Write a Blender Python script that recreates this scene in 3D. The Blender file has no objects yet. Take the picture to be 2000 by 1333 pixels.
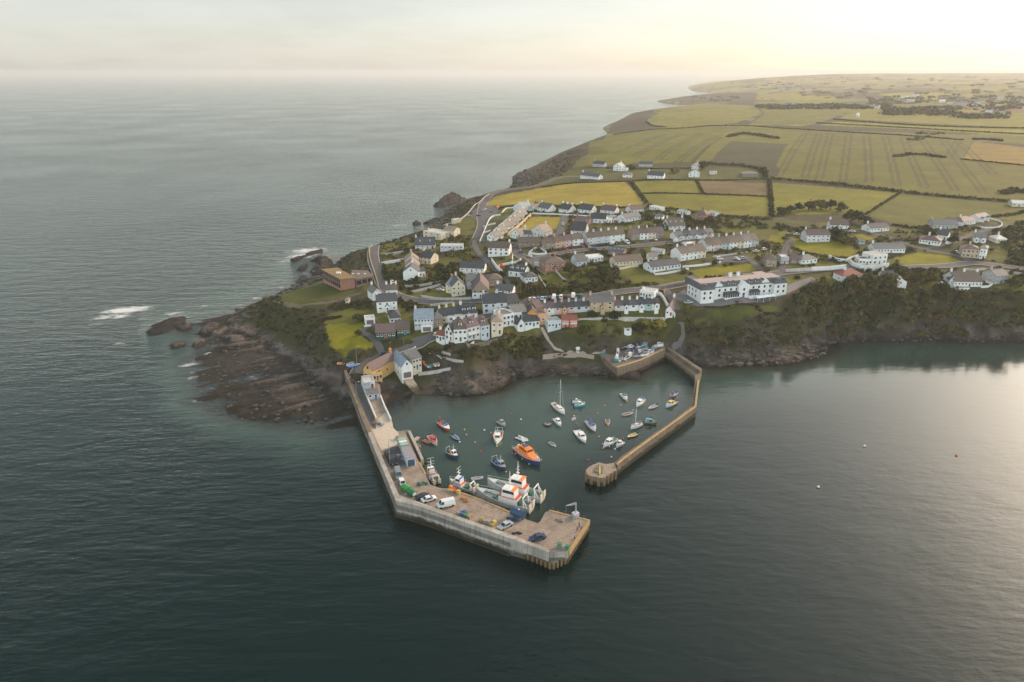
import bpy, bmesh, math, random
import numpy as np
from mathutils import Vector
from mathutils.geometry import delaunay_2d_cdt
R = math.radians
random.seed(7); np.random.seed(7)
S = bpy.context.scene
C = S.collection
# ---------------------------------------------------------------- camera
H = 120.0; F = 1400.0; TH = math.atan((666.5-140)/F)
cd = bpy.data.cameras.new('camera'); cam = bpy.data.objects.new('camera', cd); C.objects.link(cam)
cam.location = (0, 0, H); cam.rotation_euler = (R(90)-TH, 0, 0)
cd.sensor_width = 36; cd.lens = 36*F/2000; cd.clip_start = 1; cd.clip_end = 200000
S.camera = cam
S.view_settings.view_transform = 'Standard'; S.view_settings.look = 'None'
S.view_settings.exposure = 0.1; S.view_settings.gamma = 1; S.view_settings.use_curve_mapping = False
SUN_AZ, SUN_EL = 52.0, 22.0            # degrees clockwise from the view direction, height
sd = Vector((math.sin(R(SUN_AZ))*math.cos(R(SUN_EL)), math.cos(R(SUN_AZ))*math.cos(R(SUN_EL)), math.sin(R(SUN_EL))))
# ---------------------------------------------------------------- world
W = bpy.data.worlds.new('World'); S.world = W; W.use_nodes = True
nt = W.node_tree; nt.nodes.clear()
def N(t, typ, **kw):
    n = t.nodes.new(typ)
    for k, v in kw.items(): setattr(n, k, v)
    return n
def MATH(t, op, a, b=None, c=None, clamp=False):
    n = N(t, 'ShaderNodeMath', operation=op, use_clamp=clamp)
    for i, v in enumerate((a, b, c)):
        if v is None: continue
        if isinstance(v, (int, float)): n.inputs[i].default_value = v
        else: t.links.new(v, n.inputs[i])
    return n.outputs[0]
def MIX(t, f, a, b, blend='MIX'):
    n = N(t, 'ShaderNodeMix', data_type='RGBA', blend_type=blend)
    for i, v in ((0, f), (6, a), (7, b)):
        if isinstance(v, (int, float)): n.inputs[i].default_value = v
        elif isinstance(v, tuple): n.inputs[i].default_value = (*v[:3], 1)
        else: t.links.new(v, n.inputs[i])
    return n.outputs[2]
def RAMP(t, f, stops, interp='LINEAR'):
    n = N(t, 'ShaderNodeValToRGB'); cr = n.color_ramp; cr.interpolation = interp
    while len(cr.elements) < len(stops): cr.elements.new(0.5)
    for e, (p, c) in zip(cr.elements, stops):
        e.position = p; e.color = (*((c, c, c) if isinstance(c, (int, float)) else c), 1)
    t.links.new(f, n.inputs[0]); return n.outputs[0]
sky = N(nt, 'ShaderNodeTexSky', sky_type='NISHITA'); sky.sun_disc = False
sky.sun_elevation = R(SUN_EL); sky.sun_rotation = R(SUN_AZ)
sky.dust_density = 1; sky.altitude = 100
tc = N(nt, 'ShaderNodeTexCoord')
sep = N(nt, 'ShaderNodeSeparateXYZ'); nt.links.new(tc.outputs['Generated'], sep.inputs[0])
zc = MATH(nt, 'MAXIMUM', sep.outputs[2], 0.0)
# thin cloud deck: pale at the horizon, darker and bluer overhead
base = RAMP(nt, zc, [(0, (.56, .55, .53)), (.03, (.57, .56, .54)), (.09, (.585, .575, .555)), (.2, (.68, .70, .69)), (.36, (.64, .70, .70)), (.55, (.25, .34, .355)), (.75, (.17, .235, .245)), (1, (.20, .26, .27))])
back = MATH(nt, 'MULTIPLY_ADD', MATH(nt, 'MAXIMUM', MATH(nt, 'MULTIPLY', sep.outputs[1], -1.0), 0.0), 3.4, 1.0)  # sky behind the camera brightened, added fill light for the house fronts
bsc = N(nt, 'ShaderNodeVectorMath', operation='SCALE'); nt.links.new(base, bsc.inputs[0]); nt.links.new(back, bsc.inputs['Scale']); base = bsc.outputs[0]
dot = N(nt, 'ShaderNodeVectorMath', operation='DOT_PRODUCT'); nt.links.new(tc.outputs['Generated'], dot.inputs[0]); dot.inputs[1].default_value = sd
glow = MATH(nt, 'POWER', MATH(nt, 'MAXIMUM', MATH(nt, 'MULTIPLY_ADD', dot.outputs['Value'], .5, .5), 0.0), 5.0)
gcol = N(nt, 'ShaderNodeVectorMath', operation='SCALE'); gcol.inputs[0].default_value = (.115, .092, .066); nt.links.new(glow, gcol.inputs['Scale'])
gate = MATH(nt, 'MULTIPLY', MATH(nt, 'SUBTRACT', sep.outputs[2], .10), 7.0, clamp=True)
glow2 = MATH(nt, 'MULTIPLY', gate, MATH(nt, 'POWER', MATH(nt, 'MAXIMUM', dot.outputs['Value'], 0.0), 42.0))
glow3 = MATH(nt, 'MULTIPLY', gate, MATH(nt, 'POWER', MATH(nt, 'MAXIMUM', dot.outputs['Value'], 0.0), 7.0))
gcol3 = N(nt, 'ShaderNodeVectorMath', operation='SCALE'); gcol3.inputs[0].default_value = (3.3, 2.6, 2.25); nt.links.new(glow3, gcol3.inputs['Scale'])
gcol2 = N(nt, 'ShaderNodeVectorMath', operation='SCALE'); gcol2.inputs[0].default_value = (14.0, 10.2, 7.6); nt.links.new(glow2, gcol2.inputs['Scale'])
# clouds: stretched noise by direction projected on a high plane
pr = N(nt, 'ShaderNodeVectorMath', operation='DIVIDE'); nt.links.new(tc.outputs['Generated'], pr.inputs[0])
zz = MATH(nt, 'ADD', zc, .16); cz = N(nt, 'ShaderNodeCombineXYZ')
for i in range(3): nt.links.new(zz, cz.inputs[i])
nt.links.new(cz.outputs[0], pr.inputs[1])
cn = N(nt, 'ShaderNodeTexNoise'); cn.inputs['Scale'].default_value = 1.1; cn.inputs['Detail'].default_value = 7; cn.inputs['Roughness'].default_value = .55
nt.links.new(pr.outputs[0], cn.inputs['Vector'])
cl = RAMP(nt, cn.outputs[0], [(.34, .88), (.5, .98), (.64, 1.03)])
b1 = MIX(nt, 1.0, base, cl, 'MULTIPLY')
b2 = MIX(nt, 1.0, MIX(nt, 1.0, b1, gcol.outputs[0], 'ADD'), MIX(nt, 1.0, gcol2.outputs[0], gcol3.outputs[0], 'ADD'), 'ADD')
bgN = N(nt, 'ShaderNodeBackground'); nt.links.new(sky.outputs[0], bgN.inputs[0]); bgN.inputs[1].default_value = .05
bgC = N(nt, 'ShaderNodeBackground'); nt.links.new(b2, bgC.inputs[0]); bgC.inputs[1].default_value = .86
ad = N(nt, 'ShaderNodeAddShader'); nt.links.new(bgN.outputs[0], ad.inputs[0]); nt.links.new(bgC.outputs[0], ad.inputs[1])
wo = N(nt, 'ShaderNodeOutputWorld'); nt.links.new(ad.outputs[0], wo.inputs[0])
# ---------------------------------------------------------------- sun
sl = bpy.data.lights.new('sun', 'SUN'); so = bpy.data.objects.new('sun', sl); C.objects.link(so)
sl.energy = 2.4; sl.angle = R(3.0); sl.color = (1.0, .74, .47)
so.rotation_euler = (-sd).to_track_quat('-Z', 'Y').to_euler()
S.cycles.max_bounces = 6; S.cycles.diffuse_bounces = 2; S.cycles.glossy_bounces = 3; S.cycles.transmission_bounces = 4
S.cycles.volume_bounces = 3; S.cycles.transparent_max_bounces = 8; S.cycles.use_denoising = True
S.cycles.caustics_reflective = False; S.cycles.caustics_refractive = False; S.cycles.sample_clamp_indirect = 4
# ---------------------------------------------------------------- photo pixel -> world
cT, sT = math.cos(TH), math.sin(TH)
def ray(px, py):
    u = (px-1000)/F; v = (666.5-py)/F
    return (u, cT+v*sT, -sT+v*cT)
def P(px, py, z=0.0):
    d = ray(px, py); k = (z-H)/d[2]
    return (d[0]*k, d[1]*k, z)
def PD(px, py, D):
    d = ray(px, py); k = D/d[1]
    return (d[0]*k, D, H+d[2]*k)
# ---------------------------------------------------------------- noise
def _h(ix, iy, s):
    n = (ix.astype(np.int64)*374761393 + iy.astype(np.int64)*668265263 + s*974711) & 0x7fffffff
    n = ((n ^ (n >> 13))*1274126177) & 0x7fffffff
    return ((n ^ (n >> 16)) & 0xffff)/65535.0
def vnoise(x, y, s=0):
    ix = np.floor(x); iy = np.floor(y); fx = x-ix; fy = y-iy
    fx = fx*fx*(3-2*fx); fy = fy*fy*(3-2*fy)
    a = _h(ix, iy, s); b = _h(ix+1, iy, s); c = _h(ix, iy+1, s); d = _h(ix+1, iy+1, s)
    return (a*(1-fx)+b*fx)*(1-fy)+(c*(1-fx)+d*fx)*fy
def fbm(x, y, s=0, o=4):
    r = 0; a = .5; t = 0
    for i in range(o):
        r = r+a*vnoise(x*2**i+i*17.3, y*2**i-i*9.1, s+i); t += a; a *= .5
    return r/t
# ---------------------------------------------------------------- terrain control
shore = [(14000, 16000, 0), (4500, 14000, 0), (2300, 9000, 0), (1500, 6500, 0), (1240, 5300, 0)]
shore += [P(*p) for p in [(1342,174),(1362,179),(1388,182),(1440,185),(1400,190),(1330,191.5),(1300,194),(1280,199),(1300,203),(1345,205),
  (1380,206.5),(1340,210),(1290,213),(1240,220),(1205,238),(1182,247),(1178,252),(1190,262),(1168,270),(1135,283),(1100,297),(1058,318),(1017,338),
  (1006,348),(1007,361),(1012,370),(1000,377),(950,384),(915,387),(900,398),(876,412),(862,428),(845,443),(826,455),(800,467),(770,479),(740,488),
  (715,500),(690,508),(670,515),(650,522),(634,532),(624,543),(600,552),(575,562),(540,578),(503,592),(470,606),(436,619),(447,635),(470,651),
  (497,668),(520,686),(560,700),(592,728),(612,760),(650,782),(692,806),(705,812),(752,812),(748,796),(753,786),(762,770),(776,766),(811,775),(831,773),(852,766),
  (870,774),(913,772),(952,768),(979,758),(1000,741),(1060,731),(1140,730),(1202,735),(1250,724),(1290,709),(1325,700),(1361,711),(1379,717),
  (1418,714),(1454,714),(1475,705),(1514,713),(1544,708),(1580,702),(1610,691),(1617,684),(1604,675),(1625,669),(1700,662),(1800,661),(1912,667),
  (2000,657),(2100,650),(2300,640),(2600,630)]]
shore += [(900, 420, 0), (2500, 500, 0), (14000, 2000, 0)]
shore = np.array(shore)
LP = [  # land heights read off the photograph: px, py, metres above the water
 # far fields
 (1340,186,25),(1400,181,32),(1480,178,42),(1600,176,55),(1800,172,62),(2000,168,68),(1330,200,8),(1380,196,20),(1450,195,30),
 (1292,211,26),(1262,214,20),(1225,232,10),(1200,245,8),(1290,228,30),(1300,245,32),(1262,243,24),(1215,258,14),(1350,210,34),(1450,208,40),(1600,208,46),(1800,208,52),(2000,208,54),(2300,200,54),
 (1190,264,14),(1240,264,24),(1300,262,33),(1400,245,38),(1600,245,42),(1800,245,46),(2000,245,48),(2400,245,50),
 (1150,277,18),(1165,285,27),(1120,293,12),(1085,312,10),(1045,333,9),(1020,345,6),(1018,358,4),(1150,305,28),(1118,325,26),(1090,345,22),(1060,352,16),(1045,362,12),(1020,367,10),
 (1200,300,30),(1300,290,34),(1500,290,38),(1700,290,40),(2000,290,42),(1200,325,28),(1350,325,30),(1500,330,32),(1750,330,35),(2000,335,36),(2400,300,42),
 (960,374,15),(1000,366,15),(1060,362,20),(1100,350,24),(1150,350,26),(1300,352,28),(1500,350,29),(1750,375,30),(2000,395,30),
 (952,383,15.5),(932,399,15.5),(909,422,15),(888,436,14),(868,441,13.5),(850,446,13.5),(815,454,13.5),(781,465,13.5),(754,470,13.5),(727,481,13.5),(710,488,13),(690,491,12.5),(679,496,12),
 (912,392,10),(905,405,9),(882,425,8),(862,436,7),
 (1000,385,17),(1100,385,22),(1200,385,25),(1300,400,26),(1500,410,27),(1700,420,28),(1850,420,28),(2000,430,28),
 (940,420,17),(1000,410,19),(1100,410,23),(1200,410,25),(1250,440,25.5),(1400,450,26),(1550,450,26.5),(1700,470,26),(1850,470,26),(2000,480,26),
 (850,470,15),(900,450,16),(940,470,18),(1000,450,21),(1100,450,24),(770,500,14.5),(820,520,16),(880,500,17),(940,510,19),(1000,500,21),(1100,490,23),(1200,490,24),(1300,490,24.5),(1400,490,24.5),(1500,490,24.5),
 (735,500,14.5),(738,530,14.5),(745,560,14.5),(700,500,13),(700,525,12.5),(660,525,10),(690,540,13),(640,545,11),(625,552,8),(655,560,12),(600,562,10.5),(570,574,10.5),(540,584,10.5),(530,582,9),(600,590,11),(660,585,12),(700,580,13.5),
 (800,550,16),(860,560,17),(920,550,19),(1000,545,20),(1100,540,22),(1200,535,23),(1300,530,23),(1400,520,23.5),(1500,520,23.5),
 (780,580,15.5),(850,590,16),(940,588,17.5),(1000,590,18.5),(1100,580,19.5),(1200,575,20),(1290,560,21),(1330,545,22),(1430,540,22.5),(1500,540,22),
 (1310,590,20),(1340,592,20),(1450,592,20),(1530,570,20.5),(1560,552,21),(1640,530,22),(1750,525,22),(1850,522,22),(2000,525,22),
 (1340,600,19),(1400,600,18.5),(1500,600,17),(1330,622,16.5),(1400,622,15.5),(1480,618,14.5),(1530,610,15),(1560,600,18),(1570,585,20),(1640,562,20),(1720,555,20.5),(1800,562,20),(1880,566,20),(1950,568,20),(2000,560,20.5),
 (1350,650,9),(1420,660,6),(1480,660,6),(1530,650,7),(1570,640,8),(1600,620,12),(1680,610,13),(1760,610,13),(1850,615,13),(1950,615,13),(2000,610,14),
 (1600,655,4),(1680,648,3.5),(1780,648,3.5),(1880,652,3.5),(1980,648,3),(1340,690,3.5),(1370,690,2.5),(1420,692,2.2),(1480,686,2.5),(1540,684,2.5),(1585,676,2),(1330,670,5.5),
 (2100,560,21),(2300,540,22),(2600,500,24),(2100,520,22),(2400,600,14),
 # middle: main street row and gardens
 (1060,600,18),(1150,608,18),(1250,604,18.5),(1300,612,17.5),(1000,612,17.5),(1050,628,15.5),(1150,622,16.5),(1250,618,17),(1060,640,13),(1100,650,11.5),(1150,645,12),(1200,640,12.5),(1300,640,12),
 (1060,668,8.5),(1150,662,8),(1220,662,7),(1290,655,7.5),(1050,688,5),(1120,688,4.5),(1175,684,5),(1190,690,4.8),(1240,672,5),(1290,676,4.8),(1210,712,4.4),(1180,712,1.6),(1120,716,1.2),(1060,716,1.2),(1000,722,2),
 (1030,690,6),(1000,700,5.5),(960,715,5),(940,735,4),(1030,660,10),(1010,672,9),
 (850,672,12.5),(880,676,12.5),(920,672,12.8),(985,660,13.2),(1000,642,14.5),(940,640,15),(880,640,14.5),(1000,660,12),(860,690,8),(900,692,9),(930,690,9.5),(960,685,8),(900,712,7),(925,706,8.5),(940,712,7),(885,722,5.5),(905,745,3.5),(880,750,2),(860,748,1.2),(840,745,1.6),(840,725,3.2),(870,715,4.5),
 (820,640,14),(840,655,13),(790,650,13),(760,655,12.5),(740,640,12.8),(715,632,13),(760,610,14.5),(800,610,15.5),(860,610,16),(920,612,16.5),(740,600,14.2),
 (725,650,12.3),(722,665,11.5),(732,680,9.5),(760,678,10),(800,680,9.5),(835,690,8),(745,692,7.8),(720,700,6.8),(700,712,6),(690,724,5.4),(682,735,5),(700,745,5),(725,745,4.8),(745,738,3.6),(760,720,4.4),(775,745,2),(790,742,2.2),(762,752,1.5),(800,735,3),(820,700,5.2),(825,715,4),(745,760,1.5),(700,790,2.5),(720,795,2.5),
 # headland
 (640,610,11.5),(680,620,12.2),(700,600,13.2),(640,640,11.2),(690,660,11.4),(645,680,10.3),(690,688,10),(725,684,9.6),(600,600,10.8),(560,592,10.5),(535,590,8.5),(620,625,9.5),(633,650,10.6),(636,675,10),
 (500,608,5.5),(470,618,3),(560,612,7.5),(520,625,4),(480,636,2.5),(590,640,6.5),(560,650,3.5),(530,655,2.3),(610,660,6.5),(618,690,6),(600,672,3),(630,705,5.5),(655,706,6.2),(668,700,7.2),(620,716,2.2),(650,722,2.2),(668,712,3.8),(560,676,1.6),(525,676,.9),(590,700,1.4),
 (640,745,1.1),(675,745,1.8),(675,775,1.0),(660,730,1.6)]
land = [P(*p) for p in LP]
land += [PD(*p) for p in [(1380,162,5200),(1424,156,5500),(1500,150,6000),(1600,144.5,6600),(1640,141.5,7000),(1760,143,7500),(1900,142,8000),(2100,141,8000),(2600,142,8000),
   (1440,167,4900),(1500,163,4800),(1600,158,4900),(1750,156,4800),(1900,156,4800),(2100,156,4800),(2600,156,4800),(1700,148,6500),(1950,148,6500),(1420,176,4400),(1500,172,4200),(1480,182,3500)]]
land += [(13000, 15000, 60), (6000, 11000, 60), (3200, 9000, 60), (13000, 5000, 60), (6000, 2500, 55), (2500, 900, 45), (1200, 600, 30)]
land = np.array(land)
# rocky shelf west of the pier: px, py, z
shelf = [P(*p) for p in [(430,640,-.1),(460,665,-.2),(480,690,.15),(440,705,.1),(410,715,0),(380,735,-.35),(420,735,.1),(470,720,.35),(530,710,.5),(560,730,.7),(500,745,.25),(440,760,-.05),(385,770,-.55),
  (400,795,-.55),(440,790,-.25),(490,780,.1),(550,765,.5),(600,785,.45),(540,800,-.05),(480,815,-.35),(520,830,-.5),(570,825,-.15),(620,815,0),(650,835,-.3),(600,850,-1.2),(690,835,-.5),(400,655,-.6),(380,690,-1.2),
  (335,635,-1.0),(300,650,-1.3),(240,615,-1.6),(360,800,-1.8),(430,830,-2.2),(350,730,-1.7),
  (590,540,-1),(560,520,-1.6),(600,505,-1.0),(620,500,-1.4),(540,560,-1.6),(480,585,-2)]]
shelf = np.array(shelf)
def inpoly(x, y, poly):
    poly = np.asarray(poly)[:, :2]; r = np.zeros(x.shape, bool); j = len(poly)-1
    for i in range(len(poly)):
        xi, yi = poly[i]; xj, yj = poly[j]
        if yi != yj:
            r ^= ((yi > y) != (yj > y)) & (x < (xj-xi)*(y-yi)/(yj-yi)+xi)
        j = i
    return r
def segdist(x, y, pl, closed=False):
    d = np.full(x.shape, 1e9); pl = np.asarray(pl)[:, :2]; n = len(pl)
    for i in range(n if closed else n-1):
        a = pl[i]; b = pl[(i+1) % n]; v = b-a; L = max((v**2).sum(), 1e-9)
        t = np.clip(((x-a[0])*v[0]+(y-a[1])*v[1])/L, 0, 1)
        d = np.minimum(d, np.hypot(x-a[0]-t*v[0], y-a[1]-t*v[1]))
    return d
# densify the shoreline so that the triangulation follows it
sh = []
for i in range(len(shore)):
    a = shore[i]; b = shore[(i+1) % len(shore)]; L = np.hypot(*(b-a)[:2]); st = max(4.0, .02*min(a[1], b[1])+4)
    n = max(1, int(min(L/st, 40)))
    for k in range(n): sh.append(a+(b-a)*k/n)
sh = np.array(sh)
sea = []
gy = 120.0
while gy < 30000:
    stp = max(16, gy*.05)
    for gx in np.arange(-1.2*gy-200, 1.3*gy+400, stp): sea.append((gx, gy))
    gy += stp
sea = np.array(sea)
si = ~inpoly(sea[:, 0], sea[:, 1], shore)
ds = segdist(sea[:, 0], sea[:, 1], shore, True)
dsh = np.min(np.hypot(sea[:, 0][:, None]-shelf[:, 0], sea[:, 1][:, None]-shelf[:, 1]), axis=1)
ok = si & (ds > 9+.012*sea[:, 1]) & (dsh > 13)
seap = np.c_[sea[ok], -np.minimum(1.5+ds[ok]*.12, 12)]
inl = inpoly(land[:, 0], land[:, 1], shore)
land = land[inl]
allp = np.vstack([sh, land, shelf, seap])
res = delaunay_2d_cdt([Vector(p[:2]) for p in allp], [], [], 0, 1e-6)
vco = np.array([v[:] for v in res[0]]); tri = np.array(res[2]); orig = np.array([o[0] for o in res[3]]); vz = allp[orig, 2]
# fan grid: rows get coarser with distance, columns fan out from behind the camera
ys = [130.0]
while ys[-1] < 16000: ys.append(ys[-1]+max(1.35, .75*ys[-1]**2/(H*717)))
ys = np.array(ys); CB = 60.0
ts = np.arange(-.47, 1.02, .0019)
GX = (ys[:, None]+CB)*ts[None, :]; GY = np.repeat(ys[:, None], len(ts), 1)
GZ = np.full(GX.shape, -12.0)
for t in tri:
    p = vco[t]; z = vz[t]
    r0, r1 = np.searchsorted(ys, [p[:, 1].min(), p[:, 1].max()]); r1 = min(r1+1, len(ys))
    if r0 >= r1: continue
    tt = p[:, 0]/(p[:, 1]+CB); cc = p[:, 0][:, None]/(ys[[r0, r1-1]][None]+CB)
    yy0, yy1 = max(p[:, 1].min(), ys[0]), p[:, 1].max()
    c0 = np.searchsorted(ts, tt.min()-.003); c1 = np.searchsorted(ts, tt.max()+.003)
    if c0 >= c1: continue
    X = GX[r0:r1, c0:c1]; Y = GY[r0:r1, c0:c1]
    d = (p[1, 1]-p[2, 1])*(p[0, 0]-p[2, 0])+(p[2, 0]-p[1, 0])*(p[0, 1]-p[2, 1])
    if abs(d) < 1e-9: continue
    a = ((p[1, 1]-p[2, 1])*(X-p[2, 0])+(p[2, 0]-p[1, 0])*(Y-p[2, 1]))/d
    b = ((p[2, 1]-p[0, 1])*(X-p[2, 0])+(p[0, 0]-p[2, 0])*(Y-p[2, 1]))/d
    c = 1-a-b; m = (a >= -1e-6) & (b >= -1e-6) & (c >= -1e-6)
    GZ[r0:r1, c0:c1][m] = (a*z[0]+b*z[1]+c*z[2])[m]
def blur(A, n):
    for _ in range(n):
        B = A.copy(); B[1:-1] = (A[:-2]+2*A[1:-1]+A[2:])/4; A = B.copy(); A[:, 1:-1] = (B[:, :-2]+2*B[:, 1:-1]+B[:, 2:])/4
    return A
GZ = np.where(GY < 900, blur(GZ, 5), blur(GZ, 2))
GZ0 = GZ.copy()
def hz(x, y, A=None):
    A = GZ if A is None else A
    x = np.asarray(x, float); y = np.asarray(y, float)
    fi = np.interp(y, ys, np.arange(len(ys))); fj = (x/(y+CB)-ts[0])/(ts[1]-ts[0])
    fi = np.clip(fi, 0, len(ys)-1.001); fj = np.clip(fj, 0, len(ts)-1.001)
    i = fi.astype(int); j = fj.astype(int); u = fi-i; v = fj-j
    return A[i, j]*(1-u)*(1-v)+A[i+1, j]*u*(1-v)+A[i, j+1]*(1-u)*v+A[i+1, j+1]*u*v
def G(px, py):
    """point of the ground seen at a photo pixel"""
    d = ray(px, py); k = 120.0; prev = k
    while k < 30000:
        z = H+d[2]*k
        if z < 130 and z <= float(hz(d[0]*k, d[1]*k, GZ0)):
            lo, hi = prev, k
            for _ in range(20):
                m = (lo+hi)/2
                if H+d[2]*m <= float(hz(d[0]*m, d[1]*m, GZ0)): hi = m
                else: lo = m
            return (d[0]*hi, d[1]*hi, float(hz(d[0]*hi, d[1]*hi, GZ0)))
        prev = k; k += max(1.2, k*.006)
    return (d[0]*k, d[1]*k, 0)
# ---------------------------------------------------------------- terrain detail
dsho = segdist(GX[GY < 1300].ravel(), GY[GY < 1300].ravel(), shore, True)
DS = np.full(GX.shape, 200.0); DS[GY < 1300] = dsho
LANDM = inpoly(GX, GY, shore)
gyy, gxx = np.gradient(GZ)
SL = np.hypot(gyy/np.gradient(ys)[:, None], gxx/((ys[:, None]+CB)*(ts[1]-ts[0])))
SL = blur(SL, 2)
shx, shy = [p for p in zip(*[P(*q)[:2] for q in [(330,625),(430,600),(470,640),(520,672),(600,690),(620,735),(700,790),(715,850),(560,870),(420,860),(320,800),(300,700)]])]
inshelf = blur((segdist(GX, GY, np.c_[shx, shy], True) < 0).astype(float)+inpoly(GX, GY, np.c_[shx, shy]).astype(float), 6)
islets = [  # rocks standing in the sea: outline in pixels, height
 ([(846,403),(858,391),(874,384),(892,381),(903,388),(892,396),(872,403),(855,406)], 4.5),([(806,437),(812,433),(820,435),(818,440),(808,441)], 2.2),
 ([(829,436),(845,428),(853,427),(848,433),(834,439)], 1.8),([(582,525),(598,517),(600,523),(586,531)], 2.6),([(610,532),(618,514),(630,505),(645,508),(652,520),(640,530),(622,540)], 5.5),
 ([(593,502),(606,494),(628,488),(628,493),(606,501)], 1.4),([(570,508),(583,503),(586,507),(574,512)], 1.2),([(584,545),(590,540),(597,547),(590,552)], 1.6),([(612,510),(622,505),(640,506),(630,511)], 3),
 ([(290,645),(300,636),(330,625),(352,618),(360,622),(345,634),(325,648),(300,655)], .45),([(352,641),(372,634),(374,638),(358,645)], 1.2),([(393,645),(410,632),(424,632),(424,640),(408,650),(396,651)], .9),
 ([(418,652),(436,640),(445,645),(432,658),(420,657)], .9),([(380,672),(402,662),(396,672),(382,676)], .9),([(338,675),(356,670),(362,674),(344,678)], .9),([(218,612),(236,604),(254,600),(262,604),(240,612)], .8),
 ([(1008,352),(1018,343),(1024,352),(1016,362),(1008,363)], 4),([(440,660),(470,660),(478,668),(452,672)], 1.0)]
sn = fbm(GX/9, GY/9, 40, 3)
for pl, hh in islets:
    w = np.array([P(a, b)[:2] for a, b in pl]); x0, y0 = w.min(0)-30; x1, y1 = w.max(0)+30
    r0, r1 = np.searchsorted(ys, [y0, y1]); sub = (slice(r0, r1), slice(None))
    X, Y = GX[sub], GY[sub]; mk = (X > x0) & (X < x1); d = np.full(X.shape, -99.0)
    dd = segdist(X[mk], Y[mk], w, True); d[mk] = np.where(inpoly(X[mk], Y[mk], w), dd, -dd)
    jag = (fbm(X/4, Y/4, 9, 3)-.5)*4
    z = np.clip((d+jag*1.4)*.75+.5, -99, hh*(.3+1.3*fbm(X/3.2, Y/3.2, 19, 3)))
    GZ[sub] = np.maximum(GZ[sub], np.where(d > -25, z, -99))
ang = R(33); U = GX*math.cos(ang)+GY*math.sin(ang); V = -GX*math.sin(ang)+GY*math.cos(ang)
wv = V+5*fbm(U/25, V/25, 3, 3)
ridge = fbm(U/34, wv/5.0, 11, 3)+.35*fbm(U/12, wv/1.8, 15, 2)-.675
big = fbm(U/60, V/22, 21, 3)-.5
near = np.clip((1500-GY)/800, 0, 1)
beach = np.zeros(GX.shape)
for _pl in ([(755,765),(800,755),(812,775),(760,795)],[(775,742),(815,735),(842,755),(836,785),(805,785),(790,760)],[(835,748),(880,742),(872,768),(836,772)],[(1055,708),(1190,708),(1200,730),(1060,730)]): beach = np.maximum(beach, inpoly(GX, GY, np.array([P(*q, 1.0)[:2] for q in _pl])).astype(float))
beach = blur(beach, 3)
GZ += np.where(GZ < 2.2, inshelf*(.5+ridge*2.4+big*1.3), 0)*np.clip((2.2-GZ)/1.2, 0, 1)
rocky = np.clip((SL-.28)/.35, 0, 1)*np.clip((9-GZ)/5, .12, 1)
lown = np.clip(1-np.abs(DS)/(9+.01*GY), 0, 1)*(GZ > -3)
rockm = np.clip(np.maximum(rocky, lown*(GZ < 5)), 0, 1)*LANDM
n1 = fbm(GX/7, GY/7, 5, 4)-.5; n2 = fbm(GX/2.4, GY/2.4, 8, 3)-.5; n3 = np.abs(fbm(GX/14, GY/14, 31, 4)-.5)
GZ -= .5*blur(inpoly(GX, GY, np.array([P(*q, 1.0)[:2] for q in [(783,744),(812,738),(838,778),(806,782)]])).astype(float), 3)
GZ += (1-.93*beach)*near*(rockm*(n1*4.2+n2*1.8-n3*3)+.12*n1)*np.clip((GZ+1.5)/3, .15, 1)
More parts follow.
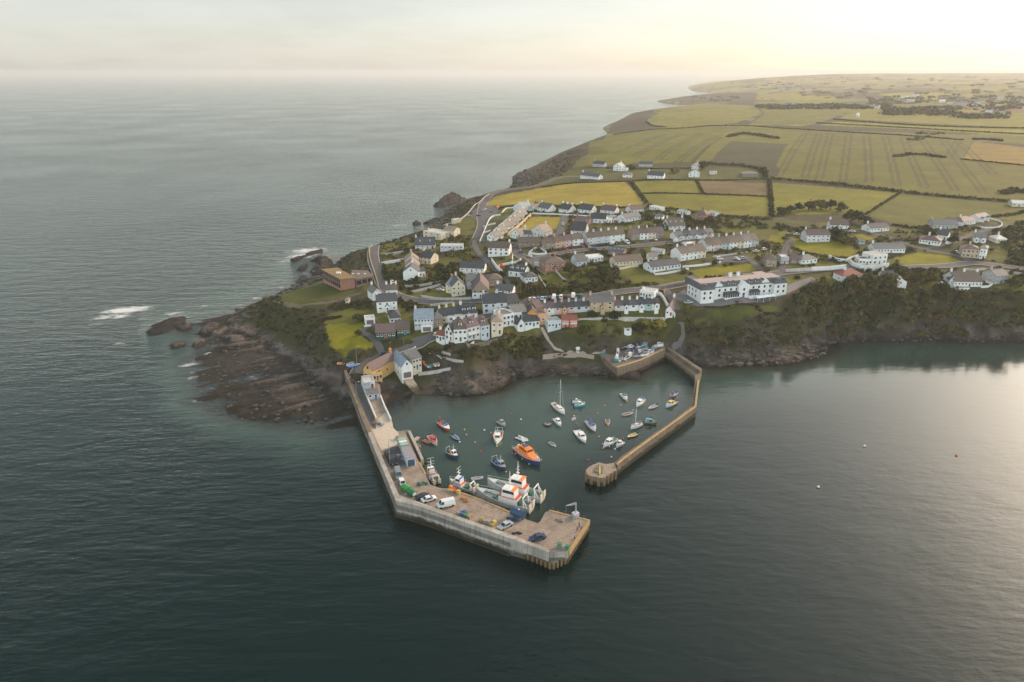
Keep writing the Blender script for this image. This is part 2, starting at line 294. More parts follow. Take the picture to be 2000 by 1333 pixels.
# ---------------------------------------------------------------- land cover (what grows or lies where)
COL = {'scrub': (.048,.046,.019), 'rock': (.082,.068,.056), 'lawn': (.112,.108,.02), 'yellow': (.28,.215,.03), 'field': (.165,.152,.014), 'field2': (.130,.124,.015), 'crop': (.118,.110,.017),
       'dark': (.058,.058,.024), 'brown': (.15,.105,.045), 'gold': (.23,.155,.035), 'shingle': (.165,.125,.115), 'sand': (.15,.105,.075), 'weed': (.042,.037,.026), 'tar': (.125,.115,.115),
       'garden': (.062,.058,.025), 'lawn2': (.195,.175,.012), 'lawnd': (.082,.086,.02), 'path': (.2,.155,.11), 'heath': (.066,.052,.028)}
PAINT = [
 ('heath', [(1186,262),(1210,232),(1252,209),(1292,211),(1275,222),(1262,240),(1295,248),(1240,262)]),('dark', [(1225,262),(1262,241),(1290,248),(1265,256)]),
 ('heath', [(1000,372),(1005,345),(1058,316),(1135,282),(1150,274),(1150,300),(1120,325),(1100,348),(1060,362),(1020,372)]),
 ('heath', [(1276,200),(1330,186),(1400,180),(1480,183),(1470,205),(1345,206)]),
 ('field', [(1300,207),(1470,207),(1492,222),(1440,240),(1300,251),(1264,241),(1292,214)]),('field2', [(1490,212),(1660,218),(1600,241),(1456,245),(1492,226)]),
 ('field', [(1640,232),(1700,205),(1800,215),(2000,220),(2300,220),(2300,262),(2000,250),(1800,241)]),('lawn2', [(1600,245),(1630,238),(1800,244),(2000,255),(2300,265),(2300,290),(2000,266)]),
 ('crop', [(1456,246),(1640,258),(1880,274),(1900,276),(1880,312),(2000,325),(2300,330),(2300,420),(1984,394),(1760,374),(1508,350),(1520,342),(1572,258)]),
 ('crop', [(1640,256),(2000,268),(2300,270),(2300,300),(1900,276)]),
 ('dark', [(1428,276),(1540,282),(1516,322),(1388,316)]),('field2', [(1186,266),(1300,252),(1456,246),(1416,262),(1352,316),(1118,327),(1148,300),(1156,282)]),
 ('field2', [(1420,262),(1456,247),(1572,258),(1524,335),(1516,322),(1540,282),(1428,276),(1388,316),(1356,317)]),
 ('gold', [(1902,277),(2000,288),(2300,300),(2300,330),(2000,326),(1882,311)]),
 ('lawnd', [(1150,330),(1350,325),(1500,330),(1500,352),(1350,350),(1120,355),(1060,366),(1060,352)]),('lawn', [(1115,318),(1150,306),(1150,322),(1120,326)]),
 ('yellow', [(940,410),(962,386),(1000,377),(1098,361),(1221,356),(1260,392),(1250,404),(1174,404),(1050,400),(960,402)]),
 ('field', [(1232,355),(1358,353),(1372,378),(1249,376)]),('brown', [(1364,353),(1498,358),(1504,383),(1374,378)]),
 ('field', [(1263,392),(1252,379),(1504,385),(1506,423),(1420,421),(1336,411),(1280,405)]),('field', [(1508,357),(1756,377),(1690,419),(1512,419)]),
 ('lawn', [(1762,379),(1984,397),(2300,420),(2300,440),(2000,430),(1850,425),(1790,450),(1690,421)]),
 ('yellow', [(1037,424),(1096,425),(1089,447),(1066,449),(1025,452),(1014,448)]),
 ('lawnd', [(528,580),(544,570),(590,556),(622,546),(635,559),(666,570),(692,565),(700,572),(641,587),(582,595),(544,591)]),
 ('lawn2', [(640,616),(678,604),(729,610),(726,632),(712,636),(700,649),(708,659),(731,677),(708,685),(673,691),(651,687),(641,665),(634,634)]),
 ('lawn', [(640,616),(678,604),(729,610),(726,630),(690,634),(636,634)]),
 ('lawn2', [(1344,528),(1470,515),(1481,528),(1440,533),(1373,543),(1362,544)]),('lawn', [(1319,536),(1348,534),(1354,544),(1326,549)]),
 ('lawn', [(1211,529),(1268,526),(1282,535),(1272,553),(1254,558),(1218,544)]),('lawn2', [(1542,462),(1575,475),(1620,467),(1675,487),(1675,500),(1650,505),(1562,490),(1547,477)]),
 ('lawn2', [(1500,470),(1507,452),(1555,452),(1532,458),(1527,480)]),('lawn2', [(1745,503),(1787,495),(1850,500),(1882,512),(1850,520),(1762,516)]),('lawn2', [(1662,462),(1680,457),(1712,467),(1675,471)]),
 ('lawnd', [(1378,603),(1472,600),(1481,616),(1384,619)]),('lawnd', [(1483,596),(1513,596),(1524,610),(1496,614)]),('lawn', [(1332,618),(1380,621),(1400,626),(1340,630)]),
 ('lawnd', [(1096,618),(1148,612),(1156,624),(1098,627)]),('lawnd', [(1162,614),(1208,610),(1288,606),(1294,622),(1164,626)]),('lawnd', [(1096,634),(1160,632),(1166,652),(1100,656)]),
 ('lawn', [(905,425),(945,420),(940,445),(895,447)]),('lawn', [(745,478),(810,470),(780,484),(745,497)]),('lawn', [(820,510),(880,502),(930,512),(880,520),(830,522)]),('lawn', [(800,572),(860,560),(850,566),(815,574)]),
 ('lawn2', [(855,600),(905,590),(900,606),(860,612)]),('lawn', [(840,575),(870,570),(900,580),(850,588)]),('lawn', [(1055,538),(1085,530),(1105,550),(1070,560)]),('lawn', [(1110,535),(1160,520),(1190,525),(1170,548),(1120,555)]),
 ('lawn', [(960,512),(1000,506),(1010,514),(970,522)]),('lawn', [(1180,445),(1250,440),(1230,452),(1190,452)]),('lawn', [(1400,440),(1540,430),(1520,460),(1420,455)]),('lawnd', [(1420,422),(1520,425),(1600,440),(1540,450),(1440,440)]),
 ('lawn', [(1280,452),(1330,455),(1300,465)]),('lawn', [(1910,570),(2000,560),(2100,560),(2000,575)]),('lawn', [(1770,555),(1840,550),(1830,565),(1780,568)]),('lawnd', [(1600,515),(1640,512),(1660,520),(1620,524)]),
 ('shingle', [(640,728),(668,728),(690,745),(696,792),(650,776),(600,752),(580,700),(600,684),(598,700),(616,728)]),('sand', [(835,748),(880,742),(872,768),(836,772)]),('sand', [(1055,712),(1190,712),(1200,730),(1060,730)]),
 ('sand', [(755,765),(800,755),(812,775),(760,795)]),
]
def paint(poly): return np.array([G(a, b)[:2] for a, b in poly])
vill = inpoly(GX, GY, paint([(700,575),(760,490),(880,440),(940,400),(1260,400),(1420,420),(1600,435),(2000,430),(2300,450),(2400,560),(2000,575),(1560,560),(1340,620),(1300,660),(1060,650),(1000,690),(830,690),(730,650)]))
cov = np.zeros(GX.shape+(3,)); rgh = np.full(GX.shape, .5)
nb = fbm(GX/11, GY/11, 61, 4); nc = fbm(GX/4, GY/4, 71, 3)
def mixc(a, b, f):
    f = np.clip(f, 0, 1)[..., None]; return np.array(a)*(1-f)+np.array(b)*f
cov[:] = mixc(COL['scrub'], COL['heath'], (nb-.35)*2.4)
cov[vill] = mixc(COL['garden'], COL['lawn'], (nb-.4)*5)[vill]*(.75+.5*nc[vill])[:, None]
# patchwork of far fields
far = GY > 900; jit = 90
ca, sa = math.cos(.35), math.sin(.35)
fx = (GX*ca+GY*sa); fy = (-GX*sa+GY*ca)
cw, ch = 230.0, 420.0
ix = np.floor(fx/cw+.35*np.sin(fy/500)); row = ix; oy = _h(row, row*0, 91)*ch
iy = np.floor((fy+oy)/ch)
hc = _h(ix, iy, 93); hv = _h(ix, iy, 97)
pal = np.array([COL['field'], COL['field2'], COL['crop'], COL['lawn2'], COL['gold'], COL['field'], COL['brown'], COL['lawn']])
fc = pal[(hc*7.99).astype(int)]*(.9+.35*hv)[..., None]
ex = np.abs((fx/cw+.35*np.sin(fy/500)) % 1-.5); ey = np.abs(((fy+oy)/ch) % 1-.5)
hw = .5-np.clip(GY*.0022, 4, 30)/cw*.7; hh_ = .5-np.clip(GY*.005, 6, 60)/ch*.7
edge = (ex > hw) | (ey > hh_)
fc[edge] = np.array(COL['dark'])*.8
tm = (fbm(GX/160, GY/260, 101, 4) > .60) & far; fc[tm] = COL['scrub']
m = far & LANDM & (rockm < .5) & (DS > 40); cov[m] = fc[m]; rgh[m] = .25
for cl, pl in PAINT:
    w = paint(pl); lo = w.min(0); hi = w.max(0); r0, r1 = np.searchsorted(ys, [lo[1]-5, hi[1]+5])
    X, Y = GX[r0:r1], GY[r0:r1]; jx = (fbm(X/3, Y/3, 51, 2)-.5)*2.5
    mk = inpoly(X+jx, Y+jx, w)
    c = np.array(COL[cl]); f = (.93+.24*(nb[r0:r1]-.5)*2)[mk][:, None]
    cov[r0:r1][mk] = c*f
    rgh[r0:r1][mk] = {'heath': .8, 'shingle': .5, 'sand': .3}.get(cl, .12)
# tractor lines and worn lines in the fields
LINES = [([(1572,262),(1522,344)], 'dark'),([(1600,262),(1572,346)], 'dark'),([(1622,262),(1600,350)], 'dark'),([(1658,263),(1646,352)], 'dark'),([(1692,264),(1697,356)], 'dark'),([(1728,265),(1752,362)], 'dark'),
 ([(1764,268),(1776,300),(1806,366)], 'dark'),([(1800,272),(1826,310),(1866,372)], 'dark'),([(1842,275),(1874,318),(1920,376)], 'dark'),([(1868,276),(1940,340)], 'dark'),([(1870,278),(1852,308)], 'dark'),
 ([(1410,268),(1352,316)], 'scrub'),([(1396,268),(1322,318)], 'dark'),([(1368,262),(1284,312)], 'dark'),([(1330,262),(1240,306)], 'dark'),([(1300,262),(1200,300)], 'dark'),
 ([(1388,242),(1420,232),(1432,218),(1450,212)], 'path'),([(1440,246),(1470,238),(1490,224),(1486,214),(1462,212)], 'scrub'),
 ([(528,583),(545,594),(585,599),(640,591),(700,574)], 'path'),([(545,572),(590,557),(622,545)], 'path')]
for pl, cl in LINES:
    w = paint(pl); r0, r1 = np.searchsorted(ys, [w[:, 1].min()-9, w[:, 1].max()+9]); X, Y = GX[r0:r1], GY[r0:r1]
    d = segdist(X, Y, w); wd = 1.2+Y*.0016
    mk = (d < wd)
    if cl == 'dark': mk = (d < wd*1.7) & (d > wd*.55)
    cov[r0:r1][mk] = cov[r0:r1][mk]*.35+np.array(COL[cl])*.55
# bare rock, weed and beach by slope and height
rk = np.clip(rockm*1.5+ (nb-.5)*1.6-.15+np.clip((3-GZ)/3, 0, 1)*.5*LANDM*(DS < 30), 0, 1)*(rgh > .2)
cov = cov*(1-rk[..., None])+np.array(COL['rock'])*(.25+1.5*nc[..., None]**1.5*1.3)*rk[..., None]
shl = (inshelf > .3) & (GZ < 1.9)
wd = np.clip((ridge+.25)*2+nb-.3, 0, 1)
cs = mixc(COL['weed'], (.075,.065,.056), 1-wd); cs = cs*(.7+.6*nc[..., None])
pink = np.clip((GZ-.9)*2, 0, 1)[..., None]; cs = cs*(1-pink*.6)+np.array(COL['shingle'])*pink*.6
cov[shl] = cs[shl]; rgh[shl] = .8
rockI = (~LANDM) & (GZ > -1.5) & (inshelf < .3); cov[rockI] = (np.array(COL['rock'])*.5*(.6+.8*nc[..., None]))[rockI]; rgh[rockI] = 1
wet = (GZ < .9) & (GZ > -8); cov[wet] = cov[wet]*.6
rgh = np.clip(np.maximum(rgh, rk*.9), 0, 1)
def M(name):
    m = bpy.data.materials.new(name); m.use_nodes = True; t = m.node_tree
    return m, t, t.nodes['Principled BSDF']
def ATTR(t, name):
    return N(t, 'ShaderNodeAttribute', attribute_name=name)
def NOISE(t, vec, sc, det=4, ro=.55):
    n = N(t, 'ShaderNodeTexNoise'); n.inputs['Scale'].default_value = sc; n.inputs['Detail'].default_value = det; n.inputs['Roughness'].default_value = ro
    if vec is not None: t.links.new(vec, n.inputs['Vector'])
    return n.outputs[0]
def GEO(t): return N(t, 'ShaderNodeNewGeometry').outputs['Position']
def BUMP(t, h, s, d, bs=None):
    b = N(t, 'ShaderNodeBump'); b.inputs['Strength'].default_value = s; b.inputs['Distance'].default_value = d; t.links.new(h, b.inputs['Height'])
    if bs is not None: t.links.new(bs, b.inputs['Normal'])
    return b.outputs[0]
def grid_mesh(name, X, Y, Z, keep, attrs, mat):
    idx = -np.ones(X.size, int); nr, ncol = X.shape
    q = np.arange(X.size).reshape(nr, ncol); f = np.stack([q[:-1, :-1], q[:-1, 1:], q[1:, 1:], q[1:, :-1]], -1).reshape(-1, 4)
    f = f[keep.ravel()[f].any(1)]; used = np.unique(f); idx[used] = np.arange(len(used)); f = idx[f]
    me = bpy.data.meshes.new(name); co = np.stack([X.ravel()[used], Y.ravel()[used], Z.ravel()[used]], 1).astype(np.float32)
    me.vertices.add(len(co)); me.vertices.foreach_set('co', co.ravel())
    me.loops.add(f.size); me.loops.foreach_set('vertex_index', f.ravel().astype(np.int32))
    me.polygons.add(len(f)); me.polygons.foreach_set('loop_start', np.arange(0, f.size, 4, dtype=np.int32)); me.polygons.foreach_set('loop_total', np.full(len(f), 4, np.int32))
    me.update(calc_edges=True); me.validate()
    me.polygons.foreach_set('use_smooth', np.ones(len(f), bool))
    for nme, A in attrs.items():
        if A.ndim == 3:
            at = me.attributes.new(nme, 'FLOAT_COLOR', 'POINT'); c = np.ones((len(used), 4), np.float32); c[:, :3] = A.reshape(-1, 3)[used]; at.data.foreach_set('color', c.ravel())
        else:
            at = me.attributes.new(nme, 'FLOAT', 'POINT'); at.data.foreach_set('value', A.ravel()[used].astype(np.float32))
    me.materials.append(mat); o = bpy.data.objects.new(name, me); C.objects.link(o); return o
m_land, t, b = M('land')
pos = GEO(t); ca_ = ATTR(t, 'cover'); ra_ = ATTR(t, 'rough')
v1 = RAMP(t, NOISE(t, pos, .35, 5), [(.3, .72), (.7, 1.28)]); v2 = RAMP(t, NOISE(t, pos, .02, 4), [(.3, .86), (.7, 1.14)]); v3 = RAMP(t, NOISE(t, pos, 1.6, 3), [(.3, .6), (.7, 1.4)])
c1 = MIX(t, 1.0, ca_.outputs['Color'], v2, 'MULTIPLY'); f1 = MATH(t, 'MULTIPLY_ADD', ra_.outputs['Fac'], .7, .3)
c2 = MIX(t, f1, c1, MIX(t, 1.0, c1, v1, 'MULTIPLY')); c3 = MIX(t, ra_.outputs['Fac'], c2, MIX(t, 1.0, c2, v3, 'MULTIPLY'))
t.links.new(c3, b.inputs['Base Color']); b.inputs['Roughness'].default_value = .95; b.inputs['Specular IOR Level'].default_value = .15
bn = N(t, 'ShaderNodeBump'); bn.inputs['Distance'].default_value = .9; t.links.new(MATH(t, 'MULTIPLY', ra_.outputs['Fac'], .9), bn.inputs['Strength']); t.links.new(NOISE(t, pos, .9, 6, .65), bn.inputs['Height']); t.links.new(bn.outputs[0], b.inputs['Normal'])
ground = grid_mesh('ground', GX, GY, GZ, GZ > -4.5, {'cover': cov, 'rough': rgh}, m_land); ground['kind'] = 'structure'
# ---------------------------------------------------------------- sea
sy = [-300.0, -150, 0, 60, 100]
while sy[-1] < 900: sy.append(sy[-1]+max(2.0, .8*sy[-1]**2/(H*717)))
while sy[-1] < 90000: sy.append(sy[-1]*1.06)
sy = np.array(sy); st_ = np.concatenate([np.arange(-6, -.8, .2), np.arange(-.8, .8, .003), np.arange(.8, 6, .2)])
SX = (np.maximum(sy[:, None], 0)+120)*st_[None]; SY = np.repeat(sy[:, None], len(st_), 1)
dep = np.full(SX.shape, 12.0); inr = (SY > 131) & (SY < 15000) & (SX/(SY+CB) > ts[0]) & (SX/(SY+CB) < ts[-1])
dep[inr] = -hz(SX[inr], SY[inr]); 
_cp = np.array([P(*q)[:2] for q in [(680,800),(770,985),(1075,1110),(1150,1015),(1150,940),(1360,830),(1380,690),(1300,660),(1000,680),(740,740)]])
_sm = (SY > 100) & (SY < 420) & (np.abs(SX) < 200); calm = np.zeros(SX.shape); calm[_sm] = np.clip(.5+segdist(SX[_sm], SY[_sm], _cp, True)*np.where(inpoly(SX[_sm], SY[_sm], _cp), 1, -1)/14, 0, 1)
FO = [((600,490),(42,6),.75),((592,500),(36,7),.7),((560,510),(28,5),.4),((640,500),(20,5),.35),((245,606),(48,7),.95),((205,620),(26,5),.75),((275,602),(22,4),.8),((235,618),(20,6),.7),((185,634),(24,4),.35),((285,622),(30,9),.3),((340,612),(30,5),.5),((400,597),(16,3),.45),
 ((392,706),(36,8),.35),((365,714),(20,4),.6),((415,690),(16,5),.8),((430,680),(7,5),.85),((375,738),(14,5),.5),((400,722),(22,4),.4),((1012,366),(14,7),.95),((1004,372),(12,4),.6),((860,392),(22,4),.4),((902,404),(24,6),.45),((880,417),(16,5),.4),((820,446),(26,6),.3),((780,440),(30,5),.35),
 ((740,424),(40,4),.25),((700,440),(40,4),.2),((230,672),(24,5),.45),((240,660),(18,4),.3),((550,562),(10,4),.5),((530,556),(18,3),.3),((502,582),(20,4),.4),((470,596),(20,4),.35),((1195,248),(10,4),.5),((560,540),(26,6),.2),((645,517),(18,7),.4),((600,535),(20,7),.35),((440,665),(30,8),.25),((1360,713),(20,3),.15),((690,462),(24,4),.3)]
foam = np.zeros(SX.shape)
d3 = np.sqrt(SX**2+SY**2+H*H); depv = SY*cT+H*sT; pxx = 1000+F*SX/np.maximum(depv, 1); pyy = 666.5-F*((SY*sT-H*cT)/np.maximum(depv, 1))
fnz = fbm(SX/14, SY/14, 301, 4)
for (a, b_), (w, h_), s_ in FO:
    cx, cy, _ = P(a, b_); wx = w/F*(cy*cT+H*sT); wy = h_/F*(cy*cT+H*sT)**2/H*1.1
    foam = np.maximum(foam, s_*np.exp(-(((SX-cx)/wx)**2+((SY-cy-.25*(SX-cx))/wy)**2)*1.2))
nearrock = np.clip(1-np.abs(dep-.25)/.5, 0, 1)*(SY > 250)*(1-calm)*np.where(SX < 30, 1, .25)
foam = np.maximum(foam, nearrock*.30*(fnz > .5))
m_sea = bpy.data.materials.new('sea'); m_sea.use_nodes = True; t = m_sea.node_tree; t.nodes.clear()
pos = GEO(t)
mp = N(t, 'ShaderNodeMapping'); mp.inputs['Rotation'].default_value = (0, 0, R(-14)); mp.inputs['Scale'].default_value = (.4, 1.0, 1); t.links.new(pos, mp.inputs[0])
ch = ATTR(t, 'choppy').outputs['Fac']; dp = ATTR(t, 'depth').outputs['Fac']; fm = ATTR(t, 'foam').outputs['Fac']
h1 = NOISE(t, mp.outputs[0], .15, 4, .5); h2 = NOISE(t, mp.outputs[0], .5, 4, .6); h3 = NOISE(t, pos, 1.9, 3, .6)
hs = MATH(t, 'ADD', MATH(t, 'ADD', MATH(t, 'MULTIPLY', h1, 1.3), MATH(t, 'MULTIPLY', h2, .85)), MATH(t, 'MULTIPLY', h3, .16))
gust = RAMP(t, NOISE(t, pos, .006, 3), [(.3, .5), (.7, 1.2)])
chv = MATH(t, 'MULTIPLY', ch, gust)
bp = N(t, 'ShaderNodeBump'); t.links.new(MATH(t, 'MULTIPLY', hs, chv), bp.inputs['Height']); bp.inputs['Distance'].default_value = 1.0; bp.inputs['Strength'].default_value = 1.0
fr = N(t, 'ShaderNodeFresnel'); fr.inputs[0].default_value = 1.33; t.links.new(bp.outputs[0], fr.inputs[1])
gl = N(t, 'ShaderNodeBsdfGlossy'); gl.inputs['Roughness'].default_value = .09; gl.inputs[0].default_value = (.82, .90, .89, 1); t.links.new(bp.outputs[0], gl.inputs['Normal'])
df = N(t, 'ShaderNodeBsdfDiffuse')
ff = N(t, 'ShaderNodeMapRange'); t.links.new(dp, ff.inputs[0]); ff.inputs[1].default_value = 0; ff.inputs[2].default_value = 9
bodyc = RAMP(t, ff.outputs[0], [(0, (.050, .052, .040)), (.3, (.034, .060, .049)), (.8, (.0012, .0105, .009))]); t.links.new(bodyc, df.inputs[0])
tr = N(t, 'ShaderNodeBsdfTransparent'); tr.inputs[0].default_value = (.62, .72, .66, 1)
opq = MATH(t, 'SUBTRACT', 1.0, MATH(t, 'POWER', 2.718, MATH(t, 'MULTIPLY', dp, -1.3)), clamp=True)
mx = N(t, 'ShaderNodeMixShader'); t.links.new(opq, mx.inputs[0]); t.links.new(tr.outputs[0], mx.inputs[1]); t.links.new(df.outputs[0], mx.inputs[2])
mx2 = N(t, 'ShaderNodeMixShader'); t.links.new(fr.outputs[0], mx2.inputs[0]); t.links.new(mx.outputs[0], mx2.inputs[1]); t.links.new(gl.outputs[0], mx2.inputs[2])
fo = N(t, 'ShaderNodeBsdfDiffuse'); fo.inputs[0].default_value = (.60, .61, .60, 1)
fmap = N(t, 'ShaderNodeMapping'); fmap.inputs['Scale'].default_value = (.7, 1.3, 1); fmap.inputs['Rotation'].default_value = (0, 0, R(-20)); t.links.new(pos, fmap.inputs[0])
fn = NOISE(t, fmap.outputs[0], .28, 7, .7)
fmask = MATH(t, 'MULTIPLY', MATH(t, 'SUBTRACT', MATH(t, 'ADD', fn, MATH(t, 'MULTIPLY', fm, .6)), .66), 3.2, clamp=True)
whc = MATH(t, 'MULTIPLY', MATH(t, 'SUBTRACT', MATH(t, 'MULTIPLY', NOISE(t, mp.outputs[0], .3, 5, .62), ch), .735), 9.0, clamp=True)
fmask = MATH(t, 'MAXIMUM', MATH(t, 'MULTIPLY', fmask, MATH(t, 'MULTIPLY', fm, 3.0, clamp=True)), whc)
mx3 = N(t, 'ShaderNodeMixShader'); t.links.new(fmask, mx3.inputs[0]); t.links.new(mx2.outputs[0], mx3.inputs[1]); t.links.new(fo.outputs[0], mx3.inputs[2])
ou = N(t, 'ShaderNodeOutputMaterial'); t.links.new(mx3.outputs[0], ou.inputs[0])
# sheltered water behind the pier and east of it, open water to the west
lee = np.clip((SX+60-.25*(SY-300))/170, 0, 1)*np.clip((520-SY)/120, 0, 1)
calm2 = np.zeros(SX.shape); calm2[_sm] = np.clip(.35+segdist(SX[_sm], SY[_sm], _cp, True)*np.where(inpoly(SX[_sm], SY[_sm], _cp), 1, -1)/45, 0, 1)
dep = dep*(1-calm2)+np.minimum(dep, 3.2)*calm2
chop = (1-.72*lee);  chop = chop*(np.clip((SY-60)/260, 0, 1)*.65+.35)
EB = np.exp(-(((SX-230)/200)**2+((SY-280)/95)**2)); chop = chop*(1-.78*np.clip(EB*1.4, 0, 1)); chop = chop*(1-calm)+.08*calm
sea_o = grid_mesh('sea', SX, SY, SX*0, np.ones(SX.shape, bool), {'depth': dep, 'foam': foam, 'choppy': chop}, m_sea); sea_o['kind'] = 'structure'
# ---------------------------------------------------------------- haze
hm = bpy.data.materials.new('haze'); hm.use_nodes = True; t = hm.node_tree; t.nodes.clear()
pv = N(t, 'ShaderNodeVolumePrincipled'); pv.inputs['Color'].default_value = (.79, .80, .80, 1); pv.inputs['Density'].default_value = .000105; pv.inputs['Anisotropy'].default_value = .25
ou = N(t, 'ShaderNodeOutputMaterial'); t.links.new(pv.outputs[0], ou.inputs['Volume'])
def box_obj(name, x0, x1, y0, y1, z0, z1, mat):
    me = bpy.data.meshes.new(name); v = [(x, y, z) for z in (z0, z1) for y in (y0, y1) for x in (x0, x1)]
    me.from_pydata(v, [], [(0, 2, 3, 1), (4, 5, 7, 6), (0, 1, 5, 4), (2, 6, 7, 3), (0, 4, 6, 2), (1, 3, 7, 5)]); me.materials.append(mat)
    o = bpy.data.objects.new(name, me); C.objects.link(o); return o
hb = box_obj('haze', -12000*8, 12000*8, -600, 95000, -14, 140, hm); hb['kind'] = 'stuff'
hb.visible_shadow = True
# ---------------------------------------------------------------- builders
_mats = {}
def mat(key, col=None, rough=.8, var=.18, scale=1.2, spec=.3, metal=0, grime=0.0, emit=None, bump=0):
    """plain painted / rendered / slated surface with noise in its colour"""
    if key in _mats: return _mats[key]
    m, t, b = M(key); tcn = N(t, 'ShaderNodeTexCoord').outputs['Object']; oi = N(t, 'ShaderNodeObjectInfo')
    pos = GEO(t)
    lo, hi = 1-var, 1+var
    c = MIX(t, 1.0, tuple(col), RAMP(t, NOISE(t, pos, scale, 5, .6), [(.3, lo), (.7, hi)]), 'MULTIPLY')
    c = MIX(t, 1.0, c, RAMP(t, oi.outputs['Random'], [(0, 1-var*.5), (1, 1+var*.35)]), 'MULTIPLY')
    if grime:
        mp = N(t, 'ShaderNodeMapping'); mp.inputs['Scale'].default_value = (1, 1, .18); t.links.new(pos, mp.inputs[0])
        g = RAMP(t, NOISE(t, mp.outputs[0], .9, 6, .7), [(.42, 0), (.72, grime)])
        c = MIX(t, g, c, tuple(x*.35 for x in col))
    t.links.new(c, b.inputs['Base Color']); b.inputs['Roughness'].default_value = rough; b.inputs['Specular IOR Level'].default_value = spec; b.inputs['Metallic'].default_value = metal
    if bump: t.links.new(BUMP(t, NOISE(t, pos, scale*3, 4, .6), bump, .1), b.inputs['Normal'])
    _mats[key] = m; return m
def roofmat(key, col, var=.25):
    if key in _mats: return _mats[key]
    m, t, b = M(key); tcn = N(t, 'ShaderNodeTexCoord').outputs['Object']; pos = GEO(t); oi = N(t, 'ShaderNodeObjectInfo')
    w = N(t, 'ShaderNodeTexWave', wave_type='BANDS', bands_direction='Z'); w.inputs['Scale'].default_value = 2.6; w.inputs['Distortion'].default_value = .6; t.links.new(tcn, w.inputs[0])
    c = MIX(t, 1.0, tuple(col), RAMP(t, NOISE(t, pos, 1.6, 6, .65), [(.28, 1-var), (.72, 1+var)]), 'MULTIPLY')
    c = MIX(t, 1.0, c, RAMP(t, w.outputs[0], [(0, .82), (.5, 1.05)]), 'MULTIPLY')
    c = MIX(t, RAMP(t, NOISE(t, pos, .5, 5, .6), [(.52, 0), (.75, .55)]), c, (.11, .10, .06))
    c = MIX(t, 1.0, c, RAMP(t, oi.outputs['Random'], [(0, .85), (1, 1.15)]), 'MULTIPLY')
    t.links.new(c, b.inputs['Base Color']); b.inputs['Roughness'].default_value = .7; b.inputs['Specular IOR Level'].default_value = .35
    _mats[key] = m; return m
WALLC = dict(white=(.74,.74,.72), cream=(.66,.57,.43), grey=(.42,.42,.42), lgrey=(.55,.56,.58), pink=(.60,.43,.41), peach=(.62,.36,.22), blue=(.55,.60,.63), stone=(.30,.24,.18), brick=(.33,.17,.12), brown=(.26,.19,.15),
    orange=(.62,.27,.08), yellow=(.60,.39,.15), teal=(.36,.48,.47), green=(.08,.17,.10), darkgreen=(.04,.07,.055), pale=(.62,.60,.58), sandst=(.50,.38,.24), coral=(.60,.24,.17), ochre=(.40,.24,.07))
ROOFC = dict(slate=(.085,.088,.098), dark=(.060,.062,.070), brown=(.135,.100,.080), grey=(.17,.16,.155), red=(.25,.085,.055), purple=(.14,.09,.09), blue=(.20,.25,.31), light=(.42,.41,.39), tan=(.27,.22,.175), ochre=(.22,.145,.055), white=(.68,.67,.63))
def wallm(k): return mat('render_'+k, WALLC[k], .85, .07, .8, .25, grime=.35 if k not in ('white',) else .22)
def roofm(k): return roofmat('roof_'+k, ROOFC[k])
def glassm(): return mat('window_glass', (.028,.032,.038), .12, .4, .5, .5)
def framem(): return mat('white_paint', (.72,.72,.70), .5, .04, 2, .4)
def greym(): return mat('grey_metal', (.32,.33,.34), .45, .12, 2, .5, .3)
def ironm(): return mat('dark_iron', (.05,.05,.055), .5, .2, 2, .4)
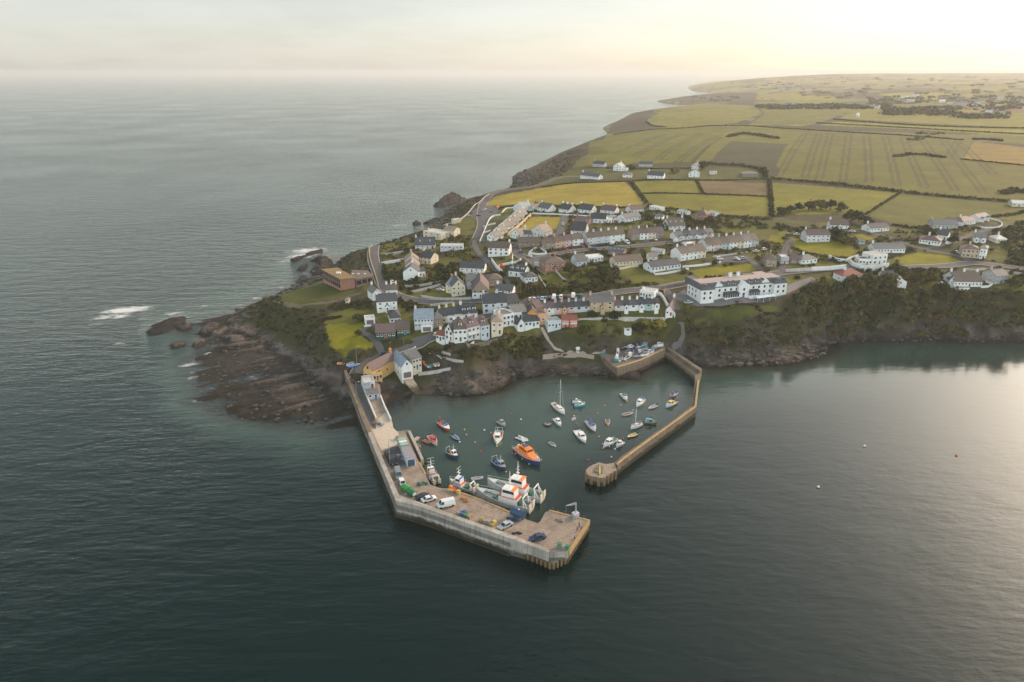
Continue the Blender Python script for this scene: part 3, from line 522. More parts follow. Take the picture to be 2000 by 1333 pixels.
class MB:
    def __init__(s): s.v = []; s.f = []; s.m = []; s.ms = []
    def mi(s, m):
        if m not in s.ms: s.ms.append(m)
        return s.ms.index(m)
    def add(s, vs, fs, m, M4=None):
        o = len(s.v); s.v += [tuple(v) for v in vs]; k = s.mi(m)
        for f in fs: s.f.append(tuple(i+o for i in f)); s.m.append(k)
    def box(s, x0, x1, y0, y1, z0, z1, m, rz=0, c=(0, 0), tilt=0):
        vs = [(x, y, z) for z in (z0, z1) for y in (y0, y1) for x in (x0, x1)]
        if rz:
            a, b = math.cos(rz), math.sin(rz); vs = [(c[0]+(x-c[0])*a-(y-c[1])*b, c[1]+(x-c[0])*b+(y-c[1])*a, z) for x, y, z in vs]
        s.add(vs, [(0, 2, 3, 1), (4, 5, 7, 6), (0, 1, 5, 4), (2, 6, 7, 3), (0, 4, 6, 2), (1, 3, 7, 5)], m)
    def prism(s, pl, z0, z1, m, top=None, bottom=True):
        n = len(pl); ar = sum(pl[i][0]*pl[(i+1) % n][1]-pl[(i+1) % n][0]*pl[i][1] for i in range(n))
        z0 = list(z0) if hasattr(z0, '__len__') else [z0]*n; z1 = list(z1) if hasattr(z1, '__len__') else [z1]*n
        if ar < 0: pl = pl[::-1]; z0 = z0[::-1]; z1 = z1[::-1]
        vs = [(p[0], p[1], a) for p, a in zip(pl, z0)]+[(p[0], p[1], a) for p, a in zip(pl, z1)]
        s.add(vs, [(i, (i+1) % n, n+(i+1) % n, n+i) for i in range(n)], m)
        s.add(vs, [tuple(range(n, 2*n))]+([tuple(range(n-1, -1, -1))] if bottom else []), top or m)
    def tube(s, pts, r, m, n=6, cap=True):
        if not hasattr(r, '__len__'): r = [r]*len(pts)
        vs = []; pts = [Vector(p) for p in pts]
        for i, p in enumerate(pts):
            d = (pts[min(i+1, len(pts)-1)]-pts[max(i-1, 0)]).normalized()
            a = d.cross(Vector((0, 0, 1)) if abs(d.z) < .9 else Vector((1, 0, 0))).normalized(); b = d.cross(a)
            vs += [p+(a*math.cos(6.2832*k/n)+b*math.sin(6.2832*k/n))*r[i] for k in range(n)]
        fs = [(i*n+k, i*n+(k+1) % n, (i+1)*n+(k+1) % n, (i+1)*n+k) for i in range(len(pts)-1) for k in range(n)]
        if cap: fs += [tuple(range(n-1, -1, -1)), tuple((len(pts)-1)*n+k for k in range(n))]
        s.add(vs, fs, m)
    def ball(s, c, r, m, n=8, k=5, sz=1):
        vs = [(c[0], c[1], c[2]-r*sz)]+[(c[0]+r*math.sin(math.pi*j/k)*math.cos(6.2832*i/n), c[1]+r*math.sin(math.pi*j/k)*math.sin(6.2832*i/n), c[2]-r*sz*math.cos(math.pi*j/k)) for j in range(1, k) for i in range(n)]+[(c[0], c[1], c[2]+r*sz)]
        fs = [(0, 1+(i+1) % n, 1+i) for i in range(n)]+[(1+(j-1)*n+i, 1+(j-1)*n+(i+1) % n, 1+j*n+(i+1) % n, 1+j*n+i) for j in range(1, k-1) for i in range(n)]
        L = len(vs)-1; fs += [(1+(k-2)*n+i, 1+(k-2)*n+(i+1) % n, L) for i in range(n)]
        s.add(vs, fs, m)
    def mesh(s, name, smooth=False):
        me = bpy.data.meshes.new(name); me.from_pydata(s.v, [], s.f)
        for m in s.ms: me.materials.append(m)
        me.polygons.foreach_set('material_index', s.m)
        if smooth: me.polygons.foreach_set('use_smooth', [True]*len(s.f))
        me.update(); return me
    def build(s, name, parent=None, smooth=False):
        if not s.f: return None
        o = bpy.data.objects.new(name, s.mesh(name, smooth)); C.objects.link(o); o.parent = parent; return o
LABELS = set()
def tag(o, label, cat, group=None):
    if label in LABELS and not group: print('DUP LABEL', label)
    if len(label.split()) > 16: print('LONG', len(label.split()), label)
    LABELS.add(label); o['label'] = label; o['category'] = cat
    if group: o['group'] = group
    return o
def thing(name, label, cat, loc=(0, 0, 0), rz=0, group=None):
    o = bpy.data.objects.new(name, None); C.objects.link(o); o.location = loc; o.rotation_euler = (0, 0, rz); o.empty_display_size = .1
    return tag(o, label, cat, group)
def put(name, me, parent, loc=(0, 0, 0), rz=0, sc=None):
    o = bpy.data.objects.new(name, me); C.objects.link(o); o.parent = parent; o.location = loc; o.rotation_euler = (0, 0, rz)
    if sc: o.scale = sc
    return o
def dup(root, loc, rz, label=None, group=None):
    r = root.copy(); C.objects.link(r); r.location = loc; r.rotation_euler = (0, 0, rz)
    for ch in list(root.children):
        c = ch.copy(); C.objects.link(c); c.parent = r
        for g in ch.children:
            d = g.copy(); C.objects.link(d); d.parent = c
    if label: r['label'] = label; LABELS.add(label)
    if group: r['group'] = group
    return r
def frame(pl, pr, sink=True):
    """front wall from two ground pixels: centre, angle, length"""
    a = G(*pl); b = G(*pr); dx, dy = b[0]-a[0], b[1]-a[1]; L = math.hypot(dx, dy)
    return a, b, math.atan2(dy, dx), L
_win = {}
def winmesh(w, h, fr='w'):
    k = (round(w, 1), round(h, 1), fr)
    if k in _win: return _win[k]
    w, h = k[0], k[1]; m = MB(); fm_ = framem() if fr == 'w' else mat('trim_'+fr, {'b': (.12,.28,.45), 't': (.08,.30,.30), 'k': (.05,.05,.06), 'r': (.35,.05,.04)}[fr], .5, .1)
    m.box(-w/2, w/2, -.03, .05, 0, h, fm_); n = max(1, int(round(w/.9))); 
    for i in range(n):
        x0 = -w/2+.09+i*(w-.09)/n; x1 = x0+(w-.09)/n-.09; m.box(x0, x1, -.045, -.03, .09, h-.09, glassm())
    m.box(-w/2-.08, w/2+.08, -.12, .0, -.1, 0, fm_); _win[k] = m.mesh('window'); return _win[k]
_door = {}
def doormesh(col):
    if col in _door: return _door[col]
    m = MB(); m.box(-.55, .55, -.03, .05, 0, 2.15, framem()); m.box(-.45, .45, -.06, -.03, .02, 2.02, mat('door_'+col, {'red': (.35,.05,.04), 'blue': (.08,.15,.32), 'brown': (.12,.07,.05), 'green': (.05,.15,.09), 'orange': (.62,.27,.08), 'black': (.04,.04,.05)}[col], .5, .1)); m.box(-.3, .3, -.075, -.06, 1.3, 1.9, glassm())
    _door[col] = m.mesh('door'); return _door[col]
def chimney(t, x, y, z, wl, h=1.5, w=.9):
    m = MB(); m.box(x-w/2, x+w/2, y-.35, y+.35, z-1.6, z+h, wl); m.box(x-w/2-.07, x+w/2+.07, y-.42, y+.42, z+h, z+h+.12, mat('cap', (.4, .38, .35)))
    for k in (-.22, .22): m.tube([(x+k, y, z+h+.12), (x+k, y, z+h+.5)], .13, mat('chimney_pot', (.45, .2, .12)), 6)
    m.build('chimney', t)
rnd = random.Random(3)
def house(name, label, bl, br, d=8, eave=3, rh=3, wall='white', roof='slate', kind='s', ch=1, dorm=0, porch=0, wing=None, door=None, wins=None, chim=None, group=None, oh=(.25, .25), fr='w', gar=0, L=None, cat='house', line=None, topwall=None, skyl=0, balc=0):
    """kind: s = ridge along the front, g = gable to the front, h = hipped, f = flat with parapet"""
    if line: a, b, rz, LL = line
    else: a, b, rz, LL = frame(bl, br)
    kk = max(.8, min(1, 1-(a[1]-262)/60*.2)); eave0 = eave; eave *= kk; rh *= kk*.96; d *= .5+.5*kk
    L = L or LL; cx, cy = (a[0]+b[0])/2, (a[1]+b[1])/2
    z = max(a[2], b[2])+.05; bz = -abs(a[2]-b[2])-2.2; o = L/2
    # back corners: do not let rising ground swallow the eaves
    nx, ny = -math.sin(rz), math.cos(rz)
    zb = max(float(hz(a[0]+nx*d, a[1]+ny*d)), float(hz(b[0]+nx*d, b[1]+ny*d)))
    if zb > z+.8: z = min(z+.7, z+(zb-z)*.35)
    HOUSES.append((cx+nx*d/2, cy+ny*d/2, max(d/2, min(L/2, d*.8))+.6))
    if L > d*1.6: HOUSES.extend([(cx+nx*d/2+s_*math.cos(rz)*(o-d/2), cy+ny*d/2+s_*math.sin(rz)*(o-d/2), d/2+.8) for s_ in (-1, 1)])
    t = thing(name, label, cat, (cx, cy, z), rz, group)
    wm = wallm(wall); rm = roofm(roof); w = MB(); r = MB(); e = eave
    w.box(-o, o, 0, d, bz, e, wm)
    p = .18
    if kind == 's':
        for sx in (-1, 1):
            xs = [sx*o, sx*(o-.25)]
            w.add([(x, y, zz) for x in xs for y, zz in ((0, e), (d, e), (d/2, e+rh-.03))], [(0, 1, 2), (3, 5, 4), (0, 2, 5, 3), (1, 4, 5, 2)] if sx < 0 else [(0, 2, 1), (3, 4, 5), (0, 3, 5, 2), (1, 2, 5, 4)], wm)
        x0, x1 = -o-oh[0], o+oh[1]; s_ = rh/(d/2); q = .3
        for sg in (0, 1):
            y0 = -q if sg == 0 else d+q
            r.add([(x0, y0, e-q*s_), (x1, y0, e-q*s_), (x1, d/2, e+rh), (x0, d/2, e+rh), (x0, y0, e-q*s_+p), (x1, y0, e-q*s_+p), (x1, d/2, e+rh+p), (x0, d/2, e+rh+p)],
                  [(4, 5, 6, 7), (0, 3, 2, 1), (0, 1, 5, 4), (0, 4, 7, 3), (1, 2, 6, 5)], rm)
        r.box(x0, x1, d/2-.14, d/2+.14, e+rh+p-.04, e+rh+p+.08, rm)
        ry = d/2; cxs = [(-o+.45, d/2), (o-.45, d/2), (0, d/2)]
    elif kind == 'g':
        for y0 in (0, d-.25):
            w.add([(x, y, zz) for y in (y0, y0+.25) for x, zz in ((-o, e), (o, e), (0, e+rh-.03))], [(0, 1, 2), (3, 5, 4), (0, 2, 5, 3), (1, 4, 5, 2)], wm)
        s_ = rh/o; q = .3
        for sg in (-1, 1):
            xx = sg*(o+q)
            r.add([(xx, -.25, e-q*s_), (0, -.25, e+rh), (0, d+.25, e+rh), (xx, d+.25, e-q*s_), (xx, -.25, e-q*s_+p), (0, -.25, e+rh+p), (0, d+.25, e+rh+p), (xx, d+.25, e-q*s_+p)],
                  [(4, 5, 6, 7), (3, 2, 1, 0), (0, 1, 5, 4), (0, 4, 7, 3), (2, 3, 7, 6)], rm)
        cxs = [(0, d-.45), (0, .6), (0, d/2)]
    elif kind == 'h':
        k = min(d/2, o)*.95; q = .35
        vs = [(-o-q, -q, e-.05), (o+q, -q, e-.05), (o+q, d+q, e-.05), (-o-q, d+q, e-.05), (-o-q, -q, e+.12), (o+q, -q, e+.12), (o+q, d+q, e+.12), (-o-q, d+q, e+.12), (-o+k, d/2, e+rh), (o-k, d/2, e+rh)]
        r.add(vs, [(0, 3, 2, 1), (0, 1, 5, 4), (1, 2, 6, 5), (2, 3, 7, 6), (3, 0, 4, 7), (4, 5, 9, 8), (6, 7, 8, 9), (5, 6, 9), (7, 4, 8)], rm)
        cxs = [(-o+k, d/2), (o-k, d/2), (0, d/2)]
    else:
        for q in ((-o, o, 0, .3), (-o, o, d-.3, d), (-o, -o+.3, .3, d-.3), (o-.3, o, .3, d-.3)): w.box(*q, e, e+.45, wm)
        r.box(-o+.3, o-.3, .3, d-.3, e-.1, e+.15, rm); cxs = [(-o+.6, d/2), (o-.6, d/2), (0, d/2)]
    if topwall: # differently finished upper gable
        w.add([(-o+.02, -.012, e*.62), (o-.02, -.012, e*.62), (o-.02, -.012, e), (0, -.012, e+rh-.2), (-o+.02, -.012, e)], [(0, 1, 2, 3, 4)], wallm(topwall))
    w.build('wall', t); ro = r.build('roof', t)
    zt = e+rh if kind != 'f' else e
    for i in range(ch): x, y = cxs[i % 3]; chimney(ro, x, y, zt, wallm(chim or wall))
    # openings
    st = 2 if eave0 > 4.2 else 1; n = wins if wins is not None else max(1, int(L/2.5)); zs = [.95] if st == 1 else [.8, .75+e*.5]
    dcol = door or rnd.choice(['brown', 'blue', 'red', 'green', 'black']); di = n//2
    if gar: n_, = (1,); g = MB(); g.box(-min(1.9, o*.7), min(1.9, o*.7), -.05, .05, 0, min(2.4, e-.3), mat('garage_door', (.16, .12, .11), .6)); g.build('garage_door', t)
    else:
        for si, z0 in enumerate(zs):
            for i in range(n):
                x = (i+.5)*L/n-o
                if si == 0 and i == di and n > 1: put('door', doormesh(dcol), t, (x, 0, 0), sc=(kk, 1, kk)); continue
                ww = min(1.15+.45*((i*7+si*3+int(L)) % 3 == 0), L/n*.7); put('window', winmesh(ww*kk, 1.15*kk, fr), t, (x, 0, z0))
    if kind == 'g' and rh > 2.4 and not topwall: put('window', winmesh(.9, 1.1, fr), t, (0, 0, e+rh*.12))
    # side windows in the gable walls or sides, one a storey
    for sx, rr in ((-1, -math.pi/2), (1, math.pi/2)):
        if d > 6 and not (line and group):
            for z0 in zs: put('window', winmesh(.8, 1.0, fr), t, (sx*o, d*.35 if sx < 0 else d*.6, z0), rr)
    for i in range(dorm):
        x = (i+.5)*L/dorm-o; y0 = d*.16 if kind == 's' else 1.0; z0 = e+.1+(rh/(d/2))*y0-.3 if kind == 's' else e
        dm = MB(); dw = .75; dh = 1.25; dl = min(2.2, dh/(rh/(d/2))+.6) if kind == 's' else 2.0
        dm.box(x-dw, x+dw, y0, y0+dl, z0-.2, z0+dh, wm)
        dm.add([(x-dw-.15, y0-.15, z0+dh), (x+dw+.15, y0-.15, z0+dh), (x, y0-.15, z0+dh+.75), (x-dw-.15, y0+dl+.6, z0+dh), (x+dw+.15, y0+dl+.6, z0+dh), (x, y0+dl+.6, z0+dh+.75)], [(0, 1, 2), (0, 2, 5, 3), (1, 4, 5, 2), (3, 5, 4), (0, 3, 4, 1)], rm)
        dd = dm.build('dormer', ro); put('window', winmesh(.9, 1.0, fr), dd, (x, y0-.01, z0+.1))
    if porch:
        for i in range(porch):
            x = (i+.5)*L/porch-o; pm = MB(); ph = min(2.4, e*.93); pm.box(x-.9, x+.9, -1.5, -.003, bz, ph, wm)
            pm.add([(x-.9, -1.5, ph), (x+.9, -1.5, ph), (x, -1.5, ph+.8)], [(0, 1, 2)], wm)
            pm.add([(x-1.1, -1.7, ph-.1), (x, -1.7, ph+.95), (x, .5, ph+.95), (x-1.1, .5, ph-.1), (x+1.1, -1.7, ph-.1), (x+1.1, .5, ph-.1)], [(0, 1, 2, 3), (1, 4, 5, 2)], rm)
            pp = pm.build('porch', t); put('window', winmesh(.9, 1.1, fr), pp, (x, -1.5, .75))
    for i in range(skyl):
        x = (i+.5)*L/skyl-o; s_ = rh/(d/2); y1, y2 = d*.2, d*.32; sm = MB()
        sm.add([(x-.4, y1, e+s_*y1+p+.05), (x+.4, y1, e+s_*y1+p+.05), (x+.4, y2, e+s_*y2+p+.05), (x-.4, y2, e+s_*y2+p+.05)], [(0, 1, 2, 3)], mat('skylight', (.30, .36, .42), .15)); sm.build('skylight', ro)
    if balc:
        bm_ = MB(); bm_.box(-o+.3, o-.3, -1.5, -.003, e*.5-.15, e*.5, framem())
        for i in range(int(L/1.2)+1): x = -o+.35+i*(L-.7)/max(1, int(L/1.2)); bm_.box(x-.04, x+.04, -1.48, -1.4, e*.5, e*.5+1, framem())
        bm_.box(-o+.3, o-.3, -1.5, -1.42, e*.5+.95, e*.5+1.03, framem()); bm_.build('balcony', t)
    return t
HOUSES = []; ROADS = []
ORD = ['first', 'second', 'third', 'fourth', 'fifth', 'sixth', 'seventh', 'eighth', 'ninth']
def terrace(name, what, bl, br, units, group, d=8, eave=5, rh=3, **kw):
    """units: list of (width share, wall, roof, label detail)"""
    a = np.array(G(*bl)); b = np.array(G(*br)); tot = sum(u[0] for u in units); s = 0; rz = math.atan2(b[1]-a[1], b[0]-a[0]); n = len(units)
    for i, u in enumerate(units):
        p = a+(b-a)*s/tot; s += u[0]; q = a+(b-a)*s/tot; LL = float(np.hypot(*(q-p)[:2])); k = dict(kw)
        if len(u) > 4: k.update(u[4])
        e = (u[5] if len(u) > 5 else 0)
        house(name, '%s, %s from west in %s' % (u[3], ORD[i], what), None, None, d, eave+e, rh, u[1], u[2], group=group,
              line=(tuple(p), tuple(q), rz, LL), oh=(.15 if i == 0 else -.003, .15 if i == n-1 else -.003), ch=k.pop('ch', 1), **k)
# ---------------------------------------------------------------- houses of the village (ground corners of the front wall, in photo pixels)
hs_ = house
HN = 'house'
hs_(HN, 'low white house with dark slate roof beside the coast road below the brown headland', (1133,349.5),(1168,351.5),8,3,3,'white','slate')
hs_(HN, 'grey modern house with dark roof, westernmost of the hamlet under the hill field', (1157,326),(1179,327),8,3.6,3,'grey','dark')
hs_(HN, 'tall white gabled house with chimney standing highest in the hamlet under the hill field', (1197.5,334),(1213,335),9,5.5,4,'white','light','g')
hs_('annexe', 'low white flat annexe against the tall gabled house of the hamlet', (1213.6,334.5),(1223,335),6,3,0,'white','light','f',ch=0)
hs_(HN, 'small white hipped cottage on the lane between the hamlet and the yellow field', (1216,347),(1234,347),7,2.8,2.6,'white','grey','h',ch=0)
hs_(HN, 'white house with very dark roof and long white yard walls north of the striped fields', (1264,349),(1295,350),9,3.4,4,'white','dark')
hs_(HN, 'grey house half hidden by hedges behind the very dark roofed white house', (1247,326),(1274,326),8,3,2.8,'grey','slate')
hs_(HN, 'white two storey gabled house with brown stone corner beside the brown field', (1345,346.6),(1366,347),8,5,3.6,'white','brown','g')
hs_(HN, 'small pale cottage with steep gable behind the brown cornered gabled house', (1350,331),(1362,332),8,4,3.4,'pale','tan','g')
hs_('farm_shed', 'red brown farm shed with rounded grey roof at the end of the dark hedge', (1449,346),(1480,346),12,3.2,2.4,'brown','grey','h',ch=0,wins=0,cat='shed')
hs_('farm_shed', 'tiny white shed in the hedged plot between the gabled house and the farm shed', (1387,341),(1400,341),5,2.4,1,'white','light',ch=0,cat='shed')
hs_('shed', 'long low white flat shed at the corner of the striped field above the hedge', (1268,409.5),(1288,413),6,2.6,0,'white','light','f',ch=0,wins=4,cat='shed')
hs_('shed', 'low white shed with pale roof west of the brick house under the fields', (1322,418),(1339,421),6,2.5,1.2,'white','light',ch=0,cat='shed')
hs_(HN, 'two storey brown brick house with hipped roof alone under the striped field', (1355,430),(1378,432.5),10,5.2,3.2,'brick','brown','h',ch=2)
hs_('shed', 'low white outbuilding just east of the hipped brick house', (1384,419.5),(1396,423),5,2.5,1,'white','light',ch=0,cat='shed')
hs_(HN, 'large house with steep brown roof and dark gabled wing above the long terraces', (1306,449.5),(1338,447.5),11,2.8,5.4,'white','brown',ch=2,skyl=3)
hs_(HN, 'dark boarded gable wing joined to the steep brown roofed house', (1292,449),(1305,450),8,2.8,4,'darkgreen','slate','g',ch=0)
hs_('cottage', 'low white cottage in bushes below the striped field corner', (1279,429),(1294,430),6,2.6,1.4,'white','grey',ch=0,cat='cottage')
hs_(HN, 'white house with wide front gable, sea end of the row under the yellow field', (1003,411.5),(1021,415),10,3,5.2,'white','light','g',ch=1)
hs_(HN, 'small white gabled chalet next to the wide gabled house under the yellow field', (1034.5,410),(1044.5,413),8,2.8,3.2,'white','tan','g',ch=0)
hs_(HN, 'white bungalow with dark roof, first of four alike under the yellow field', (1050,413),(1071,415),9,3,4.2,'white','slate',group='bungalows under the yellow field')
hs_(HN, 'white bungalow with a chimney in mid roof, second of four alike under the yellow field', (1091,415),(1111,417),9,3,4.2,'white','dark',group='bungalows under the yellow field',ch=3)
hs_(HN, 'white bungalow with the darkest roof, third of four alike under the yellow field', (1128,416),(1154,418),9,3,4.4,'white','dark',group='bungalows under the yellow field')
hs_(HN, 'white bungalow with brown grey roof, fourth of four alike under the yellow field', (1172,417.5),(1200,419.5),9,3,3.8,'white','purple',group='bungalows under the yellow field',ch=2)
hs_(HN, 'white bungalow with blank gable end below the corner of the yellow field', (1232.6,417.5),(1257,415),9,3,3,'white','brown')
hs_(HN, 'long white bungalow with blank gable on the rough green slope', (1222,435),(1251.5,429),9,3,3,'white','grey')
hs_(HN, 'white house with dark roof and red yard wall behind the cul-de-sac lane', (1153,436),(1183,436.7),9,3.6,4,'white','dark')
hs_('annexe', 'flat roofed white annexe east of the dark roofed house behind the lane', (1183.6,436.4),(1194,436.6),6,3,0,'white','light','f',ch=0,wins=2)
hs_('garage', 'white garage with pale roof next to the flat roofed annexe', (1197.5,435.5),(1210,436.5),6,2.4,1,'white','light',ch=0,gar=1,cat='garage')
hs_(HN, 'house with big very dark roof and tall white chimney beside the yellow square field', (1114,458),(1142.6,459),13,3,5.6,'pale','dark',ch=2,chim='brick')
hs_(HN, 'brown walled house with dark roof behind the very dark roofed house by the square field', (1121,440),(1147,442),9,3.4,3.2,'brown','purple',ch=2)
for i, (p, q, c) in enumerate([((951.5,470),(967,471),'white'),((962.5,459.5),(978,460),'white'),((973,450),(989,450.5),'white'),((983,441.5),(999,442),'white'),((993,433),(1009,433.5),'white'),((1001,425),(1018,425.5),'white')]):
    hs_(HN, 'white gabled holiday house, %s up the slope in the slanting row by the car park' % ORD[i], p, q, 9, 3.1, 3.4, c, 'tan', 'g', ch=1, group='slanting row of holiday houses', skyl=0)
hs_(HN, 'white gabled house with tan roof at the sea side foot of the yellow square field', (996,466),(1018,468),10,3.2,4,'white','tan','g')
hs_(HN, 'tall pale gabled house with lit eastern slope at the foot of the yellow square field', (1036,463),(1062,464.5),10,3.8,5,'pale','tan','g',wins=4)
hs_(HN, 'low link with dark roof between the two gabled houses by the square field', (1020,466),(1036,465),7,2.8,2.2,'lgrey','slate',ch=0)
hs_(HN, 'big white two storey house with brown roof and black windows above the curved wall', (953.5,502.5),(993.7,500),10,5.3,3.6,'white','brown',ch=2,wins=4,fr='k')
hs_('bungalow', 'low brown walled bungalow with wide brown roof behind the walled garden', (1012,485),(1055,481.5),10,2.8,2.8,'brown','brown',ch=1,cat='bungalow')
terrace(HN, 'the coloured terrace', (1067,488.5),(1139,479), [(1,'stone','brown','brown stone terrace house'),(1.1,'peach','brown','peach and red terrace house'),(.9,'pink','purple','dull pink terrace house'),(1.1,'white','brown','white terrace house')], 'coloured terrace behind the walled garden', 8, 5, 3)
terrace(HN, 'the long white central terrace', (1147,479),(1220,471), [(1,'lgrey','brown','pale grey terrace house'),(1,'lgrey','brown','grey white terrace house'),(1,'blue','brown','bluish white terrace house'),(1,'white','brown','white terrace house'),(1,'white','brown','bright white end terrace house')], 'long white terrace in the village centre', 8.5, 5.2, 3)
terrace(HN, 'the short brown terrace', (1233.5,470.5),(1296.6,466), [(1,'stone','brown','brown stone terrace house'),(1,'white','purple','white terrace house'),(1,'cream','brown','cream terrace house'),(1,'brown','purple','dark brown terrace house')], 'brown terrace below the steep roofed house', 8.5, 5, 3)
hs_(HN, 'brick house with cream bands, hipped brown roof and bay windows above the long lawn', (1064,534),(1104,528),10,5.4,3.2,'brick','brown','h',ch=2,wins=4,porch=1)
hs_('annexe', 'low dark shed roof west of the brick house with bays', (1058,524),(1066,522),8,2.6,1.2,'pale','slate',ch=0)
hs_(HN, 'pale blue cottage with big grey roof in the middle of the village', (1127,521),(1146,518.7),10,3,4,'blue','grey',ch=1,chim='white')
hs_('annexe', 'long white flat roofed building joined to the pale blue cottage', (1150,514.5),(1178,510.5),7,3,0,'white','white','f',ch=0,wins=5,fr='b')
hs_('shed', 'dark roofed shed with a bright skylight strip above the yellow bungalow', (1187,497.5),(1217,500),9,2.8,2,'brown','slate',ch=0,wins=2,cat='shed',skyl=4)
hs_('bungalow', 'long yellow bungalow with orange door and brown roof over the rough meadow', (1203,521.5),(1255,516.5),9,3,3,'cream','brown',ch=1,door='orange',wins=8,cat='bungalow')
hs_('mobile_home', 'long grey white mobile home behind the bungalows', (1271,496),(1294,499),4.5,2.8,.9,'lgrey','light',ch=0,wins=5,cat='mobile home')
hs_('cottage', 'small white cottage between the yellow bungalow and the dark roofed one', (1268,510.5),(1284,509.5),6,2.8,2,'white','tan',ch=0,cat='cottage')
hs_('bungalow', 'white bungalow with dark roof, long veranda and patio above the rough meadow', (1272,533),(1329,524.5),9,3,2.8,'white','dark',ch=1,wins=9,fr='b',cat='bungalow',chim='cream')
terrace(HN, 'the block above the hotel lawn', (1329,511),(1378,503.5), [(1,'white','brown','white house with blank gable end'),(1,'white','brown','white middle house'),(1,'cream','brown','cream end house')], 'white two storey block above the hotel lawn', 10, 5.2, 3.6)
terrace(HN, 'the longest terrace', (1380,493),(1481,481.5), [(1,'pale','brown','pale terrace house'),(1,'pink','brown','faded pink terrace house'),(1,'teal','brown','grey green terrace house'),(1,'white','brown','white terrace house'),(1,'cream','brown','cream terrace house'),(1,'white','grey','white terrace house with greyer roof'),(1,'grey','brown','grey end terrace house')], 'longest pale terrace east of the centre', 10, 5, 3.8)
terrace('cottage', 'the low row above the longest terrace', (1320,470.5),(1394,463.5), [(1,'white','grey','low white cottage'),(1,'white','slate','low cottage with dark roof'),(1,'white','grey','low white cottage'),(1,'white','slate','low cottage with dark roof'),(1,'white','grey','low white end cottage')], 'low white row behind the parked vans', 8, 3, 3, porch=1, cat='cottage')
hs_('caravan', 'pale green static caravan at the head of the longest terrace', (1338,484),(1354,481.5),3.5,2.4,.4,'teal','white',ch=0,wins=3,cat='caravan')
hs_(HN, 'grey stone house with rounded brown roof beside the yellow bush', (1495,521.5),(1516,522.5),8,5,3,'stone','brown','h')
hs_(HN, 'grey block with white flat roof just east of the grey stone house', (1524,516),(1540,517),8,4.2,0,'grey','white','f',ch=0,wins=3)
hs_(HN, 'purple brown house between the white flat roof and the small white bungalow', (1543,515),(1556,516),8,3.2,2.6,'brown','purple','s')
hs_('bungalow', 'small white hipped bungalow above the white roadside wall', (1565,517),(1595,514.5),8,3,2.6,'white','grey','h',ch=1,wins=4,cat='bungalow')
hs_(HN, 'two storey grey house with stone base standing above the golden field', (1575,474),(1620,472.5),9,5.2,3.4,'lgrey','brown',ch=2,wins=5)
hs_(HN, 'white house with brown roof beside the dark trees', (1621,447),(1657,448),9,3,3.4,'white','brown',porch=1)
hs_(HN, 'white bungalow with dark roof and bright gable at the end of the curving lane', (1700,454.5),(1736,451.5),9,3,3,'white','dark',wins=6)
hs_(HN, 'grey house with brown roof behind the hedge below the big green field', (1822,447),(1870,447.5),9,3.2,3.2,'grey','grey',ch=1)
hs_('villa', 'white villa with dark hipped roof and circular walled drive, main block', (1880,443),(1906,437),11,3,3,'white','purple','h',ch=1,wins=6,cat='villa')
hs_('villa', 'white wing with small gables east of the villa with the circular drive', (1910,435),(1932,430),8,3,2.6,'white','grey',ch=0,porch=2,cat='villa')
hs_(HN, 'house with white eastern gable behind the purple roofed bungalow', (1829,467.5),(1849,470.5),9,3.4,3.4,'white','dark')
hs_('bungalow', 'wide white bungalow with purple brown hipped roof beside the lane', (1794,475.5),(1835,482),10,2.9,3,'white','purple','h',ch=1,wins=7,cat='bungalow')
hs_(HN, 'white house with two steep front gables west of the cream lit gable', (1900,472.5),(1925,475),8,3.4,3,'white','grey',porch=2)
hs_(HN, 'house with big cream lit roof facing the evening sun', (1945,476),(1965,476),9,3,2.6,'cream','white','h',ch=1)
hs_(HN, 'tall sandstone house with blue window above the bend of the road', (1877,502.5),(1910,505.5),9,6,2.4,'sandst','purple','h',ch=1,wins=4,fr='b')
hs_(HN, 'narrow white three storey end house joined to the tall sandstone house', (1910.6,505.5),(1922.5,507.5),9,7.2,1.6,'white','teal' if 0 else 'grey','h',ch=0,wins=2)
hs_('bungalow', 'very long white bungalow with grey roof behind the white modern house', (1707,494.5),(1767,494.5),9,3,3,'white','grey',ch=1,wins=10,cat='bungalow')
hs_('villa', 'white modern flat roofed villa, tall block with red terrace behind the curved white wall', (1703,518),(1731,515),9,6,0,'white','light','f',ch=0,wins=3,fr='k',cat='villa')
hs_('villa', 'lower glazed wing of the white modern villa behind the curved white wall', (1677,517),(1702.5,518),7,3.4,0,'white','slate','f',ch=0,wins=4,fr='k',cat='villa')
hs_('shed', 'teal garden shed in the hedge below the lane', (1677,478),(1689,478),4,2.4,1,'teal','grey',ch=0,wins=1,cat='shed')
hs_(HN, 'white house with red brown hipped roof rising out of the wood below the road', (1644,553),(1683,549),8,4,3,'white','red','h',ch=1,wins=4)
hs_(HN, 'dark roofed house hidden in trees just below the road bend', (1724,549),(1746,550),8,3,2.6,'cream','slate',ch=1)
hs_('cottage', 'small cream gabled cottage among the trees below the road', (1748,553),(1761,553.5),6,3,2,'cream','brown','g',ch=0,cat='cottage')
hs_('garage', 'white boxlike garage at the edge of the wooded cliff', (1750,564),(1769,564),6,3.2,0,'white','light','f',ch=0,wins=0,cat='garage')
hs_(HN, 'large white house with very big brown roof on the cliff lawn', (1862,560),(1917,561),13,3.2,4.6,'white','brown',ch=3,wins=8)
hs_('cottage', 'white gabled side wing at the sea drive of the big brown roofed house', (1853,557),(1864,558),9,3.2,2.6,'white','slate','g',ch=0,cat='cottage')
hs_(HN, 'grey stone two storey house with brown roof east of the big cliff lawn house', (1942,556),(1966,553),9,5,3,'grey','grey',ch=1)
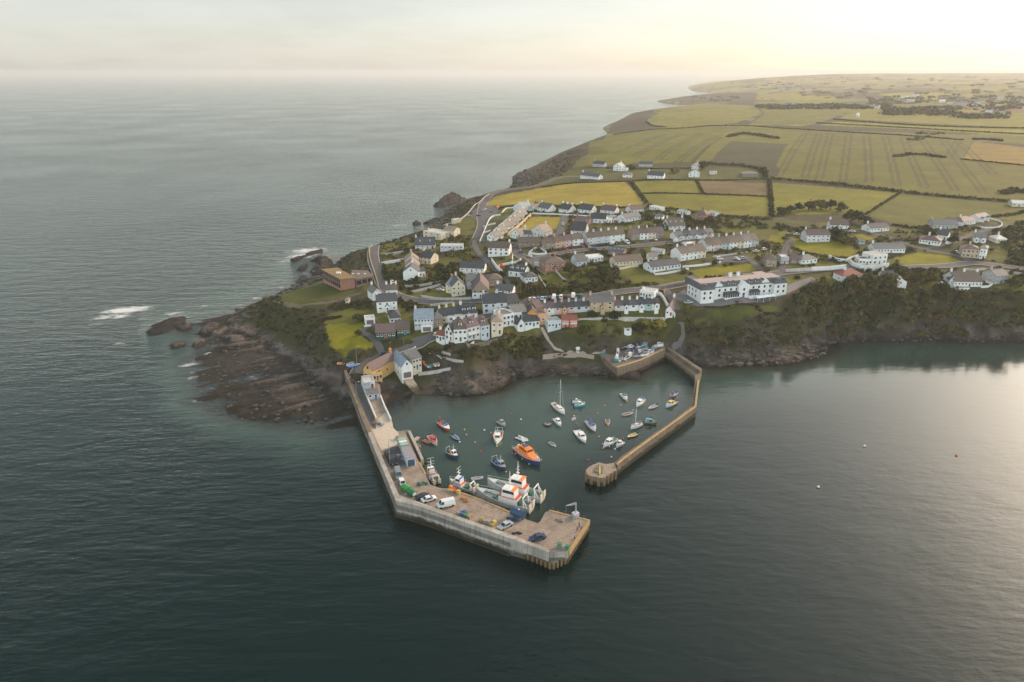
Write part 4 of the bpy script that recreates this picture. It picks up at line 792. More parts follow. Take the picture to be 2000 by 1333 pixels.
hs_('farm_shed', 'farm building with white roof by the hedge of the far green field', (1976,404),(2004,405),9,3,2,'cream','white',ch=0,cat='shed')
# west side
hs_(HN, 'white gabled house, tallest of the cluster above the hedge, gable to the harbour', (788,549.5),(818,547),9,5.4,4,'white','slate','g',ch=1,wins=0)
hs_(HN, 'cream gabled house, second going back in the white cluster', (793,537),(820,534),8,5.6,3.8,'cream','tan','g',ch=2)
hs_(HN, 'pinkish gabled house, third going back in the white cluster', (792,526),(819,523),8,5.6,3.8,'pink','tan','g',ch=2)
hs_('annexe', 'white annexe with dark roof on the east side of the tallest cluster house', (819,543),(831,541),8,4,1.8,'white','slate',ch=0,wins=2)
hs_(HN, 'long cream house with dark roof at the back of the white cluster', (820,516),(842,517),9,4.6,3.4,'cream','dark',ch=1)
hs_(HN, 'grey walled house with steep almost black roof above the white cluster', (811,489),(849.5,486),11,3,5,'lgrey','dark',ch=1,skyl=2)
hs_(HN, 'cream modern house with blue glass front facing the sea cliff', (827,466.5),(861,469.5),11,5,0,'cream','light','f',ch=1,wins=3,fr='b')
hs_(HN, 'cream house with large garage door east of the blue glazed house', (866,463.5),(887,463.5),10,5,2.6,'cream','tan',ch=1,gar=1)
hs_('shelter', 'long low cream shelter on the cliff road', (887,438),(901,434),4,2.6,0,'cream','white','f',ch=0,wins=0,cat='shelter')
hs_('bungalow', 'white bungalow with dark roof and four coloured windows in the green gardens', (898,535),(945,533.5),9,3,3,'white','dark',ch=0,wins=5,cat='bungalow')
hs_('stable_block', 'long low white outbuilding south of the cliff houses', (860,492),(904,488.5),7,2.8,0,'lgrey','light','f',ch=0,wins=6,cat='outbuilding')
hs_(HN, 'cream Victorian house with front gable and bay, inside the curved roadside wall', (883,580.5),(909,576.5),10,5.8,4.2,'cream','slate','g',ch=1,wins=3)
hs_(HN, 'grey roofed side wing of the cream house inside the curved roadside wall', (871,572),(883,574.5),9,5.2,3.4,'cream','blue','s',ch=1,chim='brick')
hs_('pub', 'gabled pub with brown stone upper wall, white shopfront and purple roof', (922.4,584.6),(954.8,582),16,5,6,'white','purple','g',ch=1,wins=3,fr='b',topwall='stone',cat='pub')
hs_(HN, 'grey roofed house behind the gabled pub', (912,566),(930,564),9,5,3.6,'lgrey','grey',ch=1)
hs_(HN, 'brown stone house with hipped brown roof behind the gabled pub', (955,561),(981,558),10,4.2,2.6,'stone','brown','h',ch=0)
hs_('shed', 'small shed with bright red roof and blue edge beside the stone house', (938,552.5),(953,555),5,2.6,1.4,'white','red',ch=0,wins=1,cat='shed')
hs_(HN, 'plain white house with slate roof on the street east of the pub', (967,583.8),(1000,583.8),8,4.6,2.6,'white','slate',ch=1,wins=3)
hs_(HN, 'white house with three round topped dormers in a dark roof', (993,540.5),(1024,542),8,3.4,3.4,'white','dark',ch=2,dorm=3)
hs_(HN, 'white wing with glazed front and terrace below the three dormers', (1026,554.5),(1050,550),9,3,2.4,'white','slate','h',ch=0,wins=4)
hs_(HN, 'white house with bay window and dark roof nearest the headland lawns', (737,612.5),(776.5,606),9,5.6,3.2,'white','slate',ch=1,wins=3,porch=1)
hs_(HN, 'white gabled house behind the bay windowed one near the headland lawns', (729,588.5),(746,584),9,4.4,2.8,'white','grey','g',ch=1)
hs_(HN, 'small house with three white chimneys behind the two white headland houses', (754,580),(776,577),8,3.6,2.4,'white','brown',ch=3,chim='white')
hs_('garage', 'flat white garage with wide brown door at the end of the headland drive', (713.6,636),(733,633),6,2.6,0,'white','light','f',ch=0,gar=1,cat='garage')
hs_('bungalow', 'dark hipped bungalow with white bay facing the harbour, above the green huts', (763,636.5),(783.5,632.5),12,3,2.6,'white','dark','h',ch=0,wins=3,cat='bungalow')
hs_('hall', 'dark green hall with wide brown roof beside the headland lane', (735,666),(773,662),9,2.9,2.8,'darkgreen','purple',ch=0,wins=5,cat='hall')
hs_('hall', 'second dark green hall with brown roof, further up the lane', (776,659),(801,655.5),9,2.9,2.8,'darkgreen','brown',ch=0,wins=4,cat='hall')
hs_('guest_house', 'large house with pale blue grey roof and white canopy on the street corner', (810,646),(847,642.5),13,4.8,3,'lgrey','blue',ch=1,wins=6,porch=0,cat='house')
hs_('shop_porch', 'white flat canopy front with dark opening below the blue grey roof', (823,650),(845,647.6),3.2,2.6,0,'white','white','f',ch=0,gar=1,cat='porch')
hs_(HN, 'house with grey hipped roof east of the pale blue grey roof', (848,641),(866,638),9,4.2,2.4,'stone','grey','h',ch=0)
terrace('cottage', 'the row behind the harbour front terrace', (860,634),(902,626.5), [(1,'cream','dark','cream cottage'),(1,'white','dark','white cottage'),(1,'white','dark','white end cottage')], 'dark roofed cottages behind the front terrace', 8, 4, 3, cat='cottage', chim='cream')
hs_(HN, 'white house with dark roof and three white dormers in line behind the front terrace', (903,628),(933,621.5),8,3.2,4,'white','dark',ch=1,dorm=3)
hs_('cottage', 'low white cottage with red brown roof at the west end of the front terrace', (852,667.5),(869,672.5),6,2.8,1.6,'white','red',ch=1,fr='t',wins=3,cat='cottage')
hs_(HN, 'white house with steep dark gable in the front terrace above the harbour', (870,672.5),(884.5,671),13,4.6,3.6,'white','slate','g',ch=1,wins=2,fr='k')
hs_(HN, 'white three storey house with round window dormer in the front terrace', (887,671.5),(912.5,669),10,6,3,'white','brown','s',ch=1,wins=3,dorm=1,oh=(.1,0))
hs_(HN, 'pale house with balcony rail in the front terrace', (913.5,668),(937.5,664.5),10,6.2,2.8,'pale','purple','s',ch=1,wins=3,dorm=1,balc=1,oh=(0,0))
hs_(HN, 'pale blue white house with dormer in the front terrace', (939,664.5),(956.5,661.5),10,6.2,2.8,'blue','purple','s',ch=1,wins=2,dorm=1,oh=(0,0))
hs_(HN, 'cream house with hipped brown roof at the east end of the front terrace', (960,660.5),(981.5,656),9,6.2,1.8,'cream','tan','h',ch=1,wins=2,chim='peach')
hs_(HN, 'white house with blue balcony east of the cream end house', (982,640.5),(1004,637),9,5.2,0,'white','grey','f',ch=1,wins=3,fr='b')
hs_(HN, 'white upper house with grey roof and two dark windows above the balcony house', (1004.5,628.5),(1028.5,624.5),11,4,2,'white','grey','s',ch=0,wins=3,fr='k')
hs_('bungalow', 'white gable end of the dark roofed harbour bungalow', (1011,647.5),(1024,646),9,2.9,2.6,'white','dark','g',ch=0,wins=1,fr='b',cat='bungalow')
hs_('bungalow', 'long dark roofed harbour bungalow with blue framed windows', (1024.5,646),(1053.5,640.5),10,3,3.2,'white','dark','s',ch=0,wins=4,fr='b',cat='bungalow')
terrace(HN, 'the main street terrace', (943.5,614.5),(990,610), [(1.35,'lgrey','dark','light grey house with green shop canopy'),(1,'lgrey','dark','light grey house with teal shopfront')], 'light grey terrace in the main street', 9.5, 5.6, 4, fr='t')
hs_(HN, 'bright pink house with white windows in the main street', (991.5,609.5),(1014.5,605),9,4.4,3.6,'pink','dark','s',ch=1,wins=4,dorm=0)
hs_(HN, 'flat roofed grey building in front of the bright pink house', (985,622),(1020,614.5),6,3,0,'pale','grey','f',ch=0,wins=4)
hs_(HN, 'dark roofed house with bright orange gable wall', (1030,630),(1048,629),13,4,2.6,'orange','dark','g',ch=0,wins=2)
hs_(HN, 'orange brown flat roofed house with square white window', (1051.5,634.5),(1069,632.5),8,4.2,0,'peach','brown','f',ch=1,wins=1,chim='orange')
hs_(HN, 'dark roofed brown house at the west end of the pink and white cottages', (1048,617),(1061,614.5),8,3.4,3.4,'brown','purple','s',ch=1)
hs_('terrace_house', 'pale blue white flat house with sun deck beside the coral balconies', (1070,650),(1096,643),6,3.4,0,'blue','light','f',ch=0,wins=4,cat='house')
hs_('beach_house', 'coral red house with balcony, west one of the pair', (1097,641.5),(1111,640.8),6,3.6,1.4,'coral','red','s',ch=0,wins=3,balc=1,cat='house')
hs_('beach_house', 'coral red house with balcony, east one of the pair', (1112.5,640.8),(1127,640),6,3.6,1.4,'coral','red','s',ch=0,wins=3,balc=1,cat='house')
terrace('cottage', 'the western cottage row', (1062,615),(1152,609), [(1.5,'white','purple','white cottage with gabled porch',{'porch':1,'dorm':0}),(.9,'pink','dark','pink and white cottage'),(1,'peach','dark','orange gabled cottage',{'porch':1}),(1,'pink','dark','faded pink cottage'),(1.1,'lgrey','dark','light grey cottage with teal windows',{'fr':'t'}),(1,'lgrey','dark','light grey end cottage')], 'cottage row west of the big stone house', 6.5, 2.7, 1.9, cat='cottage')
bs = hs_(HN, 'big cream stone house with pointed porch in the middle of the cottage rows', (1153,609.8),(1198.6,608.2),8,4.9,2.8,'sandst','grey','s',ch=2,wins=3,porch=1)
terrace('cottage', 'the eastern cottage row', (1200,608),(1288,604.5), [(1,'pale','purple','pale cottage'),(1,'white','dark','white cottage with gabled porch',{'porch':1}),(1,'white','slate','white cottage'),(1,'white','dark','white cottage with large gabled porch',{'porch':1}),(1,'teal','dark','teal cottage'),(1,'white','dark','white end cottage',{'porch':1})], 'cottage row east of the big stone house', 6.5, 2.7, 1.9, cat='cottage', ch=1)
hs_(HN, 'white gabled cottage at the foot of the hotel lane, end on to the harbour', (1299,623),(1313,621),15,3.2,2.8,'white','purple','g',ch=1,wins=2)
hs_(HN, 'white modern flat house with teal windows above the white cottage row', (1249,580),(1277,584),7,3.4,0,'white','light','f',ch=1,wins=5,fr='t',chim='white')
hs_('shed', 'plain white flat shed alone on the garden slope above the boatyard', (1219,653.5),(1233,654.5),4,1.7,0,'white','white','f',ch=0,wins=1,cat='shed')
hs_('kiosk', 'tiny white kiosk with pyramid roof on the beach wall', (1126,692),(1131,692.3),1.6,2.6,1,'white','white','h',ch=0,wins=1,cat='kiosk')
# ---------------------------------------------------------------- roads and paved places (sheets draped on the ground)
def drape(name, pl, m, dz=.14, step=2.0):
    pl = np.asarray(pl)[:, :2]; bd = []; ROADS.append((np.vstack([pl, pl[:1]]), 1)); c0 = pl.mean(0); ROADS.append((np.array([c0+(p-c0)*.55 for p in pl]), 5))
    for i in range(len(pl)):
        a, b = pl[i], pl[(i+1) % len(pl)]; n = max(1, int(np.hypot(*(b-a))/step))
        bd += [a+(b-a)*k/n for k in range(n)]
    bd = np.array(bd); nb_ = len(bd); lo, hi = bd.min(0), bd.max(0)
    gx, gy = np.meshgrid(np.arange(lo[0], hi[0], step), np.arange(lo[1], hi[1], step)); gx, gy = gx.ravel(), gy.ravel()
    k = inpoly(gx, gy, pl) & (segdist(gx, gy, pl, True) > step*.45); pts = np.vstack([bd, np.c_[gx[k], gy[k]]])
    r = delaunay_2d_cdt([Vector(p) for p in pts], [(i, (i+1) % nb_) for i in range(nb_)], [], 0, 1e-5)
    v = np.array([p[:] for p in r[0]]); z = hz(v[:, 0], v[:, 1])+dz; tr_ = []
    for f in r[2]:
        c = v[list(f)].mean(0)
        if inpoly(c[:1], c[1:2], pl)[0]: tr_.append(f)
    me = bpy.data.meshes.new(name); me.from_pydata([(x, y, zz) for (x, y), zz in zip(v, z)], [], tr_); me.materials.append(m)
    o = bpy.data.objects.new(name, me); C.objects.link(o); o['kind'] = 'structure'; return o
def smooth_line(w, step=3.0):
    w = np.asarray(w, float); n = len(w); out = []
    for i in range(n-1):
        p0, p1, p2, p3 = w[max(i-1, 0)], w[i], w[i+1], w[min(i+2, n-1)]; k = max(1, int(np.hypot(*(p2-p1)[:2])/step))
        for j in range(k):
            t_ = j/k; out.append(.5*((2*p1)+(-p0+p2)*t_+(2*p0-5*p1+4*p2-p3)*t_**2+(-p0+3*p1-3*p2+p3)*t_**3))
    out.append(w[-1]); return np.array(out)
tarm = mat('tarmac', (.115, .105, .105), .9, .16, .7, .2); kerbm = mat('kerb_stone', (.33, .30, .27), .85, .12); concm = mat('concrete_yard', (.34, .29, .25), .85, .18, .5)
def road(name, px, wid, m=None, kerb=True, dz=.16):
    w = smooth_line([G(*p)[:2] for p in px]); d = np.gradient(w, axis=0); d /= np.maximum(np.hypot(d[:, 0], d[:, 1])[:, None], 1e-6); nrm = np.c_[-d[:, 1], d[:, 0]]
    ROADS.append((w, wid)); zc_ = hz(w[:, 0], w[:, 1]); prof = [(-wid/2-.6, .11), (-wid/2, .11), (-wid/2, 0), (0, .04), (wid/2, 0), (wid/2, .11), (wid/2+.6, .11)] if kerb else [(-wid/2, 0), (0, .04), (wid/2, 0)]
    vs = []; fs = []; ms = []
    for i in range(len(w)):
        for o_, h_ in prof:
            q = w[i]+nrm[i]*o_; vs.append((q[0], q[1], float(hz(q[0], q[1]))*.6+zc_[i]*.4+dz+h_))
    K = len(prof)
    for i in range(len(w)-1):
        for j in range(K-1): fs.append((i*K+j, i*K+j+1, (i+1)*K+j+1, (i+1)*K+j)); ms.append(1 if kerb and j in (0, 1, K-3, K-2) else 0)
    me = bpy.data.meshes.new(name); me.from_pydata(vs, [], fs); me.materials.append(m or tarm); me.materials.append(kerbm); me.polygons.foreach_set('material_index', ms)
    o = bpy.data.objects.new(name, me); C.objects.link(o); o['kind'] = 'structure'; return o
road('road', [(1135,346),(1100,346),(1066,358),(1030,367),(985,373),(957,382),(944,398),(940,420),(941,443),(932,466)], 6)
road('road', [(832,451),(800,458),(768,466),(742,476),(730,485),(729,505),(738,532),(750,560),(772,577),(805,586),(840,591),(893,589),(930,587.5),(965,590),(1000,594)], 6)
road('road', [(1000,594),(1030,597),(1085,592),(1150,582),(1210,571),(1290,563),(1337,555),(1420,543),(1500,537),(1570,529),(1650,523),(1705,522),(1760,523),(1850,520),(1905,515),(2010,527)], 6)
road('road', [(1000,594),(965,612),(935,624),(905,636),(870,650),(835,662),(805,674),(772,684),(748,692),(728,704),(705,716),(695,730)], 5.5)
road('lane', [(748,692),(737,672),(722,656),(706,649),(716,639),(742,635)], 3.2, kerb=False)
road('lane', [(928,470),(928,482),(938,498),(952,512),(968,526),(984,540),(990,556),(1000,580)], 3.5, kerb=False)
road('road', [(932,468),(970,475),(1010,475),(1060,470),(1110,464),(1150,456)], 5, kerb=False)
road('road', [(1004,480),(1012,497),(1041,507),(1084,497),(1138,489),(1192,485),(1246,481),(1300,475),(1345,472),(1400,467),(1445,461)], 5.5)
road('road', [(1041,419.5),(1095,421),(1102,428),(1096,442),(1092,457),(1070,462)], 5, kerb=False)
road('road', [(1041,419.5),(1150,424),(1215,427)], 4, kerb=False)
road('lane', [(1655,452),(1690,455),(1717,459),(1760,473),(1800,487),(1840,495),(1870,500),(1912,517),(1950,520)], 4, kerb=False)
road('lane', [(1800,487),(1850,478),(1890,462),(1940,446),(1975,440)], 3.5, kerb=False)
road('lane', [(1300,562),(1312,585),(1322,605),(1330,630),(1332,652),(1325,668),(1312,678)], 3.2, kerb=False)
road('lane', [(1500,537),(1478,520),(1460,508),(1400,508)], 4, kerb=False)
road('lane', [(1545,470),(1532,490),(1535,508),(1525,530)], 3.5, kerb=False)
road('footpath', [(1058,640),(1068,660),(1085,682),(1140,690),(1180,690)], 1.6, concm, kerb=False)
drape('car_park', [G(*p) for p in [(1014,593),(1030,582),(1090,579),(1150,573),(1156,580),(1100,590),(1040,597)]], tarm, .2)
drape('car_park', [G(*p) for p in [(912,420),(940,402),(962,404),(975,412),(955,430),(946,470),(935,470),(938,440),(925,428)]], tarm, .2)
drape('car_park', [G(*p) for p in [(1396,512),(1400,503),(1460,500),(1470,510),(1440,514)]], tarm, .2)
drape('car_park', [G(*p) for p in [(1306,582),(1340,593),(1366,600),(1455,592),(1532,578),(1562,562),(1592,547),(1585,541),(1540,556),(1535,568),(1366,588),(1336,566)]], mat('hotel_tarmac', (.15, .14, .145), .9, .12), .12)
drape('forecourt', [G(*p) for p in [(800,664),(828,656),(850,650),(870,652),(850,664),(815,675)]], tarm, .2)
drape('courtyard', [G(*p) for p in [(1016,510),(1040,520),(1060,512),(1048,500),(1020,498)]], tarm, .2)
# ---------------------------------------------------------------- walls of stone and render
def wall_line(name, label, px, h, wd, mk, cat='wall', z=None, sink=1.2, group=None, cap=None):
    w = [G(*p) if z is None else P(p[0], p[1], z) for p in px]; w2 = smooth_line([p[:3] for p in w], 4.0) if len(px) > 2 else np.array([w[0], ((np.array(w[0])+np.array(w[1]))/2), w[1]])
    d = np.gradient(w2[:, :2], axis=0); d /= np.maximum(np.hypot(d[:, 0], d[:, 1])[:, None], 1e-6); nr = np.c_[-d[:, 1], d[:, 0]]; vs = []; fs = []
    gz = hz(w2[:, 0], w2[:, 1]) if z is None else np.full(len(w2), z)
    gz = np.maximum(gz, w2[:, 2]) if z is None else gz
    for i, p in enumerate(w2):
        for s_, zz in ((-1, -sink), (-1, h), (1, h), (1, -sink)): q = p[:2]+nr[i]*s_*wd/2; vs.append((q[0]-w2[0][0], q[1]-w2[0][1], gz[i]+zz-gz[0]))
    for i in range(len(w2)-1):
        for j in range(4): fs.append((i*4+j, (i+1)*4+j, (i+1)*4+(j+1) % 4, i*4+(j+1) % 4))
    n = (len(w2)-1)*4; fs += [(0, 1, 2, 3), (n+3, n+2, n+1, n)]
    m = MB(); m.add(vs, fs, mk); me = m.mesh(name); me.validate(); o = bpy.data.objects.new(name, me); C.objects.link(o); o.location = (w2[0][0], w2[0][1], gz[0]); tag(o, label, cat, group); return o
ww_ = wallm('white'); gw_ = mat('old_render', (.46, .43, .40), .85, .15, .6, grime=.4); sw_ = mat('rubble_stone', (.22, .18, .145), .9, .35, 1.5, bump=.6)
for lab, px, h, wd, mk in [
 ('curved pale wall inside the road bend below the Victorian house', [(823,581),(850,586),(885,587),(921,585.5)], 1.3, .4, gw_),
 ('pale garden wall running up from the gate to the Victorian house drive', [(804,573),(830,567),(868,556)], 1.2, .35, gw_),
 ('upper pale wall beside the rough lawn west of the Victorian house', [(783,562),(820,560),(860,552)], 1.1, .35, gw_),
 ('low grey wall on the harbour side of the road bend', [(840,599),(860,596),(885,593)], 1, .35, gw_),
 ('white curved wall beside the lane above the three dormer house', [(960,511),(969,524),(981,536)], 2.0, .4, ww_),
 ('white wall stub and gate pier by the big white two storey house', [(1001,514),(1001,505)], 2.2, .5, ww_),
 ('white wall rising towards the red ball ornament', [(974,522),(988,518),(1006,515),(1018,509)], 1.3, .35, ww_),
 ('lichened wall down the lane from the car park east of the dormer house', [(1022,506),(1045,524),(1066,538)], 1.2, .35, mat('lichen_wall', (.30, .26, .16), .9, .25)),
 ('white rendered wall along the cliff gardens, upper', [(745,500),(765,498),(788,494)], 1.4, .35, gw_),
 ('white rendered wall along the cliff gardens, lower', [(745,518),(768,514),(788,511)], 1.8, .35, ww_),
 ('white wall around the end garden of the holiday row', [(937,474),(945,455),(956,430),(966,423),(978,421)], 1.2, .3, ww_),
 ('white crosswise wall between the lower holiday row gardens', [(944,457),(958,452)], 1, .3, ww_),
 ('white crosswise wall between the middle holiday row gardens', [(950,442),(968,438)], 1, .3, ww_),
 ('tan wall along the western edge of the yellow square field', [(992,461),(1012,445),(1037,422)], 2, .6, mat('tan_wall', (.5, .4, .26), .9, .15)),
 ('long white front wall of the bungalows under the yellow field', [(1040,418.5),(1095,421),(1150,424),(1205,424)], 1.1, .35, ww_),
 ('white wall ring around the wide gabled house lawn', [(980,417),(990,408),(1003,407)], 1, .3, ww_),
 ('white wall round the square garden behind the coloured terrace', [(1033,496),(1044,487),(1052,485),(1068,497),(1050,499),(1033,496)], 1.1, .35, ww_),
 ('white wall east of the coloured terrace', [(1144,481),(1158,488)], 1.2, .35, gw_),
 ('cream wall in front of the yellow bungalow', [(1192,519),(1203,528),(1232,523),(1262,519)], 1.1, .35, wallm('cream')),
 ('white patio wall before the veranda bungalow', [(1270,529),(1280,538),(1300,536),(1345,527)], 1, .35, ww_),
 ('white wall between the terrace gardens and the yellow lawn', [(1333,523),(1370,520),(1408,514)], 1, .35, ww_),
 ('low wall with coping by the parked cars above the lawn', [(1392,503),(1420,500),(1460,494)], .9, .35, gw_),
 ('stone wall behind the hotel from the lane to its corner', [(1292,566),(1315,560),(1338,557)], 1.4, .4, sw_),
 ('short stone wall enclosing the lot west of the hotel', [(1300,585),(1296,575),(1300,568)], 1.6, .4, sw_),
 ('long white wall along the lane behind the white cottage row', [(1252,577),(1275,573),(1290,578),(1301,596),(1312,610),(1318,620)], 1.6, .4, ww_),
 ('white roadside wall below the small white hipped bungalow', [(1584,530),(1620,528.5),(1651,525)], 2.2, .5, ww_),
 ('grey roadside wall west of the long white roadside wall', [(1534,532),(1560,531.5),(1583,530)], 1.6, .5, gw_),
 ('white swooping wall beside the drive of the modern villa', [(1618,503.5),(1635,510),(1652,512),(1664,506),(1676,503)], 1.6, .4, ww_),
 ('white curved retaining wall in front of the modern villa', [(1656,512),(1665,520),(1680,526),(1710,526),(1735,522)], 2.2, .5, ww_),
 ('thin white rail wall on the sea side of the road near the villa', [(1680,531),(1700,530),(1714,529.5)], .9, .3, ww_),
 ('white wall of the circular drive', [(1907,445),(1925,447),(1945,447),(1957,441),(1950,433),(1935,429)], 1.1, .35, ww_),
 ('white terrace wall on the cliff lawn before the big brown roofed house', [(1856,561),(1868,567),(1893,567)], 1.2, .35, ww_),
 ('white angled yard wall east of the big brown roofed house', [(1916,563),(1930,562),(1938,557),(1925,552)], 1.1, .35, ww_),
 ('bright sunlit wall along the far bend of the road', [(1940,530),(1965,533),(2004,539)], 1.2, .4, gw_),
 ('pale wall above the road west of the bend', [(1882,528),(1905,530),(1925,528)], 1.1, .4, gw_),
 ('cream front wall along the brick house side of the meadow', [(1085,531),(1098,545),(1106,551)], 1, .35, gw_),
 ('pale wall down the west side of the brick house lawn', [(1052,541),(1060,554),(1066,563)], 1, .35, gw_),
 ('long pale wall at the foot of the cottage row lawns', [(1068,628),(1120,627),(1150,625),(1200,623),(1300,624)], .9, .35, gw_),
 ('brown retaining wall under the east end of the front terrace', [(913,682),(930,676),(958,669),(990,660)], 1.0, .8, sw_),
 ('white curved parapet above the brown retaining wall', [(907,672),(918,676),(926,671)], 1, .3, ww_),
 ('long low beach wall east of the rocks', [(1060,700),(1090,697),(1135,697),(1160,702)], 1.6, .7, mat('beach_wall', (.34, .28, .23), .9, .15)),
 ('stone wall along the seaward side of the cliff road', [(955,381),(935,398),(912,420),(890,435),(866,442)], 1, .5, gw_),
 ('cliff top wall following the bend of the headland road', [(832,449),(781,463.5),(754,470),(730,479),(722,492),(724,510),(735,545),(741,566)], 1, .45, mat('ochre_wall', (.42, .33, .2), .9, .2)),
 ('white wall on the slope above the lifeboat station', [(764,704),(780,698),(808,688),(812,684)], 1.8, .4, ww_),
 ('pale path wall down from the lifeboat station gardens to the rocks', [(838,694),(870,702),(905,708)], .8, .4, gw_),
 ('upper pale terrace wall in the gardens above the lifeboat station', [(838,686),(860,688),(880,694)], .8, .4, gw_),
 ('boat slip wall east of the lifeboat station', [(817,733),(850,728),(880,722)], .9, .8, gw_),
 ('white crosswise garden wall below the headland house', [(711,640),(725,638)], .8, .3, ww_)]:
    wall_line('garden_wall', lab, px, h, wd, mk, group='garden and roadside walls')
# ---------------------------------------------------------------- hotel
def hotel():
    a, b, rz, L = frame((1363, 590.5), (1529.5, 571.5)); o = L/2; z = max(a[2], b[2])+.1; d = 10.5; e = 5.3
    t = thing('hotel', 'long white hotel with dark mansard roof, front gables and two glazed verandas', 'hotel', ((a[0]+b[0])/2, (a[1]+b[1])/2, z), rz)
    wm = wallm('white'); w = MB(); w.box(-o, o, 0, d, -3, e, wm); w.box(-o, -o+7, -2.2, 0, -3, e, wm); w.box(o-7, o, -2.2, 0, -3, e, wm); w.box(-2.8, 2.8, -1.6, 0, -3, e+.6, wm)
    w.box(-o-.12, o+.12, -.14, d+.1, 2.65, 2.78, wm)
    for x in (-o+10.5, 0, o-10.5):
        y = -1.62 if x == 0 else -.02; w.add([(x-2.6, y, e), (x+2.6, y, e), (x, y, e+2.5), (x-2.6, 3.5, e), (x+2.6, 3.5, e), (x, 3.5, e+2.5)], [(0, 1, 2), (0, 2, 5, 3), (1, 4, 5, 2)], wm)
    w.build('wall', t); r = MB(); sl_ = roofm('slate'); q = .35; k = 1.5; e2 = e+2.1
    r.add([(-o-q, -q, e), (o+q, -q, e), (o+q, d+q, e), (-o-q, d+q, e), (-o+k, k, e2), (o-k, k, e2), (o-k, d-k, e2), (-o+k, d-k, e2)], [(0, 3, 2, 1), (0, 1, 5, 4), (1, 2, 6, 5), (2, 3, 7, 6), (3, 0, 4, 7)], sl_)
    for x0, x1 in ((-o-.2, -o+7.2), (o-7.2, o+.2)):
        r.add([(x0, -2.5, e), (x1, -2.5, e), (x1, 1, e), (x0, 1, e), (x0+1, -1.2, e2-.02), (x1-1, -1.2, e2-.02), (x1-1, 2, e2-.02), (x0+1, 2, e2-.02)], [(0, 3, 2, 1), (0, 1, 5, 4), (1, 2, 6, 5), (3, 0, 4, 7), (4, 5, 6, 7)], sl_)
    lr = mat('pink_felt', (.36, .29, .26), .8, .12); r.box(-o+k, o-k, k, d-k, e2-.1, e2+.12, lr)
    r.box(-o+2, -o+6, d-k, d+6, e-2, e2-.3, sl_); r.box(o-9, o-3, d-k, d+4, e-2, e2-.4, lr)
    ro = r.build('roof', t)
    for x in (-1.7, 2.6): chimney(ro, x, d-k-.6, e2, wm, 2.2, 1.6)
    xs = [-o+1.8+i*(L-3.6)/14 for i in range(15)]
    for i, x in enumerate(xs):
        y = -2.2 if i in (0, 1, 13, 14) else (-1.6 if i == 7 else 0)
        for z0 in (.7, 3.1):
            if z0 < 1 and i in (4, 5, 6, 8, 9): continue
            put('window', winmesh(1.2, 1.4, 'w'), t, (x, y, z0))
    for i in (0, 1, 3.6, 4.8, 5.6, 8.5, 9.6, 10.7, 12.9, 13.9):
        x = xs[0]+i*(xs[1]-xs[0]); y0 = -1.6 if i < 2 or i > 12.5 else .5; dm = MB(); dm.box(x-.65, x+.65, y0, y0+1.8, e+.3, e+1.9, wm); dm.tube([(x, y0-.1, e+1.75), (x, y0+1.8, e+1.75)], .68, sl_, 8)
        dd = dm.build('dormer', ro); put('window', winmesh(.75, 1.0, 'w'), dd, (x, y0-.02, e+.5))
    for i, (x0, x1) in enumerate(((xs[4]-1, xs[6]+.4), (xs[8]-.4, xs[9]+2.4))):
        v = MB(); v.box(x0, x1, -2.3, -.003, -1, .6, wm); v.box(x0+.1, x1-.1, -2.2, -.003, .6, 2.3, glassm()); v.add([(x0-.2, -2.5, 2.3), (x1+.2, -2.5, 2.3), (x1+.2, -.02, 3.0), (x0-.2, -.02, 3.0), (x0-.2, -2.5, 2.2), (x1+.2, -2.5, 2.2), (x1+.2, -.02, 2.9), (x0-.2, -.02, 2.9)], [(0, 1, 2, 3), (7, 6, 5, 4), (0, 4, 5, 1), (1, 5, 6, 2), (3, 7, 4, 0)], roofm('dark'))
        for j in range(7): xx = x0+.1+j*(x1-x0-.2)/6; v.box(xx-.07, xx+.07, -2.26, -2.2, .6, 2.3, framem())
        v.build('veranda', t)
    m2 = MB(); m2.box(-.6, .6, -1.68, -1.6, 0, 2.2, mat('door_black', (.04, .04, .05))); m2.build('door', t)
    for y in (2.5, 5.5, 8.5):
        for z0 in (.7, 3.1): put('window', winmesh(1.0, 1.4, 'w'), t, (-o, y, z0), -math.pi/2)
    return t
hotel(); _a, _b, _r, _l = frame((1363, 590.5), (1529.5, 571.5)); HOUSES.extend([(_a[0]+(_b[0]-_a[0])*f+3*-math.sin(_r), _a[1]+(_b[1]-_a[1])*f+5, 9) for f in (0, .2, .4, .6, .8, 1)])
mq = thing('marquee', 'long white open marquee roof on the terrace in front of the hotel', 'marquee', G(1473+20, 588), frame((1474, 590), (1517, 584))[2])
m = MB(); m.add([(-5.5, -1.5, 2.2), (5.5, -1.5, 2.2), (5.5, 1.5, 2.2), (-5.5, 1.5, 2.2), (-5.2, 0, 3), (5.2, 0, 3)], [(0, 1, 5, 4), (1, 2, 5), (2, 3, 4, 5), (3, 0, 4), (0, 3, 2, 1)], wallm('white')); m.build('canopy', mq)
m = MB(); [m.tube([(x, y, -.3), (x, y, 2.2)], .08, framem(), 5) for x in (-5.3, -1.8, 1.8, 5.3) for y in (-1.4, 1.4)]; m.build('frame', mq)
